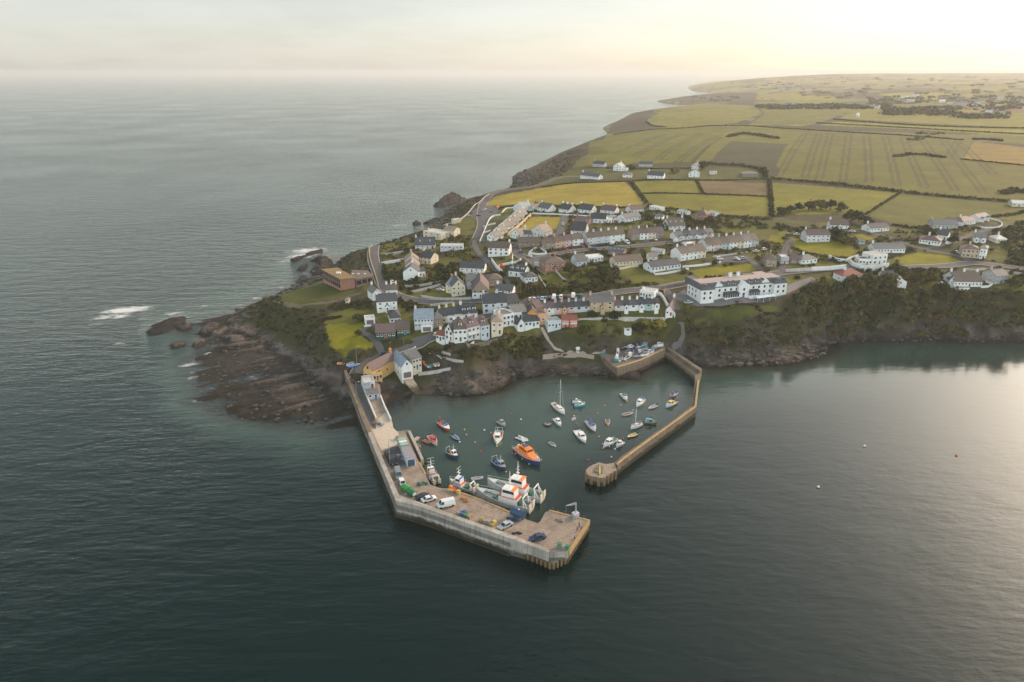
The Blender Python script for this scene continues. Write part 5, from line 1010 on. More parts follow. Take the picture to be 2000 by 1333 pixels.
# ---------------------------------------------------------------- headland building with glass front
def poly_building(name, label, cat, px, h, wallk, roofk, glass_sides=(), sink=2):
    w = [G(*p) for p in px]; cx = sum(p[0] for p in w)/len(w); cy = sum(p[1] for p in w)/len(w); z = max(p[2] for p in w)
    t = thing(name, label, cat, (cx, cy, z)); pl = [(p[0]-cx, p[1]-cy) for p in w]; m = MB(); m.prism(pl, -sink-2, h, wallm(wallk)); m.build('wall', t)
    k = 1+.9/math.sqrt(max(1, sum(p[0]**2+p[1]**2 for p in pl)/len(pl))); m = MB(); m.prism([(x*k, y*k) for x, y in pl], h-.05, h+.3, roofm(roofk)); ro = m.build('roof', t)
    for s_ in glass_sides:
        p, q = pl[s_], pl[(s_+1) % len(pl)]; L = math.hypot(q[0]-p[0], q[1]-p[1]); ang_ = math.atan2(q[1]-p[1], q[0]-p[0]); n = max(2, int(L/2.6))
        for i in range(n):
            f_ = (i+.5)/n
            for z0 in ((.5, 3.1) if h > 4.5 else (.5,)): put('window', winmesh(L/n*.82, 2.1, 'k'), t, (p[0]+(q[0]-p[0])*f_, p[1]+(q[1]-p[1])*f_, z0), ang_)
    return t, ro
t, ro = poly_building('house', 'modern brick block with ochre sedum roof and glass wall on the headland lawn', 'building', [(632,553),(666,568.5),(694,562.5),(662,547)], 5.4, 'brick', 'ochre', (0,))
m = MB(); m.box(-1.2, 1.2, -.8, .8, 5.7, 6.4, wallm('white')); m.build('skylight', ro)
t, ro = poly_building('house', 'low brown flat roofed wing with roof lights between the ochre roof and the road', 'building', [(688,557),(697,562),(728,552),(718,543),(690,545)], 3.4, 'brown', 'brown', (1,))
for x in (-4, -1, 2.5): m = MB(); m.box(x-.5, x+.5, .5, 1.3, 3.7, 4.0, wallm('white')); m.build('skylight', ro)
# ---------------------------------------------------------------- piers
ZD, ZP = 4.0, 5.4
def conc(key, col, dark=.45, tide=3.2):
    if key in _mats: return _mats[key]
    m, t, b = M(key); pos = GEO(t); sp = N(t, 'ShaderNodeSeparateXYZ'); t.links.new(pos, sp.inputs[0])
    c = MIX(t, 1.0, col, RAMP(t, NOISE(t, pos, .25, 6, .65), [(.3, .74), (.7, 1.2)]), 'MULTIPLY')
    mp = N(t, 'ShaderNodeMapping'); mp.inputs['Scale'].default_value = (1, 1, .12); t.links.new(pos, mp.inputs[0])
    c = MIX(t, RAMP(t, NOISE(t, mp.outputs[0], .9, 6, .7), [(.48, 0), (.7, .6)]), c, tuple(x*.45 for x in col))
    c = MIX(t, RAMP(t, MATH(t, 'ADD', sp.outputs[2], MATH(t, 'MULTIPLY', NOISE(t, pos, .6, 4), 2.2)), [(0, 1), (.001, 1)]), c, c)
    low = MATH(t, 'MULTIPLY', MATH(t, 'SUBTRACT', tide, MATH(t, 'ADD', sp.outputs[2], MATH(t, 'MULTIPLY', NOISE(t, pos, .7, 5), 2.4))), 1.3, clamp=True)
    c = MIX(t, low, c, (.035, .032, .018)) # weed below the tide line
    br = N(t, 'ShaderNodeTexBrick'); rm2 = N(t, 'ShaderNodeMapping'); rm2.inputs['Rotation'].default_value = (0, 0, R(-20)); t.links.new(pos, rm2.inputs[0]); t.links.new(rm2.outputs[0], br.inputs[0]); br.inputs['Scale'].default_value = .22; br.inputs['Mortar Size'].default_value = .012; br.inputs[1].default_value = (1, 1, 1, 1); br.inputs[2].default_value = (.9, .9, .9, 1); br.inputs[3].default_value = (.6, .6, .6, 1)
    c = MIX(t, .8, c, MIX(t, 1.0, c, br.outputs[0], 'MULTIPLY')); c = MIX(t, RAMP(t, NOISE(t, pos, .11, 7, .7), [(.50, 0), (.62, .45)]), c, tuple(x*.4 for x in col))
    t.links.new(c, b.inputs['Base Color']); b.inputs['Roughness'].default_value = .85; b.inputs['Specular IOR Level'].default_value = .25
    t.links.new(BUMP(t, NOISE(t, pos, 2.5, 5, .6), .4, .08), b.inputs['Normal']); _mats[key] = m; return m
deckm = conc('quay_concrete', (.33, .26, .205)); facem = conc('quay_face', (.42, .385, .34)); stonem = conc('quay_stone', (.22, .165, .115)); pilem = conc('rusty_piles', (.27, .165, .085), tide=1.9); lowm = conc('apron_concrete', (.20, .175, .15))
def PW(l, z): return [P(x, y, z)[:2] for x, y in l]
pt = thing('pier', 'main harbour pier, bent concrete quay with parapet wall on its seaward side', 'pier', (0, 0, 0))
outer = [(672,725),(681,750),(694.5,785),(706.5,818),(719,846),(734,884),(752,926),(773,978),(815,988),(860,1003),(924,1026),(997,1052),(1072,1079)]
inner_dk = [(1072,1079),(1109,1077),(1149,1016.5),(1073,997.5),(1065,1001),(1055,1019),(1050,1022),(1025,1014),(975.5,992),(927.7,972.6),(876.5,954.5),(860,953.6),(840.5,947),(831,926.7),(819,903.7),(790.5,843),(774,842),(767,834.5),(765,822.5),(750,791),(744,773),(742,752),(700,722)]
m = MB(); m.prism(PW(outer[:-1], ZP)+PW(inner_dk, ZD), -6, ZD, facem, deckm); m.build('deck', pt)
# parapet: outer line at its top and the inner line of its top
pin = [(676,722),(686.5,749),(700,784),(712,815),(725,843),(740,878),(759,921),(779.7,967.2),(818,980.5),(860,996),(924,1018.8),(997,1044),(1071.7,1072.5)]
ow = PW(outer, ZP); iw = PW(pin, ZP); m = MB()
for i in range(len(ow)-1):
    q = [ow[i], ow[i+1], iw[i+1], iw[i]]; mm = stonem if i < 4 else facem
    m.prism(q, ZD-1.5, ZP, mm, mm)
m.build('parapet', pt)
m = MB() # outer footing, a low shelf along the sea face
for i in range(len(ow)-2):
    a, b = np.array(ow[i]), np.array(ow[i+1]); dd = (b-a)/np.hypot(*(b-a)); n_ = np.array([dd[1], -dd[0]]); n_ = n_ if n_[0] < 0 or (i > 7 and n_[1] < 0) else -n_
    m.prism([tuple(a), tuple(b), tuple(b+n_*.55), tuple(a+n_*.55)], -6, .35+.12*(i % 3), lowm, lowm)
m.build('footing', pt)
ap = PW([(1026,1079),(1045,1085),(1078,1099),(1107,1087),(1109,1078),(1072,1072)], 2.2); m = MB(); m.prism(ap, -6, 2.2, lowm, lowm); m.build('apron', pt)
def piles(parent, line, z1, name='sheet_piling', r=.32, step=1.15):
    m = MB()
    for i in range(len(line)-1):
        a, b = np.array(line[i]), np.array(line[i+1]); n = max(1, int(np.hypot(*(b-a))/step))
        for k in range(n):
            p = a+(b-a)*(k+.5)/n; m.tube([(p[0], p[1], -5), (p[0], p[1], z1)], r, pilem, 6)
    o = m.build(name, parent); return o
piles(pt, PW([(1026,1080),(1045,1087),(1078,1101),(1108,1089),(1110,1079)], 2.0), 1.9)
piles(pt, PW([(1110.5,1079),(1150.5,1019)], 2.7), 2.7, r=.42, step=1.4)
cb = PW([(1109,1077),(1149.3,1016.5)], ZD); a, b = np.array(cb[0]), np.array(cb[1]); dd = (b-a)/np.hypot(*(b-a)); n_ = np.array([dd[1], -dd[0]]); m = MB(); yl = mat('sunlit_yellow', (.36, .245, .11), .8, .2, .6)  # warm sunlight on the concrete beam is put into this yellow; ladders share it
m.prism([tuple(a), tuple(b), tuple(b+n_*.5), tuple(a+n_*.5)], 2.7, ZD+.3, yl); m.build('edge_beam', pt)
for k, l in enumerate([[(831,926.7),(819,903.7)],[(876.5,954.5),(927.7,972.6),(975.5,992),(1025,1014)],[(1073,997.5),(1149,1016.5)]]):
    m = MB(); w = PW(l, ZD)
    for i in range(len(w)-1):
        a, b = np.array(w[i]), np.array(w[i+1]); dd = (b-a)/np.hypot(*(b-a)); n_ = np.array([-dd[1], dd[0]])*.3; m.prism([tuple(a-n_), tuple(b-n_), tuple(b+n_), tuple(a+n_)], ZD-.3, ZD+.12, yl)
    m.build('edge_kerb', pt)
# asphalt and pale patches on the pier top
def deck_patch(name, px, m_, dz=.006): 
    mm = MB(); mm.prism(PW(px, ZD), ZD-.2, ZD+dz, m_); mm.build(name, pt)
deck_patch('asphalt', [(679,724),(690,748),(703,782),(715,812),(728,838),(735,838),(731,815),(718,784),(706,755),(702,738),(700,724)], tarm, .012)
deck_patch('asphalt', [(748,884),(765,874),(779,873),(795,907),(764,918)], tarm, .010)
deck_patch('pale_apron', [(726,840),(736,822),(752,806),(766,824),(768,836),(778,846),(782,868),(745,880)], mat('pale_concrete', (.50, .42, .34), .85, .15), .008)
m = MB()
for i in range(len(ow)-3): # drain line and patches along the foot of the parapet
    pass
# slipway beside the quay
sp_ = [P(x, y, z) for x, y, z in [(784,840,4.0),(800,840,4.0),(836,905,.3),(817,903,.5)]]
m = MB(); m.prism([p[:2] for p in sp_], -5, [p[2]-.02 for p in sp_], lowm, lowm); m.build('slipway', pt)
for (a, b) in (((799,841,4.3),(825,898,4.0)),):
    p, q = P(*a), P(*b); d_ = np.array([q[0]-p[0], q[1]-p[1]]); d_ /= np.hypot(*d_); n_ = np.array([-d_[1], d_[0]])*.45
    m = MB(); m.prism([(p[0]-n_[0], p[1]-n_[1]), (q[0]-n_[0], q[1]-n_[1]), (q[0]+n_[0], q[1]+n_[1]), (p[0]+n_[0], p[1]+n_[1])], -5, 4.2, facem); m.build('slip_wall', pt)
# inner white quay wall and the yard wall along the road
for lab, px, h, wd in [('white wall between the pier road and the fishermens yard', [(706,748),(716,776),(726,800),(735,821)], 1.3, .35),('white parapet on the harbour edge of the fishermens yard', [(744,777),(750,793),(764,823)], 1.1, .35)]:
    wall_line('yard_wall', lab, px, h, wd, ww_, z=ZD, sink=.3)
# east breakwater
bt = thing('breakwater', 'narrow old stone breakwater on the east side with piled round head', 'breakwater', (0, 0, 0))
L_ = [(1297,689),(1330,712),(1358,735),(1357,745),(1350.5,793),(1310,824.6),(1263,857),(1212.8,892),(1200,904)]
R_ = [(1306,683),(1340,706),(1371,726),(1366,746),(1360,799),(1311,834.5),(1264,868.5),(1219,902),(1206,913)]
ZB = 3.0; l = PW(L_, ZB); r = PW(R_, ZB); m = MB(); mt = conc('breakwater_top', (.19, .155, .115))
for i in range(len(l)-1): m.prism([l[i], l[i+1], r[i+1], r[i]], -5, ZB, stonem, mt)
m.build('wall', bt)
m = MB() # parapet strip on the seaward half
for i in range(3, len(l)-1):
    p0 = [tuple(np.array(l[j])*(1-f)+np.array(r[j])*f) for j, f in ((i, .58), (i+1, .58), (i+1, .96), (i, .96))]; m.prism(p0, ZB-.5, ZB+.75, stonem, mat('ochre_coping', (.36, .26, .13), .9, .3, .8))
m.build('parapet', bt)
m = MB()
for i in (0, 1): m.prism([tuple(np.array(l[i])*.4+np.array(r[i])*.6), tuple(np.array(l[i+1])*.4+np.array(r[i+1])*.6), tuple(np.array(r[i+1])), tuple(np.array(r[i]))], ZB-.5, ZB+1.2, stonem, mt)
m.build('root_wall', bt)
hd = [(1144.4,921.8),(1147,915),(1155,910),(1169.6,903.5),(1184,907),(1199,904),(1205,917),(1176.8,934.4),(1148,928)]
m = MB(); m.prism(PW(hd, 3.1), -5, 3.1, lowm, deckm); m.build('head', bt)
piles(bt, PW(hd[:4], 3.0)[::-1]+[], 3.0); piles(bt, PW([(1144.4,922),(1148,928.5),(1176.8,935.2),(1206,917.5)], 3.0), 3.0, r=.5, step=1.7)
m = MB(); c = PW([(1160,922),(1168,909),(1178,914),(1176,926)], 3.1); m.prism(c, 2.9, 3.5, lowm, lowm); y_ = PW([(1170.5,911),(1172.5,911),(1173,926),(1170.5,926)], 3.5); m.prism(y_, 3.3, 3.62, mat('ladder_yellow', (.6, .45, .05), .6)); m.build('steps', bt)
# breakwater light post, small landing
# boatyard quay
qt = thing('boatyard_quay', 'wedge shaped old stone quay holding the boatyard at the head of the harbour', 'quay', (0, 0, 0))
qy = [(1171,692),(1206,722),(1252,708),(1299,686),(1301,672),(1262,666),(1215,667),(1180,676)]
m = MB(); m.prism(PW(qy, 4.5), -5, 4.5, stonem, mat('yard_gravel', (.16, .135, .115), .9, .25, .8)); m.build('wall', qt)
w = PW([(1206,721),(1252,707),(1298,685)], 4.5)
m = MB()
for i in range(2):
    a, b = np.array(w[i]), np.array(w[i+1]); dd = (b-a)/np.hypot(*(b-a)); n_ = np.array([-dd[1], dd[0]]); m.prism([tuple(a), tuple(b), tuple(b+n_*1.2), tuple(a+n_*1.2)], 4.3, 5.1, stonem, mat('ochre_coping', (.3, .2, .1)))
m.build('parapet', qt)
def LZ(a, b, z):
    p, q = P(*a, z), P(*b, z); return p, q, math.atan2(q[1]-p[1], q[0]-p[0]), math.hypot(q[0]-p[0], q[1]-p[1])
# ---------------------------------------------------------------- lifeboat station, pub on the pier root, stores
hs_('lifeboat_station', 'white lifeboat station with blue slate gable, dark boat door and slipway', None,None,12,5.2,3,'white','blue','g',ch=0,gar=1,cat='lifeboat station',line=LZ((785.8,743.5),(806.8,739.2),3.0),oh=(.3,.3))
hs_(HN, 'cream crew building with grey roof joined east of the lifeboat station', None,None,9,5.2,2.4,'cream','grey','s',ch=0,wins=3,line=LZ((806.8,727),(824,722),4.4))
a, b = P(788,742,3.2), P(806,739.5,3.2); c, d_ = P(830,773,-.4), P(812,775,-.4); m = MB(); m.prism([a[:2], b[:2], c[:2], d_[:2]], -4, [3.2, 3.2, -.4, -.4] if True else 0, conc('slip_concrete', (.46, .36, .26)))
o = m.build('lifeboat_slipway'); tag(o, 'concrete slipway running from the lifeboat station doors into the harbour, ochre at its foot', 'slipway')
hs_('harbour_pub', 'bright yellow gabled pub on the pier root with maroon awning and grey roof', None,None,15,4.2,2.6,'yellow','purple','g',ch=1,wins=2,cat='pub',line=LZ((711,741),(729,745.5),4.2),chim='orange',door='blue',fr='r')
hs_('pub', 'lower yellow roof terrace wing of the pub with potted plants', None,None,9,3.0,0,'yellow','brown','f',ch=0,wins=3,cat='pub',line=LZ((729.3,745.4),(747,741.5),4.2),door='blue',fr='r')
hs_('store', 'white flat store directly below the yellow pub', None,None,7,2.6,0,'pale','light','f',ch=0,wins=2,cat='store',line=LZ((712,762),(733,759),4.0))
hs_('store', 'pale store with blue grey roof beside the white yard wall', None,None,4.5,2.4,.8,'pale','blue','s',ch=0,wins=1,cat='store',line=LZ((713.5,771),(725,769.5),4.0))
hs_('store', 'long low store with plain grey roof north of the yard clutter', None,None,4.6,2.4,.7,'grey','grey','s',ch=0,wins=2,cat='store',line=LZ((718,782),(740,779.5),4.0))
# ---------------------------------------------------------------- boats
BC = dict(white=(.74,.73,.70), red=(.50,.06,.045), navy=(.03,.06,.16), blue=(.04,.16,.42), teal=(.05,.38,.42), black=(.03,.03,.035), grey=(.30,.31,.32), orange=(.78,.22,.03), green=(.03,.18,.10), cream=(.62,.56,.42), brown=(.20,.12,.07), pink=(.60,.30,.28), purple=(.22,.14,.24), wood=(.30,.19,.10), yellow=(.70,.45,.05), lilac=(.5,.48,.6))
def bm(k): return mat('paint_'+k, BC[k], .4, .10, 2, .5)
def hull(m, L, B, fb, col, deck, open_=True, transom=.8, rise=.35, boot=None, draft=.35):
    """boat hull along x, bow at +x, gunwale height fb, waterline z=0; returns the station list"""
    n = 12; st = []
    for i in range(n+1):
        s = i/n; x = -L/2+L*s
        b = B/2*(transom+(1-transom)*min(1, s/.35)) if s < .35 else B/2*max(0.03, (1-((s-.35)/.65)**2.4))
        st.append((x, b, fb*(1+rise*max(0, s-.3)**2*2)))
    vs = []; k = 7
    for x, b, h in st:
        vs += [(x, -b, h), (x-.0, -b*.92, h*.35), (x, -b*.78, -.05), (x, 0, -draft), (x, b*.78, -.05), (x, b*.92, h*.35), (x, b, h)]
    fs = [(i*k+j, (i+1)*k+j, (i+1)*k+j+1, i*k+j+1) for i in range(n) for j in range(k-1)]+[tuple(range(k-1, -1, -1)), tuple(n*k+j for j in range(k))]
    m.add(vs, fs, col)
    g = .10 if L > 4.5 else .06 # gunwale rail
    dz = -.4*fb if open_ else -.02
    iv = []
    for x, b, h in st: bb = max(b-g, .01); xx = min(x, L/2-g*1.5); iv += [(x, -b, h), (xx, -bb, h+.03), (xx, -bb, h+dz), (xx, bb, h+dz), (xx, bb, h+.03), (x, b, h)]
    m.add(iv, [(i*6+j, i*6+j+1, (i+1)*6+j+1, (i+1)*6+j) for i in range(n) for j in (0, 1, 3, 4)], framem() if col is not framem() else col)
    m.add(iv, [(i*6+2, i*6+3, (i+1)*6+3, (i+1)*6+2) for i in range(n)], deck)
    return st
def cabin(t, x0, x1, w, z, h, col, roof, slope=.25, win=True, nm='wheelhouse'):
    m = MB(); a = w/2; b = a*.9; s = slope
    m.add([(x0, -a, z), (x1, -a, z), (x1, a, z), (x0, a, z), (x0+.05, -b, z+h), (x1-s, -b, z+h), (x1-s, b, z+h), (x0+.05, b, z+h)], [(0, 1, 5, 4), (1, 2, 6, 5), (2, 3, 7, 6), (3, 0, 4, 7), (4, 5, 6, 7)], col)
    m.box(x0-.06, x1-s+.1, -b-.08, b+.08, z+h, z+h+.06, roof); c = m.build(nm, t)
    if win:
        g = MB(); e = .015; zz0, zz1 = z+h*.5, z+h*.88
        fx = lambda zz: x1-s*(zz-z)/h; fy = lambda zz: a-(a-b)*(zz-z)/h
        g.add([(fx(zz0)+e, -fy(zz0)*.85, zz0), (fx(zz0)+e, fy(zz0)*.85, zz0), (fx(zz1)+e, fy(zz1)*.85, zz1), (fx(zz1)+e, -fy(zz1)*.85, zz1)], [(0, 1, 2, 3)], glassm())
        for sg in (-1, 1):
            q = [(x0+.25, sg*(fy(zz0)+e), zz0), (fx(zz0)-.2, sg*(fy(zz0)+e), zz0), (fx(zz1)-.2, sg*(fy(zz1)+e), zz1), (x0+.25, sg*(fy(zz1)+e), zz1)]
            g.add(q, [(0, 1, 2, 3) if sg < 0 else (3, 2, 1, 0)], glassm())
        g.build('window', c)
    return c
def outboard(t, L, z):
    m = MB(); m.box(-L/2-.45, -L/2-.05, -.16, .16, z+.05, z+.5, mat('engine_black', (.03, .03, .035), .4)); m.box(-L/2-.32, -L/2-.15, -.06, .06, -.3, z+.05, mat('engine_black')); m.build('outboard_engine', t)
def rails(t, st, fb, frac=(.55, 1.0), h=.6):
    m = MB(); n = len(st); pts = [s for i, s in enumerate(st) if frac[0] <= i/(n-1) <= frac[1]]
    L_ = [(x-.1, -b+.08, z+h) for x, b, z in pts]; R__ = [(x-.1, b-.08, z+h) for x, b, z in pts][::-1]; m.tube(L_+R__, .03, framem(), 4)
    for x, b, z in pts[::2]:
        for s_ in (-1, 1): m.tube([(x-.1, s_*(b-.08), z), (x-.1, s_*(b-.08), z+h)], .025, framem(), 4)
    m.build('rail', t)
def fenders(t, L, B, fb, n=3, col='white'):
    for i in range(n):
        for s_ in (-1, 1):
            x = -L*.3+i*L*.6/max(1, n-1); m = MB(); m.ball((x, s_*(B/2+.12), fb*.45), .16, bm(col), 6, 5, 1.8); m.build('fender', t)
def boat(kind, name, label, ps, pb, hullc='white', deckc='cream', cab='white', L=None, z=0, group='boats moored in the harbour', extra=(), cat='boat', trim=None, B=None):
    a = P(*ps, z); b = P(*pb, z); LL = math.hypot(b[0]-a[0], b[1]-a[1]); L = L or max(2.6, LL*.96); rz = math.atan2(b[1]-a[1], b[0]-a[0])
    t = thing(name, label, cat, ((a[0]+b[0])/2, (a[1]+b[1])/2, z), rz, group)
    m = MB(); hc, dc = bm(hullc), bm(deckc); cc = bm(cab)
    if kind == 'row':
        B = B or L*.38; st = hull(m, L, B, .48, hc, dc, True, .75); m.build('hull', t)
        for x in (-L*.22, L*.08): mm = MB(); mm.box(x-.12, x+.12, -B*.44, B*.44, .38, .42, bm('wood')); mm.build('seat', t)
        if 'engine' in extra: outboard(t, L, .4)
    elif kind == 'rib':
        B = B or L*.42; hull(m, L*.96, B*.8, .35, bm('grey'), bm('grey'), True, .9); m.build('hull', t)
        mm = MB(); pts = [(-L/2, s_*B*.4, .45) for s_ in (-1,)]+[(x, -B*.42*(1 if x < L*.15 else max(.0, 1-((x-L*.15)/(L*.35))**2)), .45+.15*max(0, x/L)) for x in np.linspace(-L*.4, L*.5, 9)]
        pts += [(p[0], -p[1], p[2]) for p in pts[::-1]][1:]; mm.tube(pts, B*.11, hc, 8); mm.build('tube', t)
        mm = MB(); mm.box(-L*.1, L*.06, -.3, .3, .3, 1.1, cc); mm.build('console', t); outboard(t, L, .45)
    elif kind == 'motor':
        B = B or L*.36; st = hull(m, L, B, .75, hc, dc, True, .85); m.build('hull', t)
        mm = MB(); q = [s for s in st if s[0] > L*.08]; top = [(x, -b*.93, h+.05) for x, b, h in q]+[(x, b*.93, h+.05) for x, b, h in q[::-1]]; mm.add(top, [tuple(range(len(top)))], cc); mm.build('foredeck', t)
        cabin(t, -L*.12, L*.2, B*.62, .5, 1.35, cc, bm(trim) if trim else cc, .4)
        if 'mast' in extra: mm = MB(); mm.tube([(-L*.1, 0, 1.8), (-L*.1, 0, 4.2)], .04, framem(), 5); mm.build('mast', t)
        if 'aft_mast' in extra: mm = MB(); mm.tube([(-L*.42, 0, .7), (-L*.42, 0, 3.2)], .04, framem(), 5); mm.add([(-L*.42, 0, 1.2), (-L*.2, .02, 1.3), (-L*.42, 0, 3.0)], [(0, 1, 2)], bm('red')); mm.build('mast', t)
        if 'twin' in extra:
            for s_ in (-.4, .4): mm = MB(); mm.box(-L/2-.5, -L/2-.05, s_-.17, s_+.17, .6, 1.3, bm('black')); mm.build('outboard_engine', t)
        else: outboard(t, L, .6)
        rails(t, st, .75)
        if 'fenders' in extra: fenders(t, L, B, .75)
        if 'canopy' in extra: mm = MB(); mm.box(-L*.42, -L*.1, -B*.36, B*.36, 1.9, 1.96, bm(trim or 'navy')); [mm.tube([(x, y, .7), (x, y, 1.9)], .03, framem(), 4) for x in (-L*.4, -L*.12) for y in (-B*.34, B*.34)]; mm.build('canopy', t)
    elif kind == 'yacht':
        B = B or L*.31; st = hull(m, L, B, .9, hc, dc, False, .62); m.build('hull', t)
        cabin(t, -L*.12, L*.22, B*.5, .88, .5, cc, cc, .5); mm = MB(); mm.box(-L*.38, -L*.14, -B*.24, B*.24, .88, 1.0, bm('brown')); mm.build('cockpit', t)
        mh = L*1.35; mm = MB(); mm.tube([(L*.1, 0, .9), (L*.1, 0, mh)], [.09, .06], framem(), 6); mm.tube([(L*.1, 0, 2.0), (-L*.34, 0, 1.9)], .07, framem(), 5); mm.tube([(L*.1, -B*.3, mh*.6), (L*.1, B*.3, mh*.6)], .03, framem(), 4)
        for q in ((L*.49, 0, 1.0), (-L*.48, 0, .95), (L*.1, -B*.48, .9), (L*.1, B*.48, .9)): mm.tube([(L*.1, 0, mh-.1), q], .012, framem(), 3)
        mm.build('mast', t); mm = MB(); mm.tube([(L*.08, 0, 2.15), (-L*.33, 0, 2.05)], [.16, .1], bm(trim or 'navy'), 6); mm.build('furled_sail', t); rails(t, st, .9, (.7, 1))
    elif kind == 'fisher': # small working boat, wheelhouse forward, open deck aft with gear
        B = B or L*.40; st = hull(m, L, B, 1.0, hc, dc, True, .85, .45); m.build('hull', t)
        mm = MB(); q = [s for s in st if s[0] > L*.2]; top = [(x, -b*.93, h+.04) for x, b, h in q]+[(x, b*.93, h+.04) for x, b, h in q[::-1]]; mm.add(top, [tuple(range(len(top)))], cc); mm.build('foredeck', t)
        c = cabin(t, L*.02, L*.26, B*.6, .6, 1.9, cc, bm(trim) if trim else cc, .3)
        mm = MB(); mm.tube([(L*.08, 0, 2.4), (L*.08, 0, 4.6)], .05, framem(), 5); mm.tube([(L*.08, -.6, 3.6), (L*.08, .6, 3.6)], .03, framem(), 4); mm.build('mast', t)
        r_ = random.Random(int(ps[0])); 
        for i in range(7):
            x, y = r_.uniform(-L*.42, -L*.06), r_.uniform(-B*.3, B*.3); mm = MB(); mm.box(x-.35, x+.35, y-.28, y+.28, .6, r_.uniform(.85, 1.3), bm(r_.choice(['blue', 'black', 'orange', 'grey', 'green', 'brown']))); mm.build('fish_box', t)
        mm = MB(); [mm.tube([(-L*.44, s_*B*.36, .8), (-L*.44, s_*B*.36, 2.6)], .05, framem(), 5) for s_ in (-1, 1)]; mm.tube([(-L*.44, -B*.36, 2.6), (-L*.44, B*.36, 2.6)], .05, framem(), 5); mm.build('gantry', t)
        mm = MB(); mm.ball((-L*.1, B*.42, 1.1), .28, bm('orange'), 7, 5); mm.build('float', t); fenders(t, L, B, .9, 3, 'black')
    return t
BG = 'boats moored in the harbour'
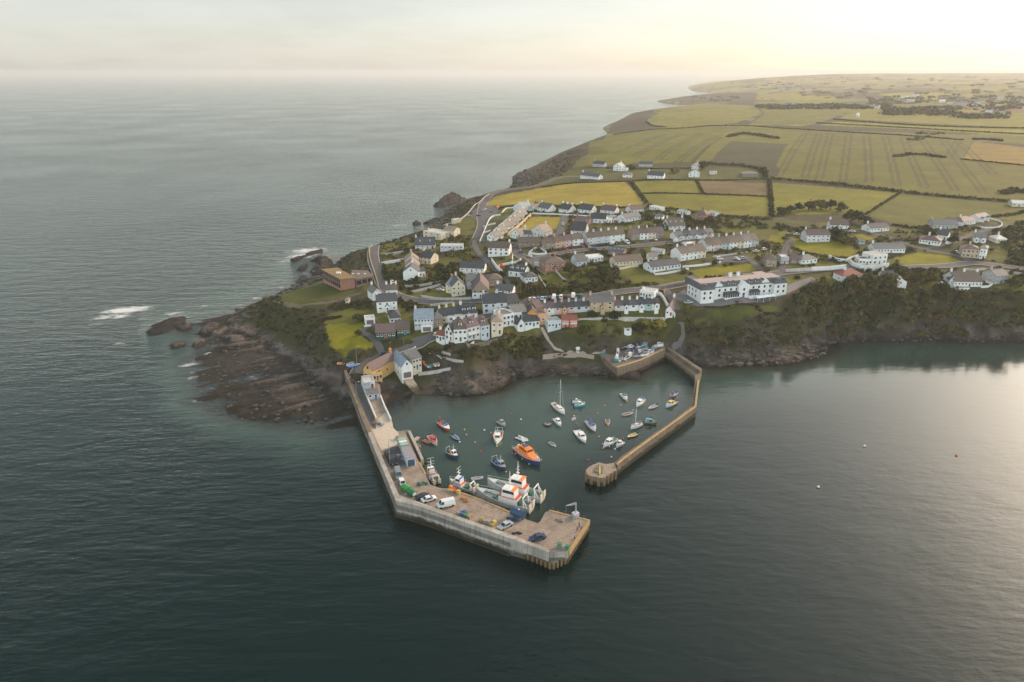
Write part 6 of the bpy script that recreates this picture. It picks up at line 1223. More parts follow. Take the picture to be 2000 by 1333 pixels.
for r in [
 ('motor','fishing_boat','red boat with stubby mast alone near the harbour wall at the western end',(858,826),(878.5,843.5),'red','red','white',{'extra':('aft_mast',),'trim':'navy'}),
 ('row','rowing_boat','small all red open boat beside the larger red and white one',(826,861.5),(841,868.5),'red','red','red',{}),
 ('motor','motor_boat','white boat with bright red cover beside the small red open boat',(838.5,854),(853.5,871.5),'white','red','red',{'trim':'red'}),
 ('row','rowing_boat','small blue open boat with white buoy at its bow',(884,851.5),(897,863),'navy','blue','blue',{'extra':('engine',)}),
 ('fisher','fishing_boat','navy and white boat with red deck gear, west of the white and orange one',(873.5,885.5),(895,897.5),'navy','grey','white',{'trim':'white'}),
 ('fisher','fishing_boat','white wheelhouse boat with orange covers pointing at the pier',(975,846),(970,869.5),'white','orange','white',{'trim':'white'}),
 ('motor','motor_boat','dark grey boat with red stern gear in the middle of the basin',(972.5,825),(987.5,835),'grey','brown','grey',{}),
 ('rib','inflatable_boat','white inflatable boat moored just above the orange lifeboat',(1009,855),(1031.5,864),'white','white','white',{}),
 ('fisher','fishing_boat','dark blue fishing boat full of gear with orange float, left of the lifeboat',(964,903),(988,921),'navy','black','grey',{'trim':'grey'}),
 ('row','rowing_boat','long white punt floating off the quay by the fishing boats',(920,937.5),(944.5,934),'white','grey','white',{}),
 ('row','rowing_boat','tiny green and white open boat east of the lifeboat',(1072,865.5),(1086,873.5),'white','green','white',{'extra':('engine',)}),
 ('row','rowing_boat','black tender, western of two rafted together',(1063,829),(1070,834),'black','brown','brown',{}),
 ('row','rowing_boat','black tender, eastern of two rafted together',(1076,828),(1070.5,834),'black','grey','brown',{'extra':('engine',)}),
 ('motor','motor_boat','small white cabin boat beside the two black tenders',(1083,820.5),(1096,834),'white','cream','white',{}),
 ('yacht','sailing_yacht','white sailing yacht with the tallest mast in the harbour',(1083,793.5),(1099.5,807.5),'white','cream','white',{'L':9.5}),
 ('motor','motor_boat','cream cruiser rafted behind the turquoise one',(1118,787),(1134,788.5),'white','cream','white',{}),
 ('motor','motor_boat','turquoise cruiser with white cabin top rafted to the cream one',(1121,795),(1143.5,792.5),'teal','teal','white',{}),
 ('motor','motor_boat','white cabin boat with dark stern, northern one of the eastern group',(1213.5,771.5),(1225,783.5),'white','grey','white',{'trim':'navy'}),
 ('motor','motor_boat','white boat with dark windows pointing at the pier in the eastern group',(1256.5,782),(1243,796),'white','cream','white',{'extra':('canopy',)}),
 ('row','rowing_boat','low grey skiff between the two white boats of the eastern group',(1283,793),(1266,801),'grey','grey','grey',{'extra':('engine',)}),
 ('motor','motor_boat','dark maroon boat nearest the breakwater corner',(1320.5,769),(1309,780),'brown','purple','purple',{'trim':'navy'}),
 ('motor','motor_boat','white sports boat with yellow cover near the breakwater',(1320.5,787),(1300,797),'white','yellow','white',{'trim':'yellow'}),
 ('row','rowing_boat','long dark grey open boat beside a pink buoy',(1215,813),(1237.5,807.5),'grey','brown','grey',{}),
 ('yacht','sailing_yacht','small white day sailer with blue waterline and short mast',(1253.5,831),(1232,839),'white','cream','white',{'L':5.6}),
 ('motor','motor_boat','maroon boat with teal canopy next to the day sailer',(1258.5,827),(1282.5,829.5),'brown','black','green',{'trim':'teal','extra':('canopy',)}),
 ('row','rowing_boat','dark open boat with yellow gear near the breakwater wall',(1244.5,848.5),(1225,857),'brown','yellow','grey',{'extra':('engine',)}),
 ('motor','fishing_boat','white boat with lilac windows and cluttered stern in mid harbour',(1147,825),(1163.5,844),'white','grey','lilac',{'extra':('aft_mast','canopy'),'trim':'navy'}),
 ('row','rowing_boat','small pinkish open boat pointing at the pier',(1186.5,820.5),(1187,832.5),'pink','brown','pink',{'extra':('engine',)}),
 ('motor','motor_boat','large white motor cruiser with twin engines, biggest white boat afloat',(1125,843),(1145,867),'white','white','white',{'extra':('twin',),'L':8.6}),
 ('motor','motor_boat','broad white boat with green trim and fenders near the breakwater',(1202.5,859),(1178,875),'white','green','white',{'extra':('fenders',)}),
 ('motor','motor_boat','short white dayboat beside the broad green trimmed boat',(1217.5,866),(1203,875.5),'white','white','white',{}),
 ('row','rowing_boat','tiny lilac tender beside a yellow buoy',(1123,818),(1117,822.5),'lilac','lilac','white',{}),
 ('row','rowing_boat','brown and white skiff tied to the slipway beside the pier',(818,855),(809,865),'wood','cream','white',{}),
 ('row','rowing_boat','orange rowing boat tied to the slipway beside the pier',(813,868.5),(821,877),'orange','orange','orange',{})]:
    boat(*r[:8], **r[8])
# lifeboat
a = P(1010, 879); b = P(1054.5, 912); L = 13.5; t = thing('lifeboat', 'orange and blue lifeboat moored in the middle of the harbour', 'lifeboat', ((a[0]+b[0])/2, (a[1]+b[1])/2, 0), math.atan2(b[1]-a[1], b[0]-a[0]))
m = MB(); st = hull(m, L, 4.7, 1.35, bm('navy'), bm('grey'), False, .82, .55, draft=.6); m.build('hull', t)
m = MB(); m.add([(x, s_*(b_+.03), h-.28+.3*k) for x, b_, h in st for s_ in (-1, 1) for k in (0, 1)], [(i*4+a_, (i+1)*4+a_, (i+1)*4+a_+1, i*4+a_+1) for i in range(len(st)-1) for a_ in (0, 2)], bm('red')); m.build('red_belt', t)
og = bm('orange'); m = MB()
def loft(m, secs, mt):
    k = len(secs[0]); vs = [v for s in secs for v in s]; m.add(vs, [(i*k+j, (i+1)*k+j, (i+1)*k+j+1, i*k+j+1) for i in range(len(secs)-1) for j in range(k-1)]+[tuple(range(k-1, -1, -1)), tuple((len(secs)-1)*k+j for j in range(k))], mt)
loft(m, [[(x, -w, 1.2), (x+o_, -w*.86, 1.2+h), (x+o_, w*.86, 1.2+h), (x, w, 1.2)] for x, w, h, o_ in ((-5.4, 1.7, .9, .1), (-4.6, 1.75, 1.0, 0), (1.2, 1.75, 1.15, 0), (3.4, 1.4, .95, -.3), (4.9, .8, .45, -.6))], og); m.build('superstructure', t)
w_ = cabin(t, -3.6, 1.6, 2.9, 2.25, 1.25, og, og, .9); cabin(t, -2.6, -.4, 2.0, 3.55, .5, og, bm('navy'), .4, False, 'flying_bridge')
m = MB(); m.tube([(-2.4, 0, 4), (-2.8, 0, 6)], .09, framem(), 6); m.box(-2.9, -2.3, -.7, .7, 5.2, 5.4, framem()); m.ball((-2.6, 0, 5.7), .3, framem(), 7, 5); m.build('mast', t)
m = MB(); m.box(-6.2, -5.2, -1.2, 1.2, 1.3, 1.9, bm('grey')); m.box(-5.9, -5.5, -.4, .4, 1.9, 2.5, framem()); m.build('stern_platform', t); rails(t, st, 1.3, (.0, 1), .8); fenders(t, L, 4.7, 1.2, 3)
# boats alongside the quay
def big(label, ps, pb, L, B, hullc='white', cabx=-.1, flip=False, tower='white', cover='orange', small=False, name='trawler'):
    a = P(*ps); b = P(*pb); t = thing(name, label, 'fishing boat', ((a[0]+b[0])/2, (a[1]+b[1])/2, 0), math.atan2(b[1]-a[1], b[0]-a[0]), 'fishing boats alongside the pier')
    fb = 2.0 if not small else 1.2; m = MB(); dk = mat('deck_grey', (.24, .26, .26), .7, .4, 2.5); st = hull(m, L, B, fb, bm(hullc) if hullc != 'white' else mat('worn_white_hull', (.50, .51, .50), .5, .25, 1.2, grime=.5), dk, True, .82, .6, draft=1.0); m.build('hull', t); z = fb*.62
    # whaleback at the bow
    m = MB(); q = [s for s in st if s[0] > L*.26]; top = [(x, -b_*.96, h+.06) for x, b_, h in q]+[(x, b_*.96, h+.06) for x, b_, h in q[::-1]]; m.add(top, [tuple(range(len(top)))], mat('pale_deck', (.46, .49, .49), .6, .25)); m.build('whaleback', t)
    rails(t, st, fb, (.5, 1), .9)
    x0, x1 = L*(cabx-.13), L*(cabx+.10); H2 = 2.4 if not small else 1.7
    c = cabin(t, x0-L*.05, x1+L*.05, B*.72, z, 2.3 if not small else .9, bm('white'), bm('red'), .15, False, 'deckhouse')
    zz = z+(2.36 if not small else .95); w = cabin(t, x0, x1, B*.6, zz, H2, bm('white'), bm('white'), .3)
    m = MB(); m.box(x0-.1, x0+L*.06, -B*.32, B*.32, zz+H2+.05, zz+H2+.14, bm(cover)); m.build('orange_panel', w); m = MB(); m.box(x0-.12, x1, -B*.34, B*.34, zz-.22, zz-.02, bm(cover)); m.build('trim_band', w)
    m = MB(); mz = zz+H2; xm = (x0+x1)/2; top_ = mz+(5.5 if not small else 3); m.tube([(xm, 0, mz), (xm, 0, top_)], [.16, .07], framem(), 6)
    for k in (1.2, 2.2, 3.4): m.tube([(xm, -1.1, mz+k), (xm, 1.1, mz+k)], .05, framem(), 4)
    m.box(xm-.5, xm+.5, -.1, .1, mz+1.6, mz+1.8, framem()); m.build('mast', t)
    # stern gantry, net drum, winches, cargo of gear
    tw = bm(tower); m = MB(); xg = -L*.40
    for s_ in (-1, 1): m.tube([(xg, s_*B*.36, z), (xg+.4, s_*B*.3, z+3.4 if not small else z+2.2)], .17, tw, 6); m.tube([(xg-1.2, s_*B*.34, z), (xg+.3, s_*B*.3, z+2.9 if not small else z+1.9)], .12, tw, 6)
    m.tube([(xg+.4, -B*.32, z+3.4 if not small else z+2.2), (xg+.4, B*.32, z+3.4 if not small else z+2.2)], .18, tw, 6); m.build('gantry', t)
    m = MB(); m.tube([(-L*.3, -B*.28, z+.9), (-L*.3, B*.28, z+.9)], .75 if not small else .45, mat('green_net', (.06, .14, .10), .9, .5, 5), 10); m.build('net_drum', t)
    m = MB(); m.tube([(L*.14, -B*.2, z+.6), (L*.14, B*.2, z+.6)], .5, bm('green'), 8); m.box(L*.12, L*.16, -B*.26, B*.26, z, z+.5, bm('green')); m.build('winch', t)
    m = MB(); m.tube([(L*.2, 0, z+1.5), (L*.02, .1, z+1.9)], .14, framem(), 6); m.build('derrick', t)
    m = MB(); m.box(-L/2-.1, -L/2+.15, -B*.4, -B*.1, fb*.5, fb+1.0, bm('cream')); m.box(-L/2-.1, -L/2+.15, B*.1, B*.4, fb*.5, fb+1.0, bm('cream')); m.build('trawl_door', t)
    r_ = random.Random(int(L*10))
    for i in range(8): x, y = r_.uniform(-L*.27, -L*.18), r_.uniform(-B*.35, B*.35); m = MB(); m.box(x-.5, x+.5, y-.4, y+.4, z, z+r_.uniform(.4, 1), bm(r_.choice(['green', 'blue', 'orange', 'grey', 'brown', 'white']))); m.build('fish_box', t)
    for i in range(5): x = L*(-.05+.1*i); m = MB(); m.ball((x, -B/2-.18*0-.15, fb*.5), .28, bm('black'), 7, 5); m.build('fender', t)
    return t
big('white trawler lying against the pier, white wheelhouse roof with orange edge', (1040,999.5), (928.5,969), 18.5, 4.9)
big('white trawler rafted outside the other, orange wheelhouse panel forward and tall mast', (1062,980), (951,950.5), 18.5, 4.8, cabx=-.04)
big('small white fishing boat with blue panel, alone beside the bend of the quay', (928,961), (880,946), 9.5, 3.6, small=True, name='fishing_boat', cabx=.15, cover='blue')
big('black and white fishing boat with open dark deck moored below the slipway', (855,950.5), (835.5,921.5), 8.6, 3.2, 'black', small=True, name='fishing_boat', cabx=.16, cover='brown')
# buoys
BY = 'mooring buoys in the harbour'
bl = [(907,840,'yellow','yellow buoy by the red stubby masted boat'),(911,850,'pink','pink buoy south east of the red stubby masted boat'),(946,841,'white','white buoy west of the white wheelhouse boat'),(958.5,846.5,'pink','pink buoy just west of the white wheelhouse boat'),(999,809.5,'red','red buoy alone in the northern middle of the harbour'),(1017.5,820,'white','white buoy between the grey boat and the tenders'),
 (927.5,865,'pink','pink buoy between the blue open boat and the white wheelhouse boat'),(939,883,'red','red buoy left of the lifeboat and dark fishing boat'),(1001,887,'orange','orange buoy at the stern of the lifeboat'),(970,872.5,'yellow','yellow bow buoy of the white wheelhouse boat'),(988,922.5,'orange','orange bow buoy of the dark blue fishing boat'),(897.5,864,'white','white bow buoy of the blue open boat'),
 (1121,813.5,'yellow','yellow buoy above the lilac tender'),(1125.5,829,'red','crimson buoy below the lilac tender'),(1167,808,'orange','orange buoy north of the lilac windowed boat'),(1169.5,854,'orange','orange buoy between the motor cruiser and the broad boat'),(1177.5,876.5,'orange','orange bow buoy of the broad green trimmed boat'),(1148.5,899.5,'red','bright red buoy north of the breakwater head'),
 (1194,893.5,'white','white buoy beside the breakwater near its head'),(1212,792.5,'orange','orange buoy south of the dark sterned white cabin boat'),(1236,802,'pink','large pink buoy at the long dark grey open boat'),(1274,814,'red','red buoy near the breakwater, north of the maroon boat'),(1216.5,858,'red','red buoy off the broad green trimmed boat, breakwater side'),(1201,878,'white','white bow buoy of the short dayboat'),
 (1180.5,793,'orange','faded orange buoy in the middle of the northern basin'),(1224.5,784.5,'orange','orange bow buoy of the dark sterned white cabin boat'),(1099.5,807,'red','red bow buoy of the tall masted yacht'),(1868,890,'orange','orange buoy far out in the eastern bay'),(1598,952,'white','white float in the open bay south east of the breakwater'),(1688,872,'white','white float in the open bay east of the breakwater')]
bmesh_ = {}
for x, y, c, lb in bl:
    if c not in bmesh_: m = MB(); m.ball((0, 0, .12), .32, bm(c), 9, 7); m.tube([(0, 0, .4), (0, 0, .55)], .06, bm('black'), 5); bmesh_[c] = m.mesh('buoy', True)
    o = bpy.data.objects.new('buoy', bmesh_[c]); C.objects.link(o); o.location = P(x, y, 0); o.rotation_euler = (0, 0, x); s_ = 1.3 if x > 1500 else 1; o.scale = (s_,)*3; tag(o, lb, 'buoy', BY)
# ---------------------------------------------------------------- vehicles
VC = dict(white=(.72,.72,.71), black=(.03,.03,.035), grey=(.22,.23,.25), silver=(.45,.46,.48), blue=(.04,.12,.38), dkblue=(.03,.05,.12), red=(.42,.04,.05), green=(.04,.12,.09), teal=(.06,.18,.20), cream=(.55,.5,.4), maroon=(.18,.04,.06))
def vm(k): return mat('carpaint_'+k, VC[k], .28, .04, 2, .5, .1)
tyre = mat('tyre', (.025, .025, .027), .9); lampm = mat('lamp_glass', (.55, .53, .48), .2); rlamp = mat('tail_lamp', (.4, .03, .02), .3)
def make_car(kind, col, label, group):
    t = thing('van' if kind == 'van' else 'car', label, 'van' if kind == 'van' else 'car', (0, 0, 0), 0, group); L, W, h0, h1 = dict(hatch=(4.0, 1.75, .85, 1.48), saloon=(4.5, 1.8, .85, 1.42), suv=(4.6, 1.9, 1.0, 1.75), van=(5.2, 2.0, 1.15, 2.15))[kind]
    cm = vm(col); a = L/2; w = W/2; m = MB()
    prof = [(-a, .35), (-a, h0*.98), (-a+.1, h0), (a-.9, h0), (a-.12, h0*.8), (a, h0*.62), (a, .35)]
    k = len(prof); vs = [(x, s_*w*(1 if 0 < i < k-1 else .97), z) for s_ in (-1, 1) for i, (x, z) in enumerate(prof)]
    m.add(vs, [(i, i+1, k+i+1, k+i) for i in range(k-1)]+[tuple(range(k-1, -1, -1)), tuple(range(k, 2*k)), (0, k, 2*k-1, k-1)], cm)
    x0, x1, x2, x3 = dict(hatch=(-a+.05, -a+.35, .35, 1.1), saloon=(-a+.65, -a+1.3, .35, 1.15), suv=(-a+.05, -a+.3, .45, 1.15), van=(-a+.03, -a+.12, 1.3, 1.95))[kind]
    b = w*.82; m.add([(x0, -w*.95, h0), (x3, -w*.95, h0), (x3, w*.95, h0), (x0, w*.95, h0), (x1, -b, h1), (x2, -b, h1), (x2, b, h1), (x1, b, h1)], [(0, 1, 5, 4), (1, 2, 6, 5), (2, 3, 7, 6), (3, 0, 4, 7), (4, 5, 6, 7)], cm)
    m.build('body', t); g = MB(); e = .012; f = .12
    lerp = lambda p, q, u: tuple(p[i]+(q[i]-p[i])*u for i in range(3))
    def pane(p0, p1, p2, p3, n_):
        c = [sum(p[i] for p in (p0, p1, p2, p3))/4 for i in range(3)]; q = [tuple(c[i]+(p[i]-c[i])*.86+n_[i]*e for i in range(3)) for p in (p0, p1, p2, p3)]; g.add(q, [(0, 1, 2, 3)], glassm())
    pane((x3, -w*.95, h0), (x3, w*.95, h0), (x2, b, h1), (x2, -b, h1), (1, 0, .6))
    if kind != 'van': pane((x0, w*.95, h0), (x0, -w*.95, h0), (x1, -b, h1), (x1, b, h1), (-1, 0, .4))
    for s_ in (-1, 1):
        xs = x0 if kind != 'van' else .7; xt = x1 if kind != 'van' else .7
        p = [(xs, s_*w*.95, h0), (x3, s_*w*.95, h0), (x2, s_*b, h1), (xt, s_*b, h1)]
        if s_ > 0: p = p[::-1]
        pane(*p, (0, s_*1.5, .3))
    g.build('window', t)
    for x in (-a+.8, a-.85):
        for s_ in (-1, 1):
            m = MB(); m.tube([(x, s_*(w-.2), .32), (x, s_*(w+.02), .32)], .32, tyre, 10); m.build('wheel', t)
    for s_ in (-1, 1):
        m = MB(); m.box(a-.05, a+.015, s_*w*.72-.16, s_*w*.72+.16, .52, .66, lampm); m.build('headlight', t); m = MB(); m.box(-a-.015, -a+.04, s_*w*.8-.12, s_*w*.8+.12, .6, .82, rlamp); m.build('tail_light', t)
    return t
protos = {}
def car(kind, col, label, px, to, group, z=None, sc=None):
    """px ground pixel of the middle; to = pixel the bonnet points to"""
    a = G(*px) if z is None else P(*px, z); b = G(*to) if z is None else P(*to, z); rz = math.atan2(b[1]-a[1], b[0]-a[0]); loc = (a[0], a[1], a[2]+(.26 if z is None else .02)); k = (kind, col)
    if k not in protos:
        t = make_car(kind, col, label, group); t.location = loc; t.rotation_euler = (0, 0, rz); protos[k] = t
    else: t = dup(protos[k], loc, rz, label, group); 
    t.name = 'van' if kind == 'van' else 'car'; s_ = sc or max(.85, min(1, 1-(a[1]-250)/150*.15)); t.scale = (s_,)*3
    if abs(t.scale[0]) and label: t['label'] = label; t['category'] = 'van' if kind == 'van' else 'car'
PG = 'vehicles on the pier'
for r in [('hatch','black','black hatchback, upper of two parked by the lamp post on the pier asphalt',(759.5,891.6),(763,897)),('suv','black','black estate car, lower of two parked by the lamp post on the pier asphalt',(767,903.5),(771,909)),
 ('van','grey','grey van pointing seaward along the pier wall',(778,930),(780,938)),('hatch','white','small white car in front of the grey van on the pier',(786,946.5),(789,952)),
 ('saloon','black','black saloon parked tight behind the white one at the pier bend',(825,973.5),(819,975)),('saloon','white','white saloon with dark glass at the pier bend',(838,978),(845,976)),
 ('van','white','white van standing alone in the middle of the pier',(871,989),(862,991)),('saloon','silver','blue grey saloon parked against the parapet beyond the crates',(987,1030),(979,1034)),('saloon','dkblue','dark blue saloon nearest the end of the pier',(1049.8,1053.5),(1040,1056))]:
    car(*r, PG, z=ZD)
CP = 'cars parked in the row above the cottages'
cs_ = [('hatch','white'),('hatch','white'),('hatch','blue'),('saloon','white'),('hatch','teal'),('hatch','black'),('van','white'),('saloon','dkblue'),('suv','white'),('saloon','black'),('hatch','maroon'),('van','white'),('saloon','green'),('hatch','green')]
xs = [1036,1043,1052,1059.5,1066,1074,1082,1089.5,1096,1103,1111,1119.5,1128,1135]
OR2 = ORD+['tenth','eleventh','twelfth','thirteenth','fourteenth','fifteenth','sixteenth','seventeenth','eighteenth','nineteenth','twentieth']
for i, ((k, c), x) in enumerate(zip(cs_, xs)):
    nmk = {'hatch': 'hatchback', 'saloon': 'saloon', 'suv': 'estate car', 'van': 'van'}[k]
    car(k, c, '%s %s, %s from the west in the car park row above the cottages' % ({'dkblue': 'dark blue'}.get(c, c), nmk, OR2[i]), (x, 587.5-i*.55), (x+1, 584-i*.55), CP)
VG = 'cars parked about the village'
for r in [('hatch','white','white hatchback in the courtyard east of the white wall round the square garden',(1034.5,502.5),(1039,503.5)),('saloon','dkblue','dark saloon beside the big white two storey house',(1017.5,494.5),(1022,494)),
 ('hatch','red','red hatchback outside the end of the coloured terrace',(1138.5,484),(1142,487)),('hatch','red','red hatchback outside the middle of the coloured terrace',(1106,489),(1110,492)),('van','white','white van outside the middle of the long white central terrace',(1197.5,478.5),(1203,477.5)),
 ('van','white','white van outside the east end of the long white central terrace',(1225,476.5),(1229,479)),('saloon','white','white saloon outside the short brown terrace',(1280,470),(1283,472)),('van','white','white van in front of the low cottage row, western one',(1321.5,474),(1327,473)),
 ('van','white','white van in front of the low cottage row, eastern one',(1368,469),(1374,468.5)),('suv','white','white estate car at the wall above the yellow lawn',(1405,508.5),(1411,508)),('hatch','white','small white hatchback, western of two at the far end above the lawn',(1439.5,508.5),(1443,509.5)),
 ('suv','silver','silver estate car, eastern of two at the far end above the lawn',(1452,507.5),(1458,507)),('saloon','white','white saloon below the east end of the longest terrace',(1477,493),(1484,492.5)),('hatch','white','white hatchback just past the end of the longest terrace',(1493,489.5),(1498,489)),
 ('suv','dkblue','dark blue estate car on the drive west of the grey two storey house',(1540,461.5),(1546,461)),('saloon','white','white saloon on the drive next to the dark blue estate car',(1556,460),(1562,459.5)),('hatch','white','white hatchback at the junction by the headland house',(767,554),(771,556)),
 ('saloon','silver','silver saloon parked beside the Victorian house',(860,569),(866,569)),('hatch','black','black hatchback parked beside the Victorian house, behind the silver saloon',(863,565.5),(869,565.5)),
 ('hatch','white','white hatchback at the top of the cliff car park',(948.5,410.5),(953,409)),('hatch','silver','silver hatchback at the top of the cliff car park',(944,413),(948,411.5)),('saloon','black','black saloon at the seaward edge of the cliff car park',(921,418.5),(925,417)),
 ('saloon','silver','silver saloon at the seaward edge of the cliff car park',(915,423),(919,421.5)),('saloon','black','black saloon in the middle of the cliff car park',(934,423),(939,422)),('hatch','white','white hatchback beside the lower holiday row',(945.5,445.5),(945.5,441)),
 ('hatch','teal','teal hatchback at the east side of the cliff car park',(960,415.5),(964,414)),('saloon','silver','silver saloon on the drive of the white bungalow with bright gable',(1664,454),(1669,454.5)),('hatch','white','white hatchback beside the square field lane',(1100,440),(1100,437)),
 ('saloon','silver','silver saloon in front of the bungalow with four coloured windows',(925,538.5),(931,538)),('saloon','dkblue','dark blue saloon on the corner above the lifeboat station',(752.5,695),(758,692.5)),('saloon','white','white saloon beside the tall sandstone house',(1868,495),(1872,496.5)),
 ('hatch','black','black hatchback in the main street beside the pink house',(1024,612),(1029,610)),('saloon','teal','teal saloon in the main street below the corner garden',(1034,609.5),(1040,608)),('saloon','grey','grey saloon in the main street west of the cottage row',(1040,613.5),(1045,612)),
 ('hatch','white','white hatchback on the forecourt under the blue grey roof',(855,657),(860,656)),('saloon','white','white saloon parked on the gravel in front of the big brown roofed house',(1840,557),(1845,556)),('hatch','maroon','maroon hatchback by the front gable of the steep brown roofed house',(1225,548),(1230,547)) if 0 else ('hatch','maroon','maroon hatchback on the lane behind the yellow bungalow',(1238,488),(1243,487)),
 ('saloon','grey','grey saloon outside the short brown terrace',(1262,474.5),(1268,474)),('suv','black','black estate car outside the long white central terrace',(1176,481.5),(1181,481)),('hatch','blue','blue hatchback below the long white central terrace',(1160,488.5),(1165,488)),
 ('hatch','white','white hatchback beside the low hipped brown roofed bungalow',(1062,487),(1066,488)),('saloon','silver','silver saloon on the hotel forecourt near its west corner',(1345,594),(1351,593.5)),('saloon','black','black saloon on the road behind the hotel',(1452,541.5),(1459,540.5)),
 ('hatch','white','white hatchback driving on the road past the white roadside wall',(1640,525.5),(1647,524.5)),('van','white','white van on the farm lane below the villa',(1852,478),(1858,476))]:
    car(*r, VG)
# ---------------------------------------------------------------- things on the pier
def zat(px, z=ZD): p = P(*px, z); return (p[0], p[1], z)
def dirz(a, b, z=ZD): p, q = P(*a, z), P(*b, z); return math.atan2(q[1]-p[1], q[0]-p[0])
t = thing('container', 'pale blue container hut with large dark door and flat roof on the pier', 'container', zat((800, 903)), dirz((797, 910), (785, 884)))
m = MB(); m.box(-2.6, 5.4, -1.35, 1.35, 0, 2.7, mat('pale_blue_metal', (.50, .56, .60), .5, .1)); m.build('body', t); m = MB(); m.box(-2.7, 5.5, -1.45, 1.45, 2.7, 2.8, mat('lid_grey', (.26, .25, .27), .6, .15)); m.build('roof', t)
m = MB(); m.box(-2.66, -2.6, -1.1, 1.1, .1, 2.3, mat('door_navy', (.05, .08, .12), .5)); m.build('door', t)
t = thing('container', 'pale green container with dented roof behind the pale blue one', 'container', zat((788, 876)), dirz((797, 910), (785, 884)))
m = MB(); m.box(-2.4, 3.2, -1.25, 1.25, 0, 2.5, mat('pale_green_metal', (.30, .40, .34), .5, .15)); [m.box(x, x+.25, -1.3, 1.3, .1, 2.4, mat('pale_green_metal')) for x in np.arange(-2.3, 3, .6)]; m.build('body', t); m = MB(); m.box(-.3, .5, -1.28, 1.28, 2.5, 2.58, framem()); m.build('roof_hatch', t)
for i, (px, lb, c) in enumerate([((793, 958), 'bright green skip against the parapet at the pier bend', (.06, .28, .08)), ((804.5, 967), 'dark green covered skip with white end panel at the pier bend', (.035, .16, .07))]):
    t = thing('skip', lb, 'skip', zat(px), dirz((790, 958), (806, 968)), 'green skips at the pier bend'); gm = mat('skip_green%d' % i, c, .5, .15); m = MB()
    m.add([(-1.5, -1, 0), (1.5, -1, 0), (1.5, 1, 0), (-1.5, 1, 0), (-1.9, -1.15, 1.6), (1.9, -1.15, 1.6), (1.9, 1.15, 1.6), (-1.9, 1.15, 1.6)], [(0, 3, 2, 1), (0, 1, 5, 4), (1, 2, 6, 5), (2, 3, 7, 6), (3, 0, 4, 7)], gm); m.build('body', t)
    m = MB(); m.add([(-1.92, -1.17, 1.6), (1.92, -1.17, 1.6), (1.92, 1.17, 1.6), (-1.92, 1.17, 1.6), (-1.7, 0, 2.1), (1.7, 0, 2.1)], [(0, 1, 5, 4), (1, 2, 5), (2, 3, 4, 5), (3, 0, 4)], gm); m.build('lid', t); t.scale = (.72, .85, .85)
    if i: m = MB(); m.box(1.72, 1.95, -.7, .7, .5, 1.5, framem()); m.build('panel', t)
t = thing('oil_tank', 'dark blue cylindrical tank standing at the quay edge by the trawlers', 'tank', zat((1012, 1010)), dirz((1003, 1007), (1021, 1014))); m = MB(); m.tube([(-2.0, 0, 1.3), (2.0, 0, 1.3)], 1.2, mat('tank_blue', (.03, .07, .13), .4, .15), 16); m.build('drum', t); m = MB(); m.box(-1.6, -1.2, -1, 1, 0, .7, greym()); m.box(1.2, 1.6, -1, 1, 0, .7, greym()); m.build('cradle', t); m = MB(); m.ball((.2, 0, 2.5), .25, framem(), 7, 5); m.build('valve', t)
PR = random.Random(5)
def crates(label, px, n, cols, group='crates and pallets on the pier', name='crate_stack'):
    t = thing(name, label, 'crates', zat(px), dirz((860, 1000), (924, 1024)), group)
    for i in range(n):
        m = MB(); x = (i % 4)*1.15-1.7; y = (i//4 % 2)*1.05-.5; h = PR.uniform(.5, 1.3); c = mat('crate_'+cols[i % len(cols)], {'wood': (.34, .26, .16), 'blue': (.06, .12, .25), 'green': (.05, .2, .11), 'grey': (.26, .25, .24), 'yellow': (.5, .36, .1), 'red': (.4, .08, .05), 'orange': (.6, .22, .05)}[cols[i % len(cols)]], .7, .2)
        m.box(x-.5, x+.5, y-.45, y+.45, .1, h, c); m.box(x-.52, x+.52, y-.47, y+.47, 0, .1, mat('pallet_wood', (.35, .27, .17), .8)); m.build('crate', t)
crates('mixed crates with blue and green lids against the parapet in mid pier', (908, 1008), 8, ['grey', 'blue', 'green', 'wood'])
crates('wooden pallets and cages against the parapet east of the blue lidded crates', (953, 1021), 8, ['wood', 'wood', 'grey', 'yellow'])
crates('yellow and red fish boxes beside the striped pole fishing boat', (888, 960), 6, ['yellow', 'orange', 'red'])
crates('grey boxes and pots beside the pale green container', (788, 896), 4, ['grey', 'blue'])
crates('small pile of pots at the landward end of the deck', (741, 828), 5, ['grey', 'wood', 'blue'])
crates('green boxes near the sunlit yellow corner of the pier end', (1106, 1070), 3, ['green', 'grey'])
crates('stack of pallets behind the pale green container', (786, 858), 4, ['wood', 'grey'])
t = thing('crane', 'small blue quayside crane with lattice jib at the tip of the pier', 'crane', zat((1124, 1008)), .6); m = MB(); m.box(-.8, .8, -.7, .7, 0, 1.1, bm('lilac')); m.build('base', t); m = MB(); m.tube([(0, 0, 1), (0, 0, 4.2)], .22, greym(), 8); m.build('mast', t)
m = MB(); [m.tube([(0, s_, 3.9), (-3.6, 0, 4.6)], .07, greym(), 5) for s_ in (-.3, .3)]; m.tube([(0, 0, 4.4), (-3.6, 0, 4.7)], .06, greym(), 5); m.tube([(-3.5, 0, 4.6), (-3.5, 0, 2.2)], .03, greym(), 4); m.build('jib', t)
t = thing('winch_frame', 'grey winch frame with hose reel beside the quayside crane', 'winch', zat((1121, 1013)), .3); m = MB(); m.box(-.7, .7, -.5, .5, 0, .3, greym()); m.tube([(0, -.5, .8), (0, .5, .8)], .5, greym(), 10); m.build('reel', t)
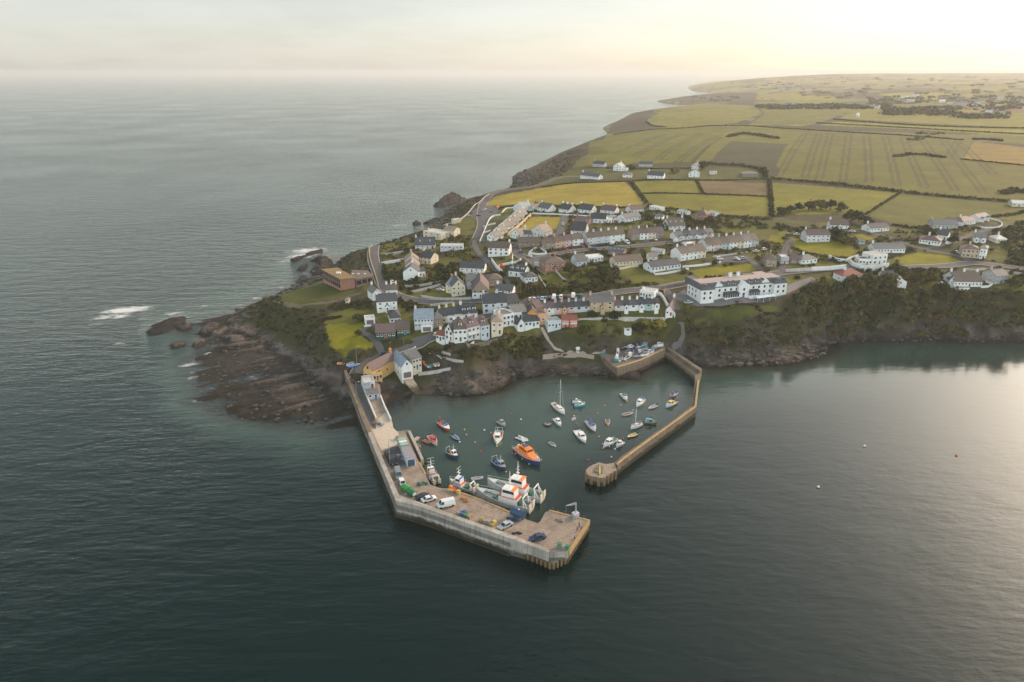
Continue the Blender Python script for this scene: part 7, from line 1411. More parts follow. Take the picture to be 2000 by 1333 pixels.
for i, (x, y) in enumerate([(1131,1031),(1127,1039)]): # people on the pier
    h_ = 1.72; t = bpy.data.objects.new('person', None)
    m = MB(); prof = [(0, .10, .13), (.45, .13, .16), (.85, .17, .19), (1.0, .16, .2), (1.3, .15, .23), (1.42, .12, .21), (1.48, .06, .07), (1.55, .09, .09), (1.65, .1, .1), (1.74, .05, .05)]
    vs = [(a_*math.cos(k*math.pi/4), b_*math.sin(k*math.pi/4), z) for z, a_, b_ in prof for k in range(8)]; m.add(vs, [(j*8+k, j*8+(k+1) % 8, (j+1)*8+(k+1) % 8, (j+1)*8+k) for j in range(len(prof)-1) for k in range(8)]+[tuple(range(72, 80))], mat('coat_dark' if i == 0 else 'coat_red', (.04, .04, .06) if i == 0 else (.35, .06, .05), .9))
    for s_ in (-1, 1): m.tube([(0, s_*.22, 1.38), (.03, s_*.29, 1.08), (.12, s_*.27, .82)], [.06, .05, .04], mat('coat_dark', (.04, .04, .06), .9), 6)
    o = m.build('person', None, True); o.location = zat((x, y)); tag(o, ['person in dark clothes standing near the edge at the pier end', 'person in a red jacket beside the bollards at the pier end'][i], 'person')
m = MB(); m.tube([(0, 0, 0), (0, 0, .5)], [.16, .13], ironm(), 8); m.tube([(0, 0, .5), (0, 0, .62)], .22, ironm(), 8); bme = m.mesh('bollard')
for i, (x, y) in enumerate([(844,944.5),(872,952),(898,960),(925,969),(950,981),(1080,996.5),(1103,1003),(1140,1012),(1135,1033),(1122,1053)]):
    o = bpy.data.objects.new('bollard', bme); C.objects.link(o); o.location = zat((x, y)); tag(o, 'black iron mooring bollard on the quay edge, %s along from the slipway' % OR2[i], 'bollard', 'mooring bollards')
def lamp(label, loc, h=7, group='street lamps', arm=1.0, rz=0, name='street_lamp', s=1.0):
    t = thing(name, label, 'street lamp' if name == 'street_lamp' else 'pole', loc, rz, group); m = MB(); m.tube([(0, 0, -.3), (0, 0, h)], [.10*s, .06*s], greym() if name == 'street_lamp' else mat('pole_wood', (.22, .16, .11), .9), 6); m.build('pole', t)
    m = MB()
    if name == 'street_lamp': m.tube([(0, 0, h-.05), (arm, 0, h+.15)], .05, greym(), 5); m.box(arm-.1, arm+.5, -.14, .14, h+.08, h+.22, lampm); m.build('lamp_head', t)
    else: m.box(-.06, .06, -.9, .9, h-.5, h-.38, mat('pole_wood')); m.build('crossarm', t)
lamp('tall lamp post between the two black cars on the pier', zat((762, 908)), 9, None, 1.0, 0)
lamp('lamp post on the pier road near its landward wall', zat((697, 775)), 6, None)
lamp('lamp post on the grass bank above the pier root', G(697, 708), 7, None)
for i, (px, lb) in enumerate([((779,577), 'wooden pole by the junction at the headland houses'),((739,523), 'wooden pole with crossarm on the straight of the headland road'),((764,702), 'wooden pole above the lifeboat station'),((790,694), 'wooden pole behind the white wall above the lifeboat station'),((1017,583), 'pale pole at the west end of the cliffside car park row'),((1532,488), 'wooden pole at the bend of the lane by the golden field'),((944,497), 'wooden pole below the big white two storey house'),((1213,580), 'wooden pole behind the big cream stone house'),((1075,492), 'wooden pole in front of the coloured terrace'),((1260,482), 'wooden pole on the lane south of the short brown terrace'),((880,545), 'wooden pole in the green gardens west of the bungalow'),((1380,470), 'wooden pole by the low cottage row'),((1655,535), 'wooden pole at the villa junction'),((825,500), 'wooden pole beside the long low white outbuilding')]):
    lamp(lb, G(*px), 8, 'wooden poles', name='telegraph_pole')
# nets, ladders and tyres along the quay
for lb, px, r_, c in [('green heap of trawl net beside the black and white fishing boat', (826, 945), 1.5, (.04, .13, .09)),('orange and brown net heap on the quay behind the small white fishing boat', (905, 977), 1.3, (.35, .14, .05)),('dark blue net heap beside the blue tank', (1000, 1016), 1.2, (.03, .06, .12)),('grey heap of rope on the pier end deck', (1092, 1018), .9, (.22, .2, .17)),('black net heap near the pier end parapet', (1010, 1043), 1.1, (.04, .04, .045))]:
    m = MB(); nm = mat('net_%d' % px[0], c, .95, .5, 6, bump=1.0); q = random.Random(px[0])
    for i in range(7): m.ball((q.uniform(-r_, r_), q.uniform(-r_*.6, r_*.6), .1), q.uniform(.4, .8)*r_*.7, nm, 9, 6, .7)
    o = m.build('net_pile', None, True); o.location = zat(px); tag(o, lb, 'net pile', 'net heaps on the pier')
for i, px in enumerate([(848, 949.5), (890, 958.5), (940, 976.5), (985, 995.5), (1090, 1001), (1120, 1009)]):
    p = P(*px, ZD); mm = MB(); [mm.box(p[0]+x-.03, p[0]+x+.03, p[1]+.45, p[1]+.5, -1, ZD+.4, yl) for x in (-.25, .25)]; [mm.box(p[0]-.25, p[0]+.25, p[1]+.45, p[1]+.5, z_, z_+.05, yl) for z_ in np.arange(-.8, ZD+.3, .35)]; mm.build('ladder', pt)
# trailers and boats ashore at the pier root, kayaks by the lifeboat station
DG = 'small boats laid up ashore'
def ashore(kind, label, px, ang, L, hullc, deckc, cabc='white', z=None, group=DG, extra=()):
    p = G(*px) if z is None else (P(*px, z)); t = boat(kind, 'dinghy' if kind == 'row' else 'motor_boat', label, (1000, 900), (1010, 900), hullc, deckc, cabc, L=L, group=group, extra=extra); t.location = (p[0], p[1], (p[2] if z is None else z)+.38); t.rotation_euler = (R(PR.uniform(-6, 6)), 0, R(ang)); return t
ashore('row', 'blue boat under blue cover on the verge at the pier root', (692, 717), 30, 5.2, 'blue', 'blue'); ashore('row', 'white boat behind the blue covered one at the pier root', (686, 713), 50, 4.2, 'white', 'blue'); ashore('row', 'orange boat hull lying on the bank west of the pier root', (668, 713), 10, 4.0, 'orange', 'orange')
for i, (x, y, c) in enumerate([(829,712,'orange'),(832,715.5,'red'),(835.5,716.5,'white'),(839,716.5,'teal'),(843,715,'green'),(848.5,714,'white'),(851.5,713.5,'pink'),(855,713.5,'cream')]):
    ashore('row', '%s dinghy, %s from the west in the rack above the small slip' % (c, ORD[i]), (x, y), 110, 3.6, c, c, group='dinghies in the rack by the lifeboat station')
YD = [('back row',[(1180,680,'white','row'),(1186,683,'white','row'),(1203,679,'blue','row'),(1211,679.5,'grey','row'),(1217,681,'red','row'),(1224,679.5,'white','row'),(1231,683,'navy','motor'),(1239,680.5,'black','motor'),(1245,680,'pink','row'),(1251,679,'white','motor'),(1258,678.5,'teal','motor'),(1263,682.5,'white','row'),(1259,685,'grey','row')]),
 ('middle row',[(1179,690,'teal','row'),(1207,690.5,'white','motor'),(1226,689,'yellow','row'),(1234,690.5,'lilac','motor'),(1243,694,'grey','motor'),(1249,692,'green','motor'),(1254,690.5,'black','row')]),
 ('seaward row',[(1204,703.5,'teal','motor'),(1211,705,'white','row'),(1219,701,'white','motor'),(1222.5,702.5,'white','row'),(1229,698.5,'cream','motor'),(1237,697,'grey','row'),(1245,699.5,'purple','row'),(1259,696.5,'white','motor'),(1268,692.5,'lilac','motor'),(1269,688,'white','row'),(1275,685.5,'blue','motor'),(1281,682,'blue','row'),(1286.5,678.5,'white','motor')])]
for rn, L_ in YD:
    for i, (x, y, c, k) in enumerate(L_): ashore(k, '%s %s, %s from the west in the %s of the boatyard' % (c, 'dinghy' if k == 'row' else 'boat', OR2[i], rn), (x, y), PR.choice([35, 60, 75, 20]), PR.uniform(2.8, 3.7) if k == 'row' else PR.uniform(4, 5.2), c, PR.choice(['grey', 'brown', c, 'black']), PR.choice(['grey', c, 'white', 'navy']), z=4.5, group='boats ashore in the boatyard')
for i, (px, lb) in enumerate([((980,524.5),'large red ball ornament on the white wall by the three dormer house'),((972,408.5),'large orange ball ornament beside the cliff car park')]):
    p = G(*px); m = MB(); m.tube([(0, 0, -.3), (0, 0, .6)], .25, gw_, 8); m.ball((0, 0, 1.6), 1.15, bm('red' if i == 0 else 'orange'), 14, 10); o = m.build('ball_ornament', None, True); o.location = p; tag(o, lb, 'ornament')
hs_('shed', 'small white summerhouse with roof on the path above the headland lawn', (675,594),(681,593.5),3,2.4,1,'cream','tan','h',ch=0,wins=1,cat='shed')
p = G(668, 684); t = thing('picnic_table', 'weathered picnic tables together on the headland lawn edge', 'table', p); m = MB(); m.box(-1, 1, -.4, .4, .72, .8, bm('wood')); m.build('table_top', t); m = MB(); [m.box(-1, 1, y-.14, y+.14, .42, .48, bm('wood')) for y in (-.75, .75)]; m.build('bench_seat', t); m = MB(); [m.tube([(x, -.7, 0), (x, .3, .72)], .06, bm('wood'), 4) for x in (-.8, .8)]; m.build('leg', t)
# ---------------------------------------------------------------- vegetation
lm, t, b = M('foliage'); at_ = ATTR(t, 'tint'); pos = GEO(t); oi = N(t, 'ShaderNodeObjectInfo')
c = MIX(t, 1.0, at_.outputs['Color'], RAMP(t, NOISE(t, pos, .9, 3), [(.3, .65), (.7, 1.35)]), 'MULTIPLY'); c = MIX(t, 1.0, c, RAMP(t, oi.outputs['Random'], [(0, (.78, .78, .7)), (1, (1.3, 1.2, 1.1))]), 'MULTIPLY')
t.links.new(c, b.inputs['Base Color']); b.inputs['Roughness'].default_value = .85; b.inputs['Specular IOR Level'].default_value = .12
GREENS = np.array([(.040,.044,.014), (.058,.060,.018), (.030,.038,.016), (.080,.066,.022), (.068,.046,.022), (.050,.062,.016)])
class Leaves:
    def __init__(s): s.c = []; s.r = []; s.n = []; s.t = []
    def clump(s, c, r, h, n=50, tint=None, leaf=None, rg=np.random):
        """leaf faces spread through a lumpy ellipsoid standing at c"""
        d = rg.normal(size=(n, 3)); d[:, 2] = np.abs(d[:, 2])*.9-.15; d /= np.linalg.norm(d, axis=1)[:, None]
        lob = 1+.28*np.sin(d[:, 0]*4+c[0])*np.cos(d[:, 1]*5+c[1])+.12*rg.normal(size=n); rad = (.62+.38*rg.random(n)**.5)*lob
        p = np.array(c)+d*rad[:, None]*np.array([r, r, h*.62])+np.array([0, 0, h*.36])
        s.c.append(p); s.n.append(d+rg.normal(size=(n, 3))*.45); s.r.append(np.full(n, leaf or r*.27)*(.6+.8*rg.random(n)))
        g = GREENS[rg.randint(len(GREENS))] if tint is None else np.array(tint); s.t.append(g*(.62+.8*rg.random((n, 1)))*(1+.12*rg.normal(size=(n, 3))).clip(.6, 1.4))
    def mesh(s, name):
        c = np.vstack(s.c); n = np.vstack(s.n); r = np.concatenate(s.r)[:, None]; tt = np.clip(np.vstack(s.t), .004, .5); k = len(c)
        n /= np.linalg.norm(n, axis=1)[:, None]; a = np.cross(n, np.random.normal(size=(k, 3))); a /= np.maximum(np.linalg.norm(a, axis=1)[:, None], 1e-6); b_ = np.cross(n, a)
        v = np.stack([c+a*r, c+b_*r*.8, c-a*r, c-b_*r*.8], 1).reshape(-1, 3).astype(np.float32)
        me = bpy.data.meshes.new(name); me.vertices.add(4*k); me.vertices.foreach_set('co', v.ravel()); me.loops.add(4*k); me.loops.foreach_set('vertex_index', np.arange(4*k, dtype=np.int32))
        me.polygons.add(k); me.polygons.foreach_set('loop_start', np.arange(0, 4*k, 4, dtype=np.int32)); me.polygons.foreach_set('loop_total', np.full(k, 4, np.int32)); me.update(calc_edges=True)
        at = me.attributes.new('tint', 'FLOAT_COLOR', 'POINT'); q = np.ones((4*k, 4), np.float32); q[:, :3] = np.repeat(tt, 4, 0); at.data.foreach_set('color', q.ravel()); me.materials.append(lm); return me
def stuff(name, lv):
    o = bpy.data.objects.new(name, lv.mesh(name)); C.objects.link(o); o['kind'] = 'stuff'; return o
rs = np.random.RandomState(11)
# --- keep-out: houses, roads, painted lawns
HP = np.array(HOUSES); RP = ROADS
def free(x, y, rad=0.0, lawns=True):
    ok = np.ones(x.shape, bool)
    for hx, hy, hr in HP: ok &= np.hypot(x-hx, y-hy) > hr+rad
    for w, wd in RP: ok &= segdist(x, y, w) > wd/2+.8+rad
    return ok
LAWN = [paint(p) for c_, p in PAINT if c_ not in ('heath', 'dark', 'shingle', 'sand')]
def onlawn(x, y):
    r = np.zeros(x.shape, bool)
    for w in LAWN:
        if w[:, 1].min() < 900: r |= inpoly(x, y, w)
    return r
def scatter(px, step, jit=.5):
    w = paint(px); lo, hi = w.min(0), w.max(0); gx, gy = np.meshgrid(np.arange(lo[0], hi[0], step), np.arange(lo[1], hi[1], step)); gx = gx.ravel()+rs.uniform(-jit, jit, gx.size)*step; gy = gy.ravel()+rs.uniform(-jit, jit, gy.size)*step
    k = inpoly(gx, gy, w); return gx[k], gy[k]
# wooded cliff east of the hotel
lv = Leaves(); x, y = scatter([(1556,566),(1600,552),(1640,556),(1690,558),(1740,566),(1800,570),(1860,572),(1950,574),(2010,570),(2200,575),(2200,640),(2000,648),(1880,652),(1780,654),(1700,656),(1620,660),(1590,650),(1570,625),(1545,600)], 3.1); k = free(x, y, 1)
for a, c_ in zip(x[k], y[k]):
    z = float(hz(a, c_)); r = rs.uniform(1.7, 3.1); h = rs.uniform(2.4, 4.6) if z > 6 else rs.uniform(1.2, 2.5)
    if z > .8: lv.clump((a, c_, z-.3), r, h, 46, None, r*.24, rs)
stuff('woods', lv)
# scrub on the cliffs and banks
lv = Leaves()
for px, st_p, prob, rr, hh2 in [([(1325,640),(1340,624),(1400,626),(1480,620),(1540,608),(1570,640),(1590,655),(1560,672),(1480,676),(1420,682),(1360,684),(1330,670)], 2.1, .95, (.9, 1.9), (.8, 1.9)),
 ([(470,612),(528,582),(560,600),(620,606),(640,606),(634,640),(640,680),(662,700),(660,720),(630,716),(600,690),(580,662),(540,650),(500,640)], 2.4, .75, (.7, 1.6), (.5, 1.3)),
 ([(645,690),(690,694),(730,686),(735,692),(700,706),(668,712)], 1.9, .9, (.8, 1.5), (.8, 1.6)),
 ([(830,680),(905,676),(985,664),(1010,655),(1040,655),(1060,665),(1060,690),(1000,700),(950,704),(910,700),(860,706),(835,700)], 2.1, .8, (.9, 1.8), (.9, 2.0)),
 ([(985,650),(1050,655),(1062,672),(1100,684),(1170,688),(1172,694),(1060,696),(1000,692),(960,680)], 2.1, .95, (1.0, 1.9), (1.2, 2.6)),
 ([(1066,655),(1100,650),(1160,655),(1215,660),(1300,662),(1300,668),(1170,682),(1075,680)], 3.6, .5, (.8, 1.4), (.6, 1.2)),
 ([(1070,652),(1160,636),(1300,630),(1316,640),(1300,660),(1220,662),(1110,656)], 2.6, .7, (.9, 1.9), (.9, 2.4)),
 ([(1006,579),(1020,560),(1060,560),(1110,560),(1160,556),(1200,556),(1250,556),(1290,552),(1285,561),(1200,571),(1150,577),(1080,580),(1030,584)], 2.2, .9, (.9, 1.7), (.9, 2.0)),
 ([(1380,549),(1420,541),(1490,533),(1498,539),(1440,546),(1390,552)], 2.0, .95, (.9, 1.5), (1, 2)),
 ([(690,492),(728,482),(724,510),(735,545),(700,545),(660,535),(650,524)], 2.8, .5, (.7, 1.3), (.4, .9)),
 ([(730,480),(782,464),(850,448),(840,462),(790,478),(745,492)], 2.6, .6, (.7, 1.4), (.5, 1.0)),
 ([(1340,436),(1400,424),(1500,436),(1560,444),(1600,440),(1640,450),(1560,456),(1500,448),(1400,446)], 4, .7, (1.2, 2.4), (1, 2.2)),
 ([(1110,548),(1130,530),(1200,522),(1215,548),(1200,556),(1150,560)], 3.2, .6, (1, 2.2), (1, 2.4)),
 ([(642,595),(700,588),(726,590),(730,606),(690,604),(640,606)], 2.2, .9, (.8, 1.6), (.7, 1.4)),
 ([(778,586),(810,592),(835,602),(830,612),(790,606),(776,600)], 2.2, .9, (.8, 1.6), (.7, 1.4)),
 ([(1120,325),(1140,290),(1100,300),(1050,330),(1020,350),(1030,366),(1080,354)], 5, .5, (1, 2), (.5, 1.0)),
 ([(1950,440),(2010,430),(2100,430),(2100,560),(2000,556),(1975,520),(1960,480),(1940,460)], 4, .8, (1.4, 2.6), (1.2, 3.0)),
 ([(1740,520),(1880,521),(1870,527),(1790,531),(1735,528)], 2.8, .8, (1, 2), (1, 2.2)),
 ([(912,392),(952,384),(930,402),(905,424),(885,440),(860,444),(862,430),(885,410)], 3.2, .5, (.8, 1.4), (.4, .9))]:
    x, y = scatter(px, st_p); k = free(x, y, .3) & (rs.random_sample(x.size) < prob)
    for a, c_ in zip(x[k], y[k]):
        z = float(hz(a, c_))
        if z > 1.2: r = rs.uniform(*rr); lv.clump((a, c_, z-.2), r, rs.uniform(*hh2), 30, None, r*.3, rs)
stuff('undergrowth', lv)
# garden shrubs: the largest in view are things, the rest shrubbery
cand = []
x, y = scatter([(735,585),(745,500),(800,470),(862,448),(940,470),(1020,404),(1260,408),(1420,432),(1600,445),(1760,450),(1960,440),(2010,540),(2000,560),(1700,545),(1560,545),(1500,530),(1340,560),(1310,600),(1300,655),(1060,650),(1000,645),(860,632),(810,612)], 3.9, .5)
q = fbm(x/18, y/18, 77, 3); k = free(x, y, 1.0) & ~onlawn(x, y) & (rs.random_sample(x.size) < np.clip((q-.31)*3.2, .1, .9)); x, y = x[k], y[k]
o_ = np.argsort(y); x, y = x[o_], y[o_]
tm_ = []
for i in range(7):
    l2 = Leaves(); g = GREENS[i % len(GREENS)]; l2.clump((0, 0, 0), 1.0, 1.5, 60, g, .30, rs); l2.clump((.5, .2, -.1), .7, 1.1, 30, g*.9, .26, rs); tm_.append(l2.mesh('shrub'))
NI = 230
for i in range(min(NI, len(x))):
    o = bpy.data.objects.new('shrub', tm_[rs.randint(7)]); C.objects.link(o); s_ = rs.uniform(.8, 1.75); o.location = (x[i], y[i], float(hz(x[i], y[i]))-.15); o.scale = (s_, s_, s_*rs.uniform(.7, 1.2)); o.rotation_euler = (0, 0, rs.uniform(0, 6.28))
    tag(o, 'dark green garden shrub among the village houses', 'shrub', 'garden shrubs in the village')
lv = Leaves()
for i in range(NI, len(x)): r = rs.uniform(.9, 2.0); lv.clump((x[i], y[i], float(hz(x[i], y[i]))-.2), r, rs.uniform(.9, 2.2), 30, None, r*.3, rs)
stuff('shrubbery', lv)
# --- trees with trunk and crown
def limb_tree(seed, r, h, tint):
    r_ = random.Random(seed); m = MB(); bk = mat('bark', (.09, .065, .045), .9, .3); m.tube([(0, 0, -.4), (.08, .05, h*.25), (.0, .12, h*.5)], [r*.11, r*.08, r*.05], bk, 7)
    l2 = Leaves(); rg = np.random.RandomState(seed)
    for i in range(6):
        a_ = i*1.05+r_.random(); e_ = (math.cos(a_)*r*.55, math.sin(a_)*r*.55, h*r_.uniform(.32, .7)); m.tube([(0, .05, h*.3), (e_[0]*.5, e_[1]*.5, h*.48), e_], [r*.06, r*.04, r*.02], bk, 5)
        l2.clump((e_[0], e_[1], e_[2]-h*.3), r*.66, h*.55, 80, np.array(tint)*r_.uniform(.8, 1.2), r*.16, rg)
    l2.clump((0, 0, h*.55), r*.6, h*.5, 70, np.array(tint)*1.05, r*.16, rg); return m.mesh('trunk'), l2.mesh('crown')
TT = [limb_tree(1, 3.0, 5.2, GREENS[0]), limb_tree(2, 3.4, 4.4, GREENS[1]), limb_tree(3, 2.6, 5.6, GREENS[2]), limb_tree(4, 3.2, 4.2, GREENS[3]), limb_tree(5, 2.6, 4.0, (.16, .14, .03))]
def tree(label, px, k=0, s=1.0, group='trees about the village'):
    p = G(*px); t = thing('tree', label, 'tree', (p[0], p[1], p[2]-.1), (px[0]*.37) % 6.28, group); put('trunk', TT[k][0], t); put('crown', TT[k][1], t); t.scale = (s, s, s)
for lab, px, k, s in [('round dark tree behind the wide gabled house under the yellow field',(1046,405),0,.8),('large dark tree beside the brick house with bays',(1113,536),1,1.1),('dark tree in the garden in front of the pub',(979,548),2,.9),('dark tree behind the Victorian house drive',(872,552),0,.9),('dark bushy tree right of the long white bungalow on the green slope',(1266,428),1,1.0),('dark tree south of the farm lane near the hipped brick house',(1338,434),0,1.0),
 ('bushy tree against the east wall of the hipped brick house',(1384,436),2,.9),('dark tree at the west end of the steep brown roofed house',(1285,440),1,.9),('dark tree between the steep brown roofed house and the brick house',(1346,444),3,1.0),
 ('tree at the western end of the dark tree belt below the striped fields',(1525,420),0,1.1),('second tree from the west in the dark tree belt',(1542,416),1,1.1),('third tree from the west in the dark tree belt',(1560,413),2,1.1),('fourth tree from the west in the dark tree belt',(1580,410),0,1.2),('fifth and tallest tree in the dark tree belt',(1602,409),1,1.5),('sixth tree from the west in the dark tree belt',(1622,410),2,1.3),
 ('seventh tree from the west in the dark tree belt',(1642,413),0,1.2),('large dark tree above the white house with brown roof',(1663,432),1,1.6),('dark tree beside the large one above the brown roofed white house',(1677,436),2,1.3),('dark tree left of the lane near the bungalow with bright gable',(1693,440),0,1.1),('dark conical tree east of the grey two storey house',(1630,464),2,1.2),('second dark tree east of the grey two storey house',(1640,470),0,1.2),('third dark tree on the hedge below the white house with brown roof',(1652,477),1,1.1),
 ('olive tree at the junction south of the modern villa',(1746,540),1,1.4),('olive green tree by the thin rail wall',(1768,548),3,1.1),('broad olive tree beside the low hedge and road bend',(1805,553),3,1.5),('round olive tree hiding the foot of the red roofed house',(1668,563),3,1.5),('dark tree in the wood edge below the red roofed house',(1695,566),0,1.4),('broad tree hiding the house below the road bend',(1733,560),1,1.4),
 ('conifer shaped tree in the lawn in front of the cottage row',(1156,624),2,.8),('second tree on the lawn east of the big stone house',(1200,628),2,.9),('bright yellow green tree on the terraced gardens above the boatyard',(1286,642),4,1.2),('small yellow green tree near the plain white flat shed',(1262,636),4,.8),('dark tree above the boatyard wall',(1248,650),0,.9),('dark tree on the garden slope below the coral houses',(1140,652),1,.8),
 ('yellow flowering bush tree beside the grey stone house',(1497,530),4,.6),('yellow bush in the meadow near the pale blue cottage',(1145,527),4,.5),('meadow tree, westernmost below the pale blue cottage',(1160,541),3,1.0),('meadow tree, middle one below the yellow bungalow',(1176,540),0,1.1),('meadow tree, easternmost below the yellow bungalow',(1190,549),3,1.0),('orange yellow bush beside the hotel lawn path',(1431,602),4,.5),
 ('tree in the gardens behind the bungalow with four coloured windows',(912,512),4,.9),('dark tree west of the bungalow with four coloured windows',(884,526),1,.9),('dark tree behind the white cluster, north of its annexe',(858,528),0,.8),('round bush tree on the headland lawn beside the drive',(703,628),1,.8),('low tree at the southern corner of the bright headland lawn',(700,655),0,.5),('dark tree beside the house on the cliff lawn',(1838,574),0,1.1),('dark tree east of the grey stone house above the cliff',(1985,562),1,1.3),
 ('tree behind the tall sandstone house',(1860,478),2,1.0),('tree between the villa and the purple roofed bungalow',(1812,462),0,1.0),('dark tree at the hamlet beside the tall white gabled house',(1232,332),1,1.2),('tree in the hamlet hedge above the striped fields',(1318,338),3,1.3),('tree at the west end of the thick dark hamlet hedge',(1372,330),0,1.4),('bush tree at the corner of the thick dark hamlet hedge',(1490,344),2,1.5)]:
    tree(lab, px, k, s)
# --- hedges and thickets
def hedge(label, px, h, w, name='hedge', tint=None, group='hedges between fields and gardens', dens=1.0):
    l_ = smooth_line([G(*p)[:2] for p in px], 2.0); lv = Leaves(); rg = np.random.RandomState(int(px[0][0])); o0 = l_[0]; D_ = l_[:, 1].mean(); w = w*(.6 if D_ > 650 else .85); h = h*(.65 if D_ > 650 else .9); st2 = max(1.4, w*.5, D_*.002)
    cum = np.r_[0, np.cumsum(np.hypot(*np.diff(l_, axis=0).T))]; n = max(2, int(cum[-1]/st2))
    for i in range(n+1):
        s_ = cum[-1]*i/n; x = np.interp(s_, cum, l_[:, 0])+rg.normal()*w*.12; y = np.interp(s_, cum, l_[:, 1])+rg.normal()*w*.12; r = w*.5*rg.uniform(.75, 1.25)
        lv.clump((x-o0[0], y-o0[1], float(hz(x, y))-.3), max(r, st2*.5), h*rg.uniform(.7, 1.2), int(26*dens), tint if tint is not None else GREENS[rg.randint(len(GREENS))], max(r*.36, D_*.0008), rg)
    o = bpy.data.objects.new(name, lv.mesh(name)); C.objects.link(o); o.location = (o0[0], o0[1], 0); tag(o, label, name, group)
for lab, px, h, w in [('long dark hedge running east below the tractor striped field',[(1508,350),(1640,362),(1760,376),(1860,386),(1984,396),(2030,400)],3,4),('hedge dividing the brown field from the long green field to the east',[(1503,352),(1505,385),(1507,423)],2.4,3.5),('dark lane hedge between the yellow field and the small green fields',[(1232,355),(1249,378),(1262,396)],2,3.5),
 ('short hedge between the small green field and the brown field',[(1360,353),(1373,378)],1.6,2.6),('hedge between the small northern fields and the wide green field',[(1249,378.5),(1373,379.5),(1504,385)],1.5,2.2),('hedge along the northern edge of the yellow field',[(1060,365.5),(1098,360),(1160,357),(1228,354.5)],1.6,2.6),('hedge along the northern edge of the brown field',[(1236,354),(1300,352),(1400,353),(1500,350.5)],1.8,2.6),
 ('thick dark hedge at the foot of the dark square field',[(1374,319),(1400,322),(1450,325),(1488,334),(1496,347)],4,7),('hedge behind the hamlet under the hill field',[(1186,329.5),(1240,331),(1300,330),(1366,330)],2.2,4),('hedge along the top of the tractor striped field',[(1456,246),(1640,258),(1880,274)],2.2,4),('dark hedge along the bright strip field, northern one',[(1630,234),(1800,246),(2020,252)],3,6),
 ('hedge along the bright strip field, southern one',[(1596,241),(1800,252),(2020,264)],2.4,4),('hedge along the lower edge of the golden eastern field',[(1880,312),(2020,326)],2.4,4),('hedge line across the hill from the sea to the striped field',[(1200,263.5),(1330,251),(1456,246)],2,4),('faint hedge crossing the big green field diagonally',[(1692,419),(1724,398),(1756,378)],1.4,2.6),
 ('scrubby hedge at the foot of the wide green field',[(1266,404),(1291,407),(1336,413),(1420,424),(1505,430)],2.2,3.5),('hedge under the golden field below the grey two storey house',[(1548,486),(1590,497),(1652,506)],1.4,2.2),
 ('dark hedge under the white cluster of houses',[(786,553),(830,552),(868,545)],1.6,3),('hedge beside the lane west of the three dormer house',[(972,536),(980,552),(1004,576)],1.6,3),('clipped hedge along the top of the hotel garden',[(1350,601),(1400,600),(1470,597)],1.0,1.6),('hedge between the hotel gardens and the wooded cliff',[(1476,597),(1484,608),(1520,616),(1534,606)],1.6,3),
 ('hedge on the lane above the purple roofed bungalow',[(1745,470),(1790,470),(1822,460)],1.8,3),('hedge below the big green eastern field',[(1745,440),(1790,446),(1822,441),(1860,436)],1.8,3.5),('hedge on the north side of the circular drive',[(1930,425),(1980,420),(2020,410)],2,4),('dark hedge in front of the white modern villa road',[(1540,512),(1600,508),(1640,515)],1.2,2),
 ('hedge at the inner edge of the headland road',[(748,512),(752,540),(762,556)],1.6,2.6),('hedge behind the holiday row car park',[(976,409),(990,404),(1020,402),(1060,404)],1.4,2.2),('hedge behind the bungalows under the yellow field',[(1066,405),(1130,404),(1200,406),(1252,406)],1.4,2.6),('low hedge along the top of the headland cliff',[(532,581),(560,567),(600,554),(628,546)],.9,2.2),('bank hedge below the road bend junction',[(905,598),(925,602),(936,612)],1.6,2.6),
 ('hedge along the lane below the hotel forecourt',[(1336,600),(1342,622),(1344,650)],1.6,2.6),('coastal scrub line on the far brown headland',[(1262,238),(1275,246),(1300,249)],1.5,6)]:
    hedge(lab, px, h, w)
for lab, px, h, w in [('long dark thicket in the middle of the hill fields',[(1424,268),(1450,262),(1480,265),(1516,271)],4,12),('dark thicket among the tractor stripes',[(1752,306),(1790,302),(1840,308)],3,10),('small dark thicket at the eastern end of the long dark hedge',[(1962,378),(1985,374),(2010,378)],3,8),('low dark thicket west of the golden eastern field',[(1905,273),(1935,274),(1956,276)],4,8),
 ('dark bank of scrub behind the lawn of the hotel',[(1372,549),(1392,546),(1408,545)],2,4),('dark gorse patch on the headland lawn edge',[(628,628),(648,622),(662,620)],1.2,3.5)]:
    hedge(lab, px, h, w, 'thicket', (.05, .042, .02), 'thickets in the fields', 2.0)
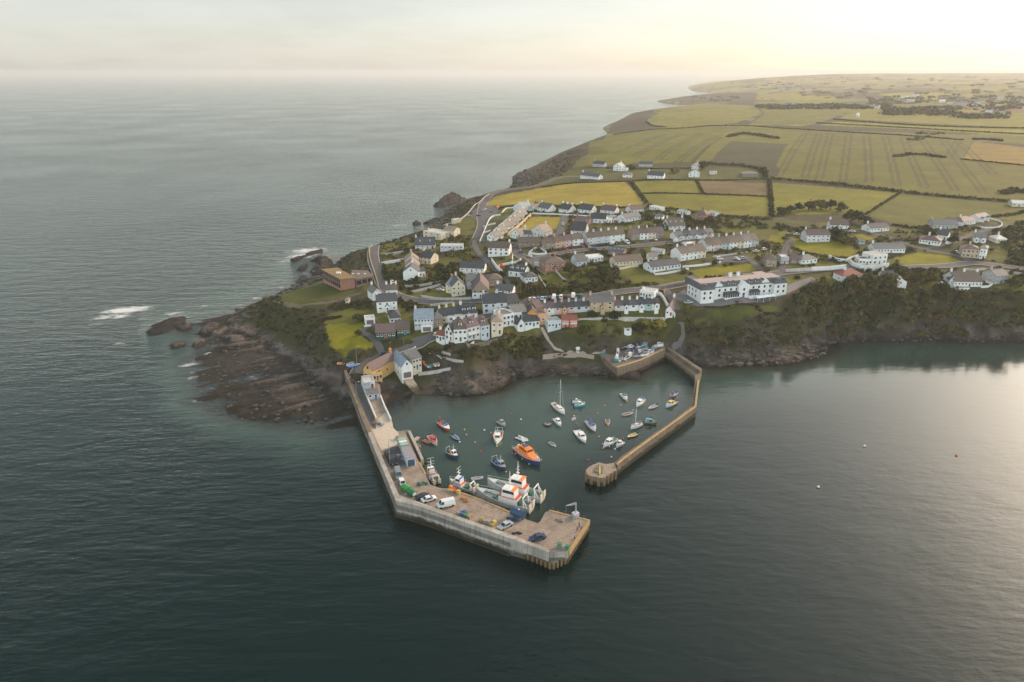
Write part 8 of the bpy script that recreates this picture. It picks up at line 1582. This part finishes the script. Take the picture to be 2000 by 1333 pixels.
# far inland village, tree belts and farms
lv = Leaves()
for (x0, y0, x1, y1), n, rr in [((1480,206,1640,214),90,9),((1640,206,1740,214),40,9),((1730,212,1860,226),110,9),((1860,222,1960,232),40,8),((1700,190,1800,204),45,9),((1790,176,2000,200),35,9),((1560,180,1700,196),20,9),((1330,188,1440,200),26,8),((1500,164,2000,180),30,10),((1600,152,2000,162),16,14),((1460,160,1560,175),14,14),((1780,260,1850,275),8,5),((1850,190,2000,215),35,9)]:
    for i in range(n):
        p = G(rs.uniform(x0, x1), rs.uniform(y0, y1))
        if p[2] > 1: r = rr*rs.uniform(.5, 1.1); lv.clump((p[0], p[1], p[2]-1), r*rs.uniform(1, 1.8), r*.75, 40, None, r*.26, rs)
stuff('woods', lv)
for i, (x, y, w, c, rf) in enumerate([(1538,208,14,'white','grey'),(1552,208,8,'cream','grey'),(1690,211,7,'white','red'),(1700,210,9,'pale','brown'),(1712,212,8,'white','grey'),(1766,191,14,'white','light'),(1786,189,12,'white','light'),(1800,192,8,'cream','grey'),(1778,200,16,'grey','light'),(1840,201,12,'white','white'),(1856,203,10,'pale','grey'),(1878,205,24,'grey','grey'),
   (1910,203,12,'pale','tan'),(1904,210,9,'white','grey'),(1932,225,12,'white','light'),(1946,223.5,10,'white','grey'),(1958,226,10,'cream','tan'),(1840,220,9,'cream','tan'),(1930,180,9,'white','light'),(1870,187,9,'white','grey'),(1952,196,10,'pale','light'),(1674,229.5,5,'white','white'),(1990,198,10,'white','grey')]):
    house('farmhouse', 'tiny pale building in the hazy far inland village', (x-w/2, y), (x+w/2, y), 12, 5, 4, c, rf, ch=0, wins=4, group='buildings of the far inland village', L=None)

# --- broken rock along the shores
rv, rf, rt = [], [], []
def rocks(px, step, prob, sz, zr=(-.4, 3.2)):
    x, y = scatter(px, step)
    for a, c_ in zip(x, y):
        z = float(hz(a, c_))
        if not (zr[0] < z < zr[1]) or rs.random_sample() > prob: continue
        s_ = rs.uniform(*sz); k = len(rv)*8; an = R(33)+rs.normal()*.4; ca_2, sa_2 = math.cos(an), math.sin(an); q = []
        for zz in (-.4, .5):
            for yy in (-.5, .5):
                for xx in (-.8, .8): u, v, w = (xx*rs.uniform(.5, 1.2))*s_, (yy*rs.uniform(.5, 1.2))*s_, zz*s_*rs.uniform(.5, 1.1); q.append((a+u*ca_2-v*sa_2, c_+u*sa_2+v*ca_2, z+w))
        rv.append(q); rf.extend([tuple(k+i for i in f) for f in [(0, 2, 3, 1), (4, 5, 7, 6), (0, 1, 5, 4), (2, 6, 7, 3), (0, 4, 6, 2), (1, 3, 7, 5)]])
rocks([(1330,686),(1380,690),(1450,684),(1560,680),(1600,664),(1625,668),(1620,690),(1580,704),(1510,715),(1450,716),(1370,719),(1340,706)], 2.2, .75, (.5, 2.0))
rocks([(850,735),(900,712),(950,712),(1000,705),(1060,712),(1170,712),(1200,737),(1060,734),(990,744),(950,772),(870,776),(850,760)], 2.0, .6, (.4, 1.6), (-.4, 5))
rocks([(380,720),(430,640),(500,650),(600,690),(680,780),(700,830),(560,850),(420,820)], 3.2, .33, (.4, 1.5), (-.3, 2.0))
rocks([(1600,664),(1700,655),(1800,654),(1912,660),(2000,650),(2000,664),(1900,670),(1700,668),(1610,672)], 2.4, .7, (.5, 1.8), (-.4, 2.5))
rocks([(430,600),(540,570),(640,515),(700,500),(760,470),(690,505),(640,545),(560,585),(460,640)], 3, .6, (.6, 2.2), (-.5, 6))
rocks([(860,405),(905,384),(912,396),(880,420),(850,446),(825,456)], 3, .6, (.6, 2.4), (-.5, 6)); rocks([(1000,378),(1004,345),(1030,332),(1040,350),(1030,370)], 4, .7, (1, 4), (-.5, 9))
rm_, t, b = M('shore_rock'); pos = GEO(t); t.links.new(RAMP(t, NOISE(t, pos, .8, 5, .65), [(.3, (.025, .021, .017)), (.5, (.055, .046, .037)), (.74, (.13, .11, .09))]), b.inputs['Base Color']); b.inputs['Roughness'].default_value = .8; t.links.new(BUMP(t, NOISE(t, pos, 3, 4), .6, .15), b.inputs['Normal'])
me = bpy.data.meshes.new('rocks'); me.from_pydata([v for q in rv for v in q], [], rf); me.materials.append(rm_); o = bpy.data.objects.new('rocks', me); C.objects.link(o); o['kind'] = 'stuff'
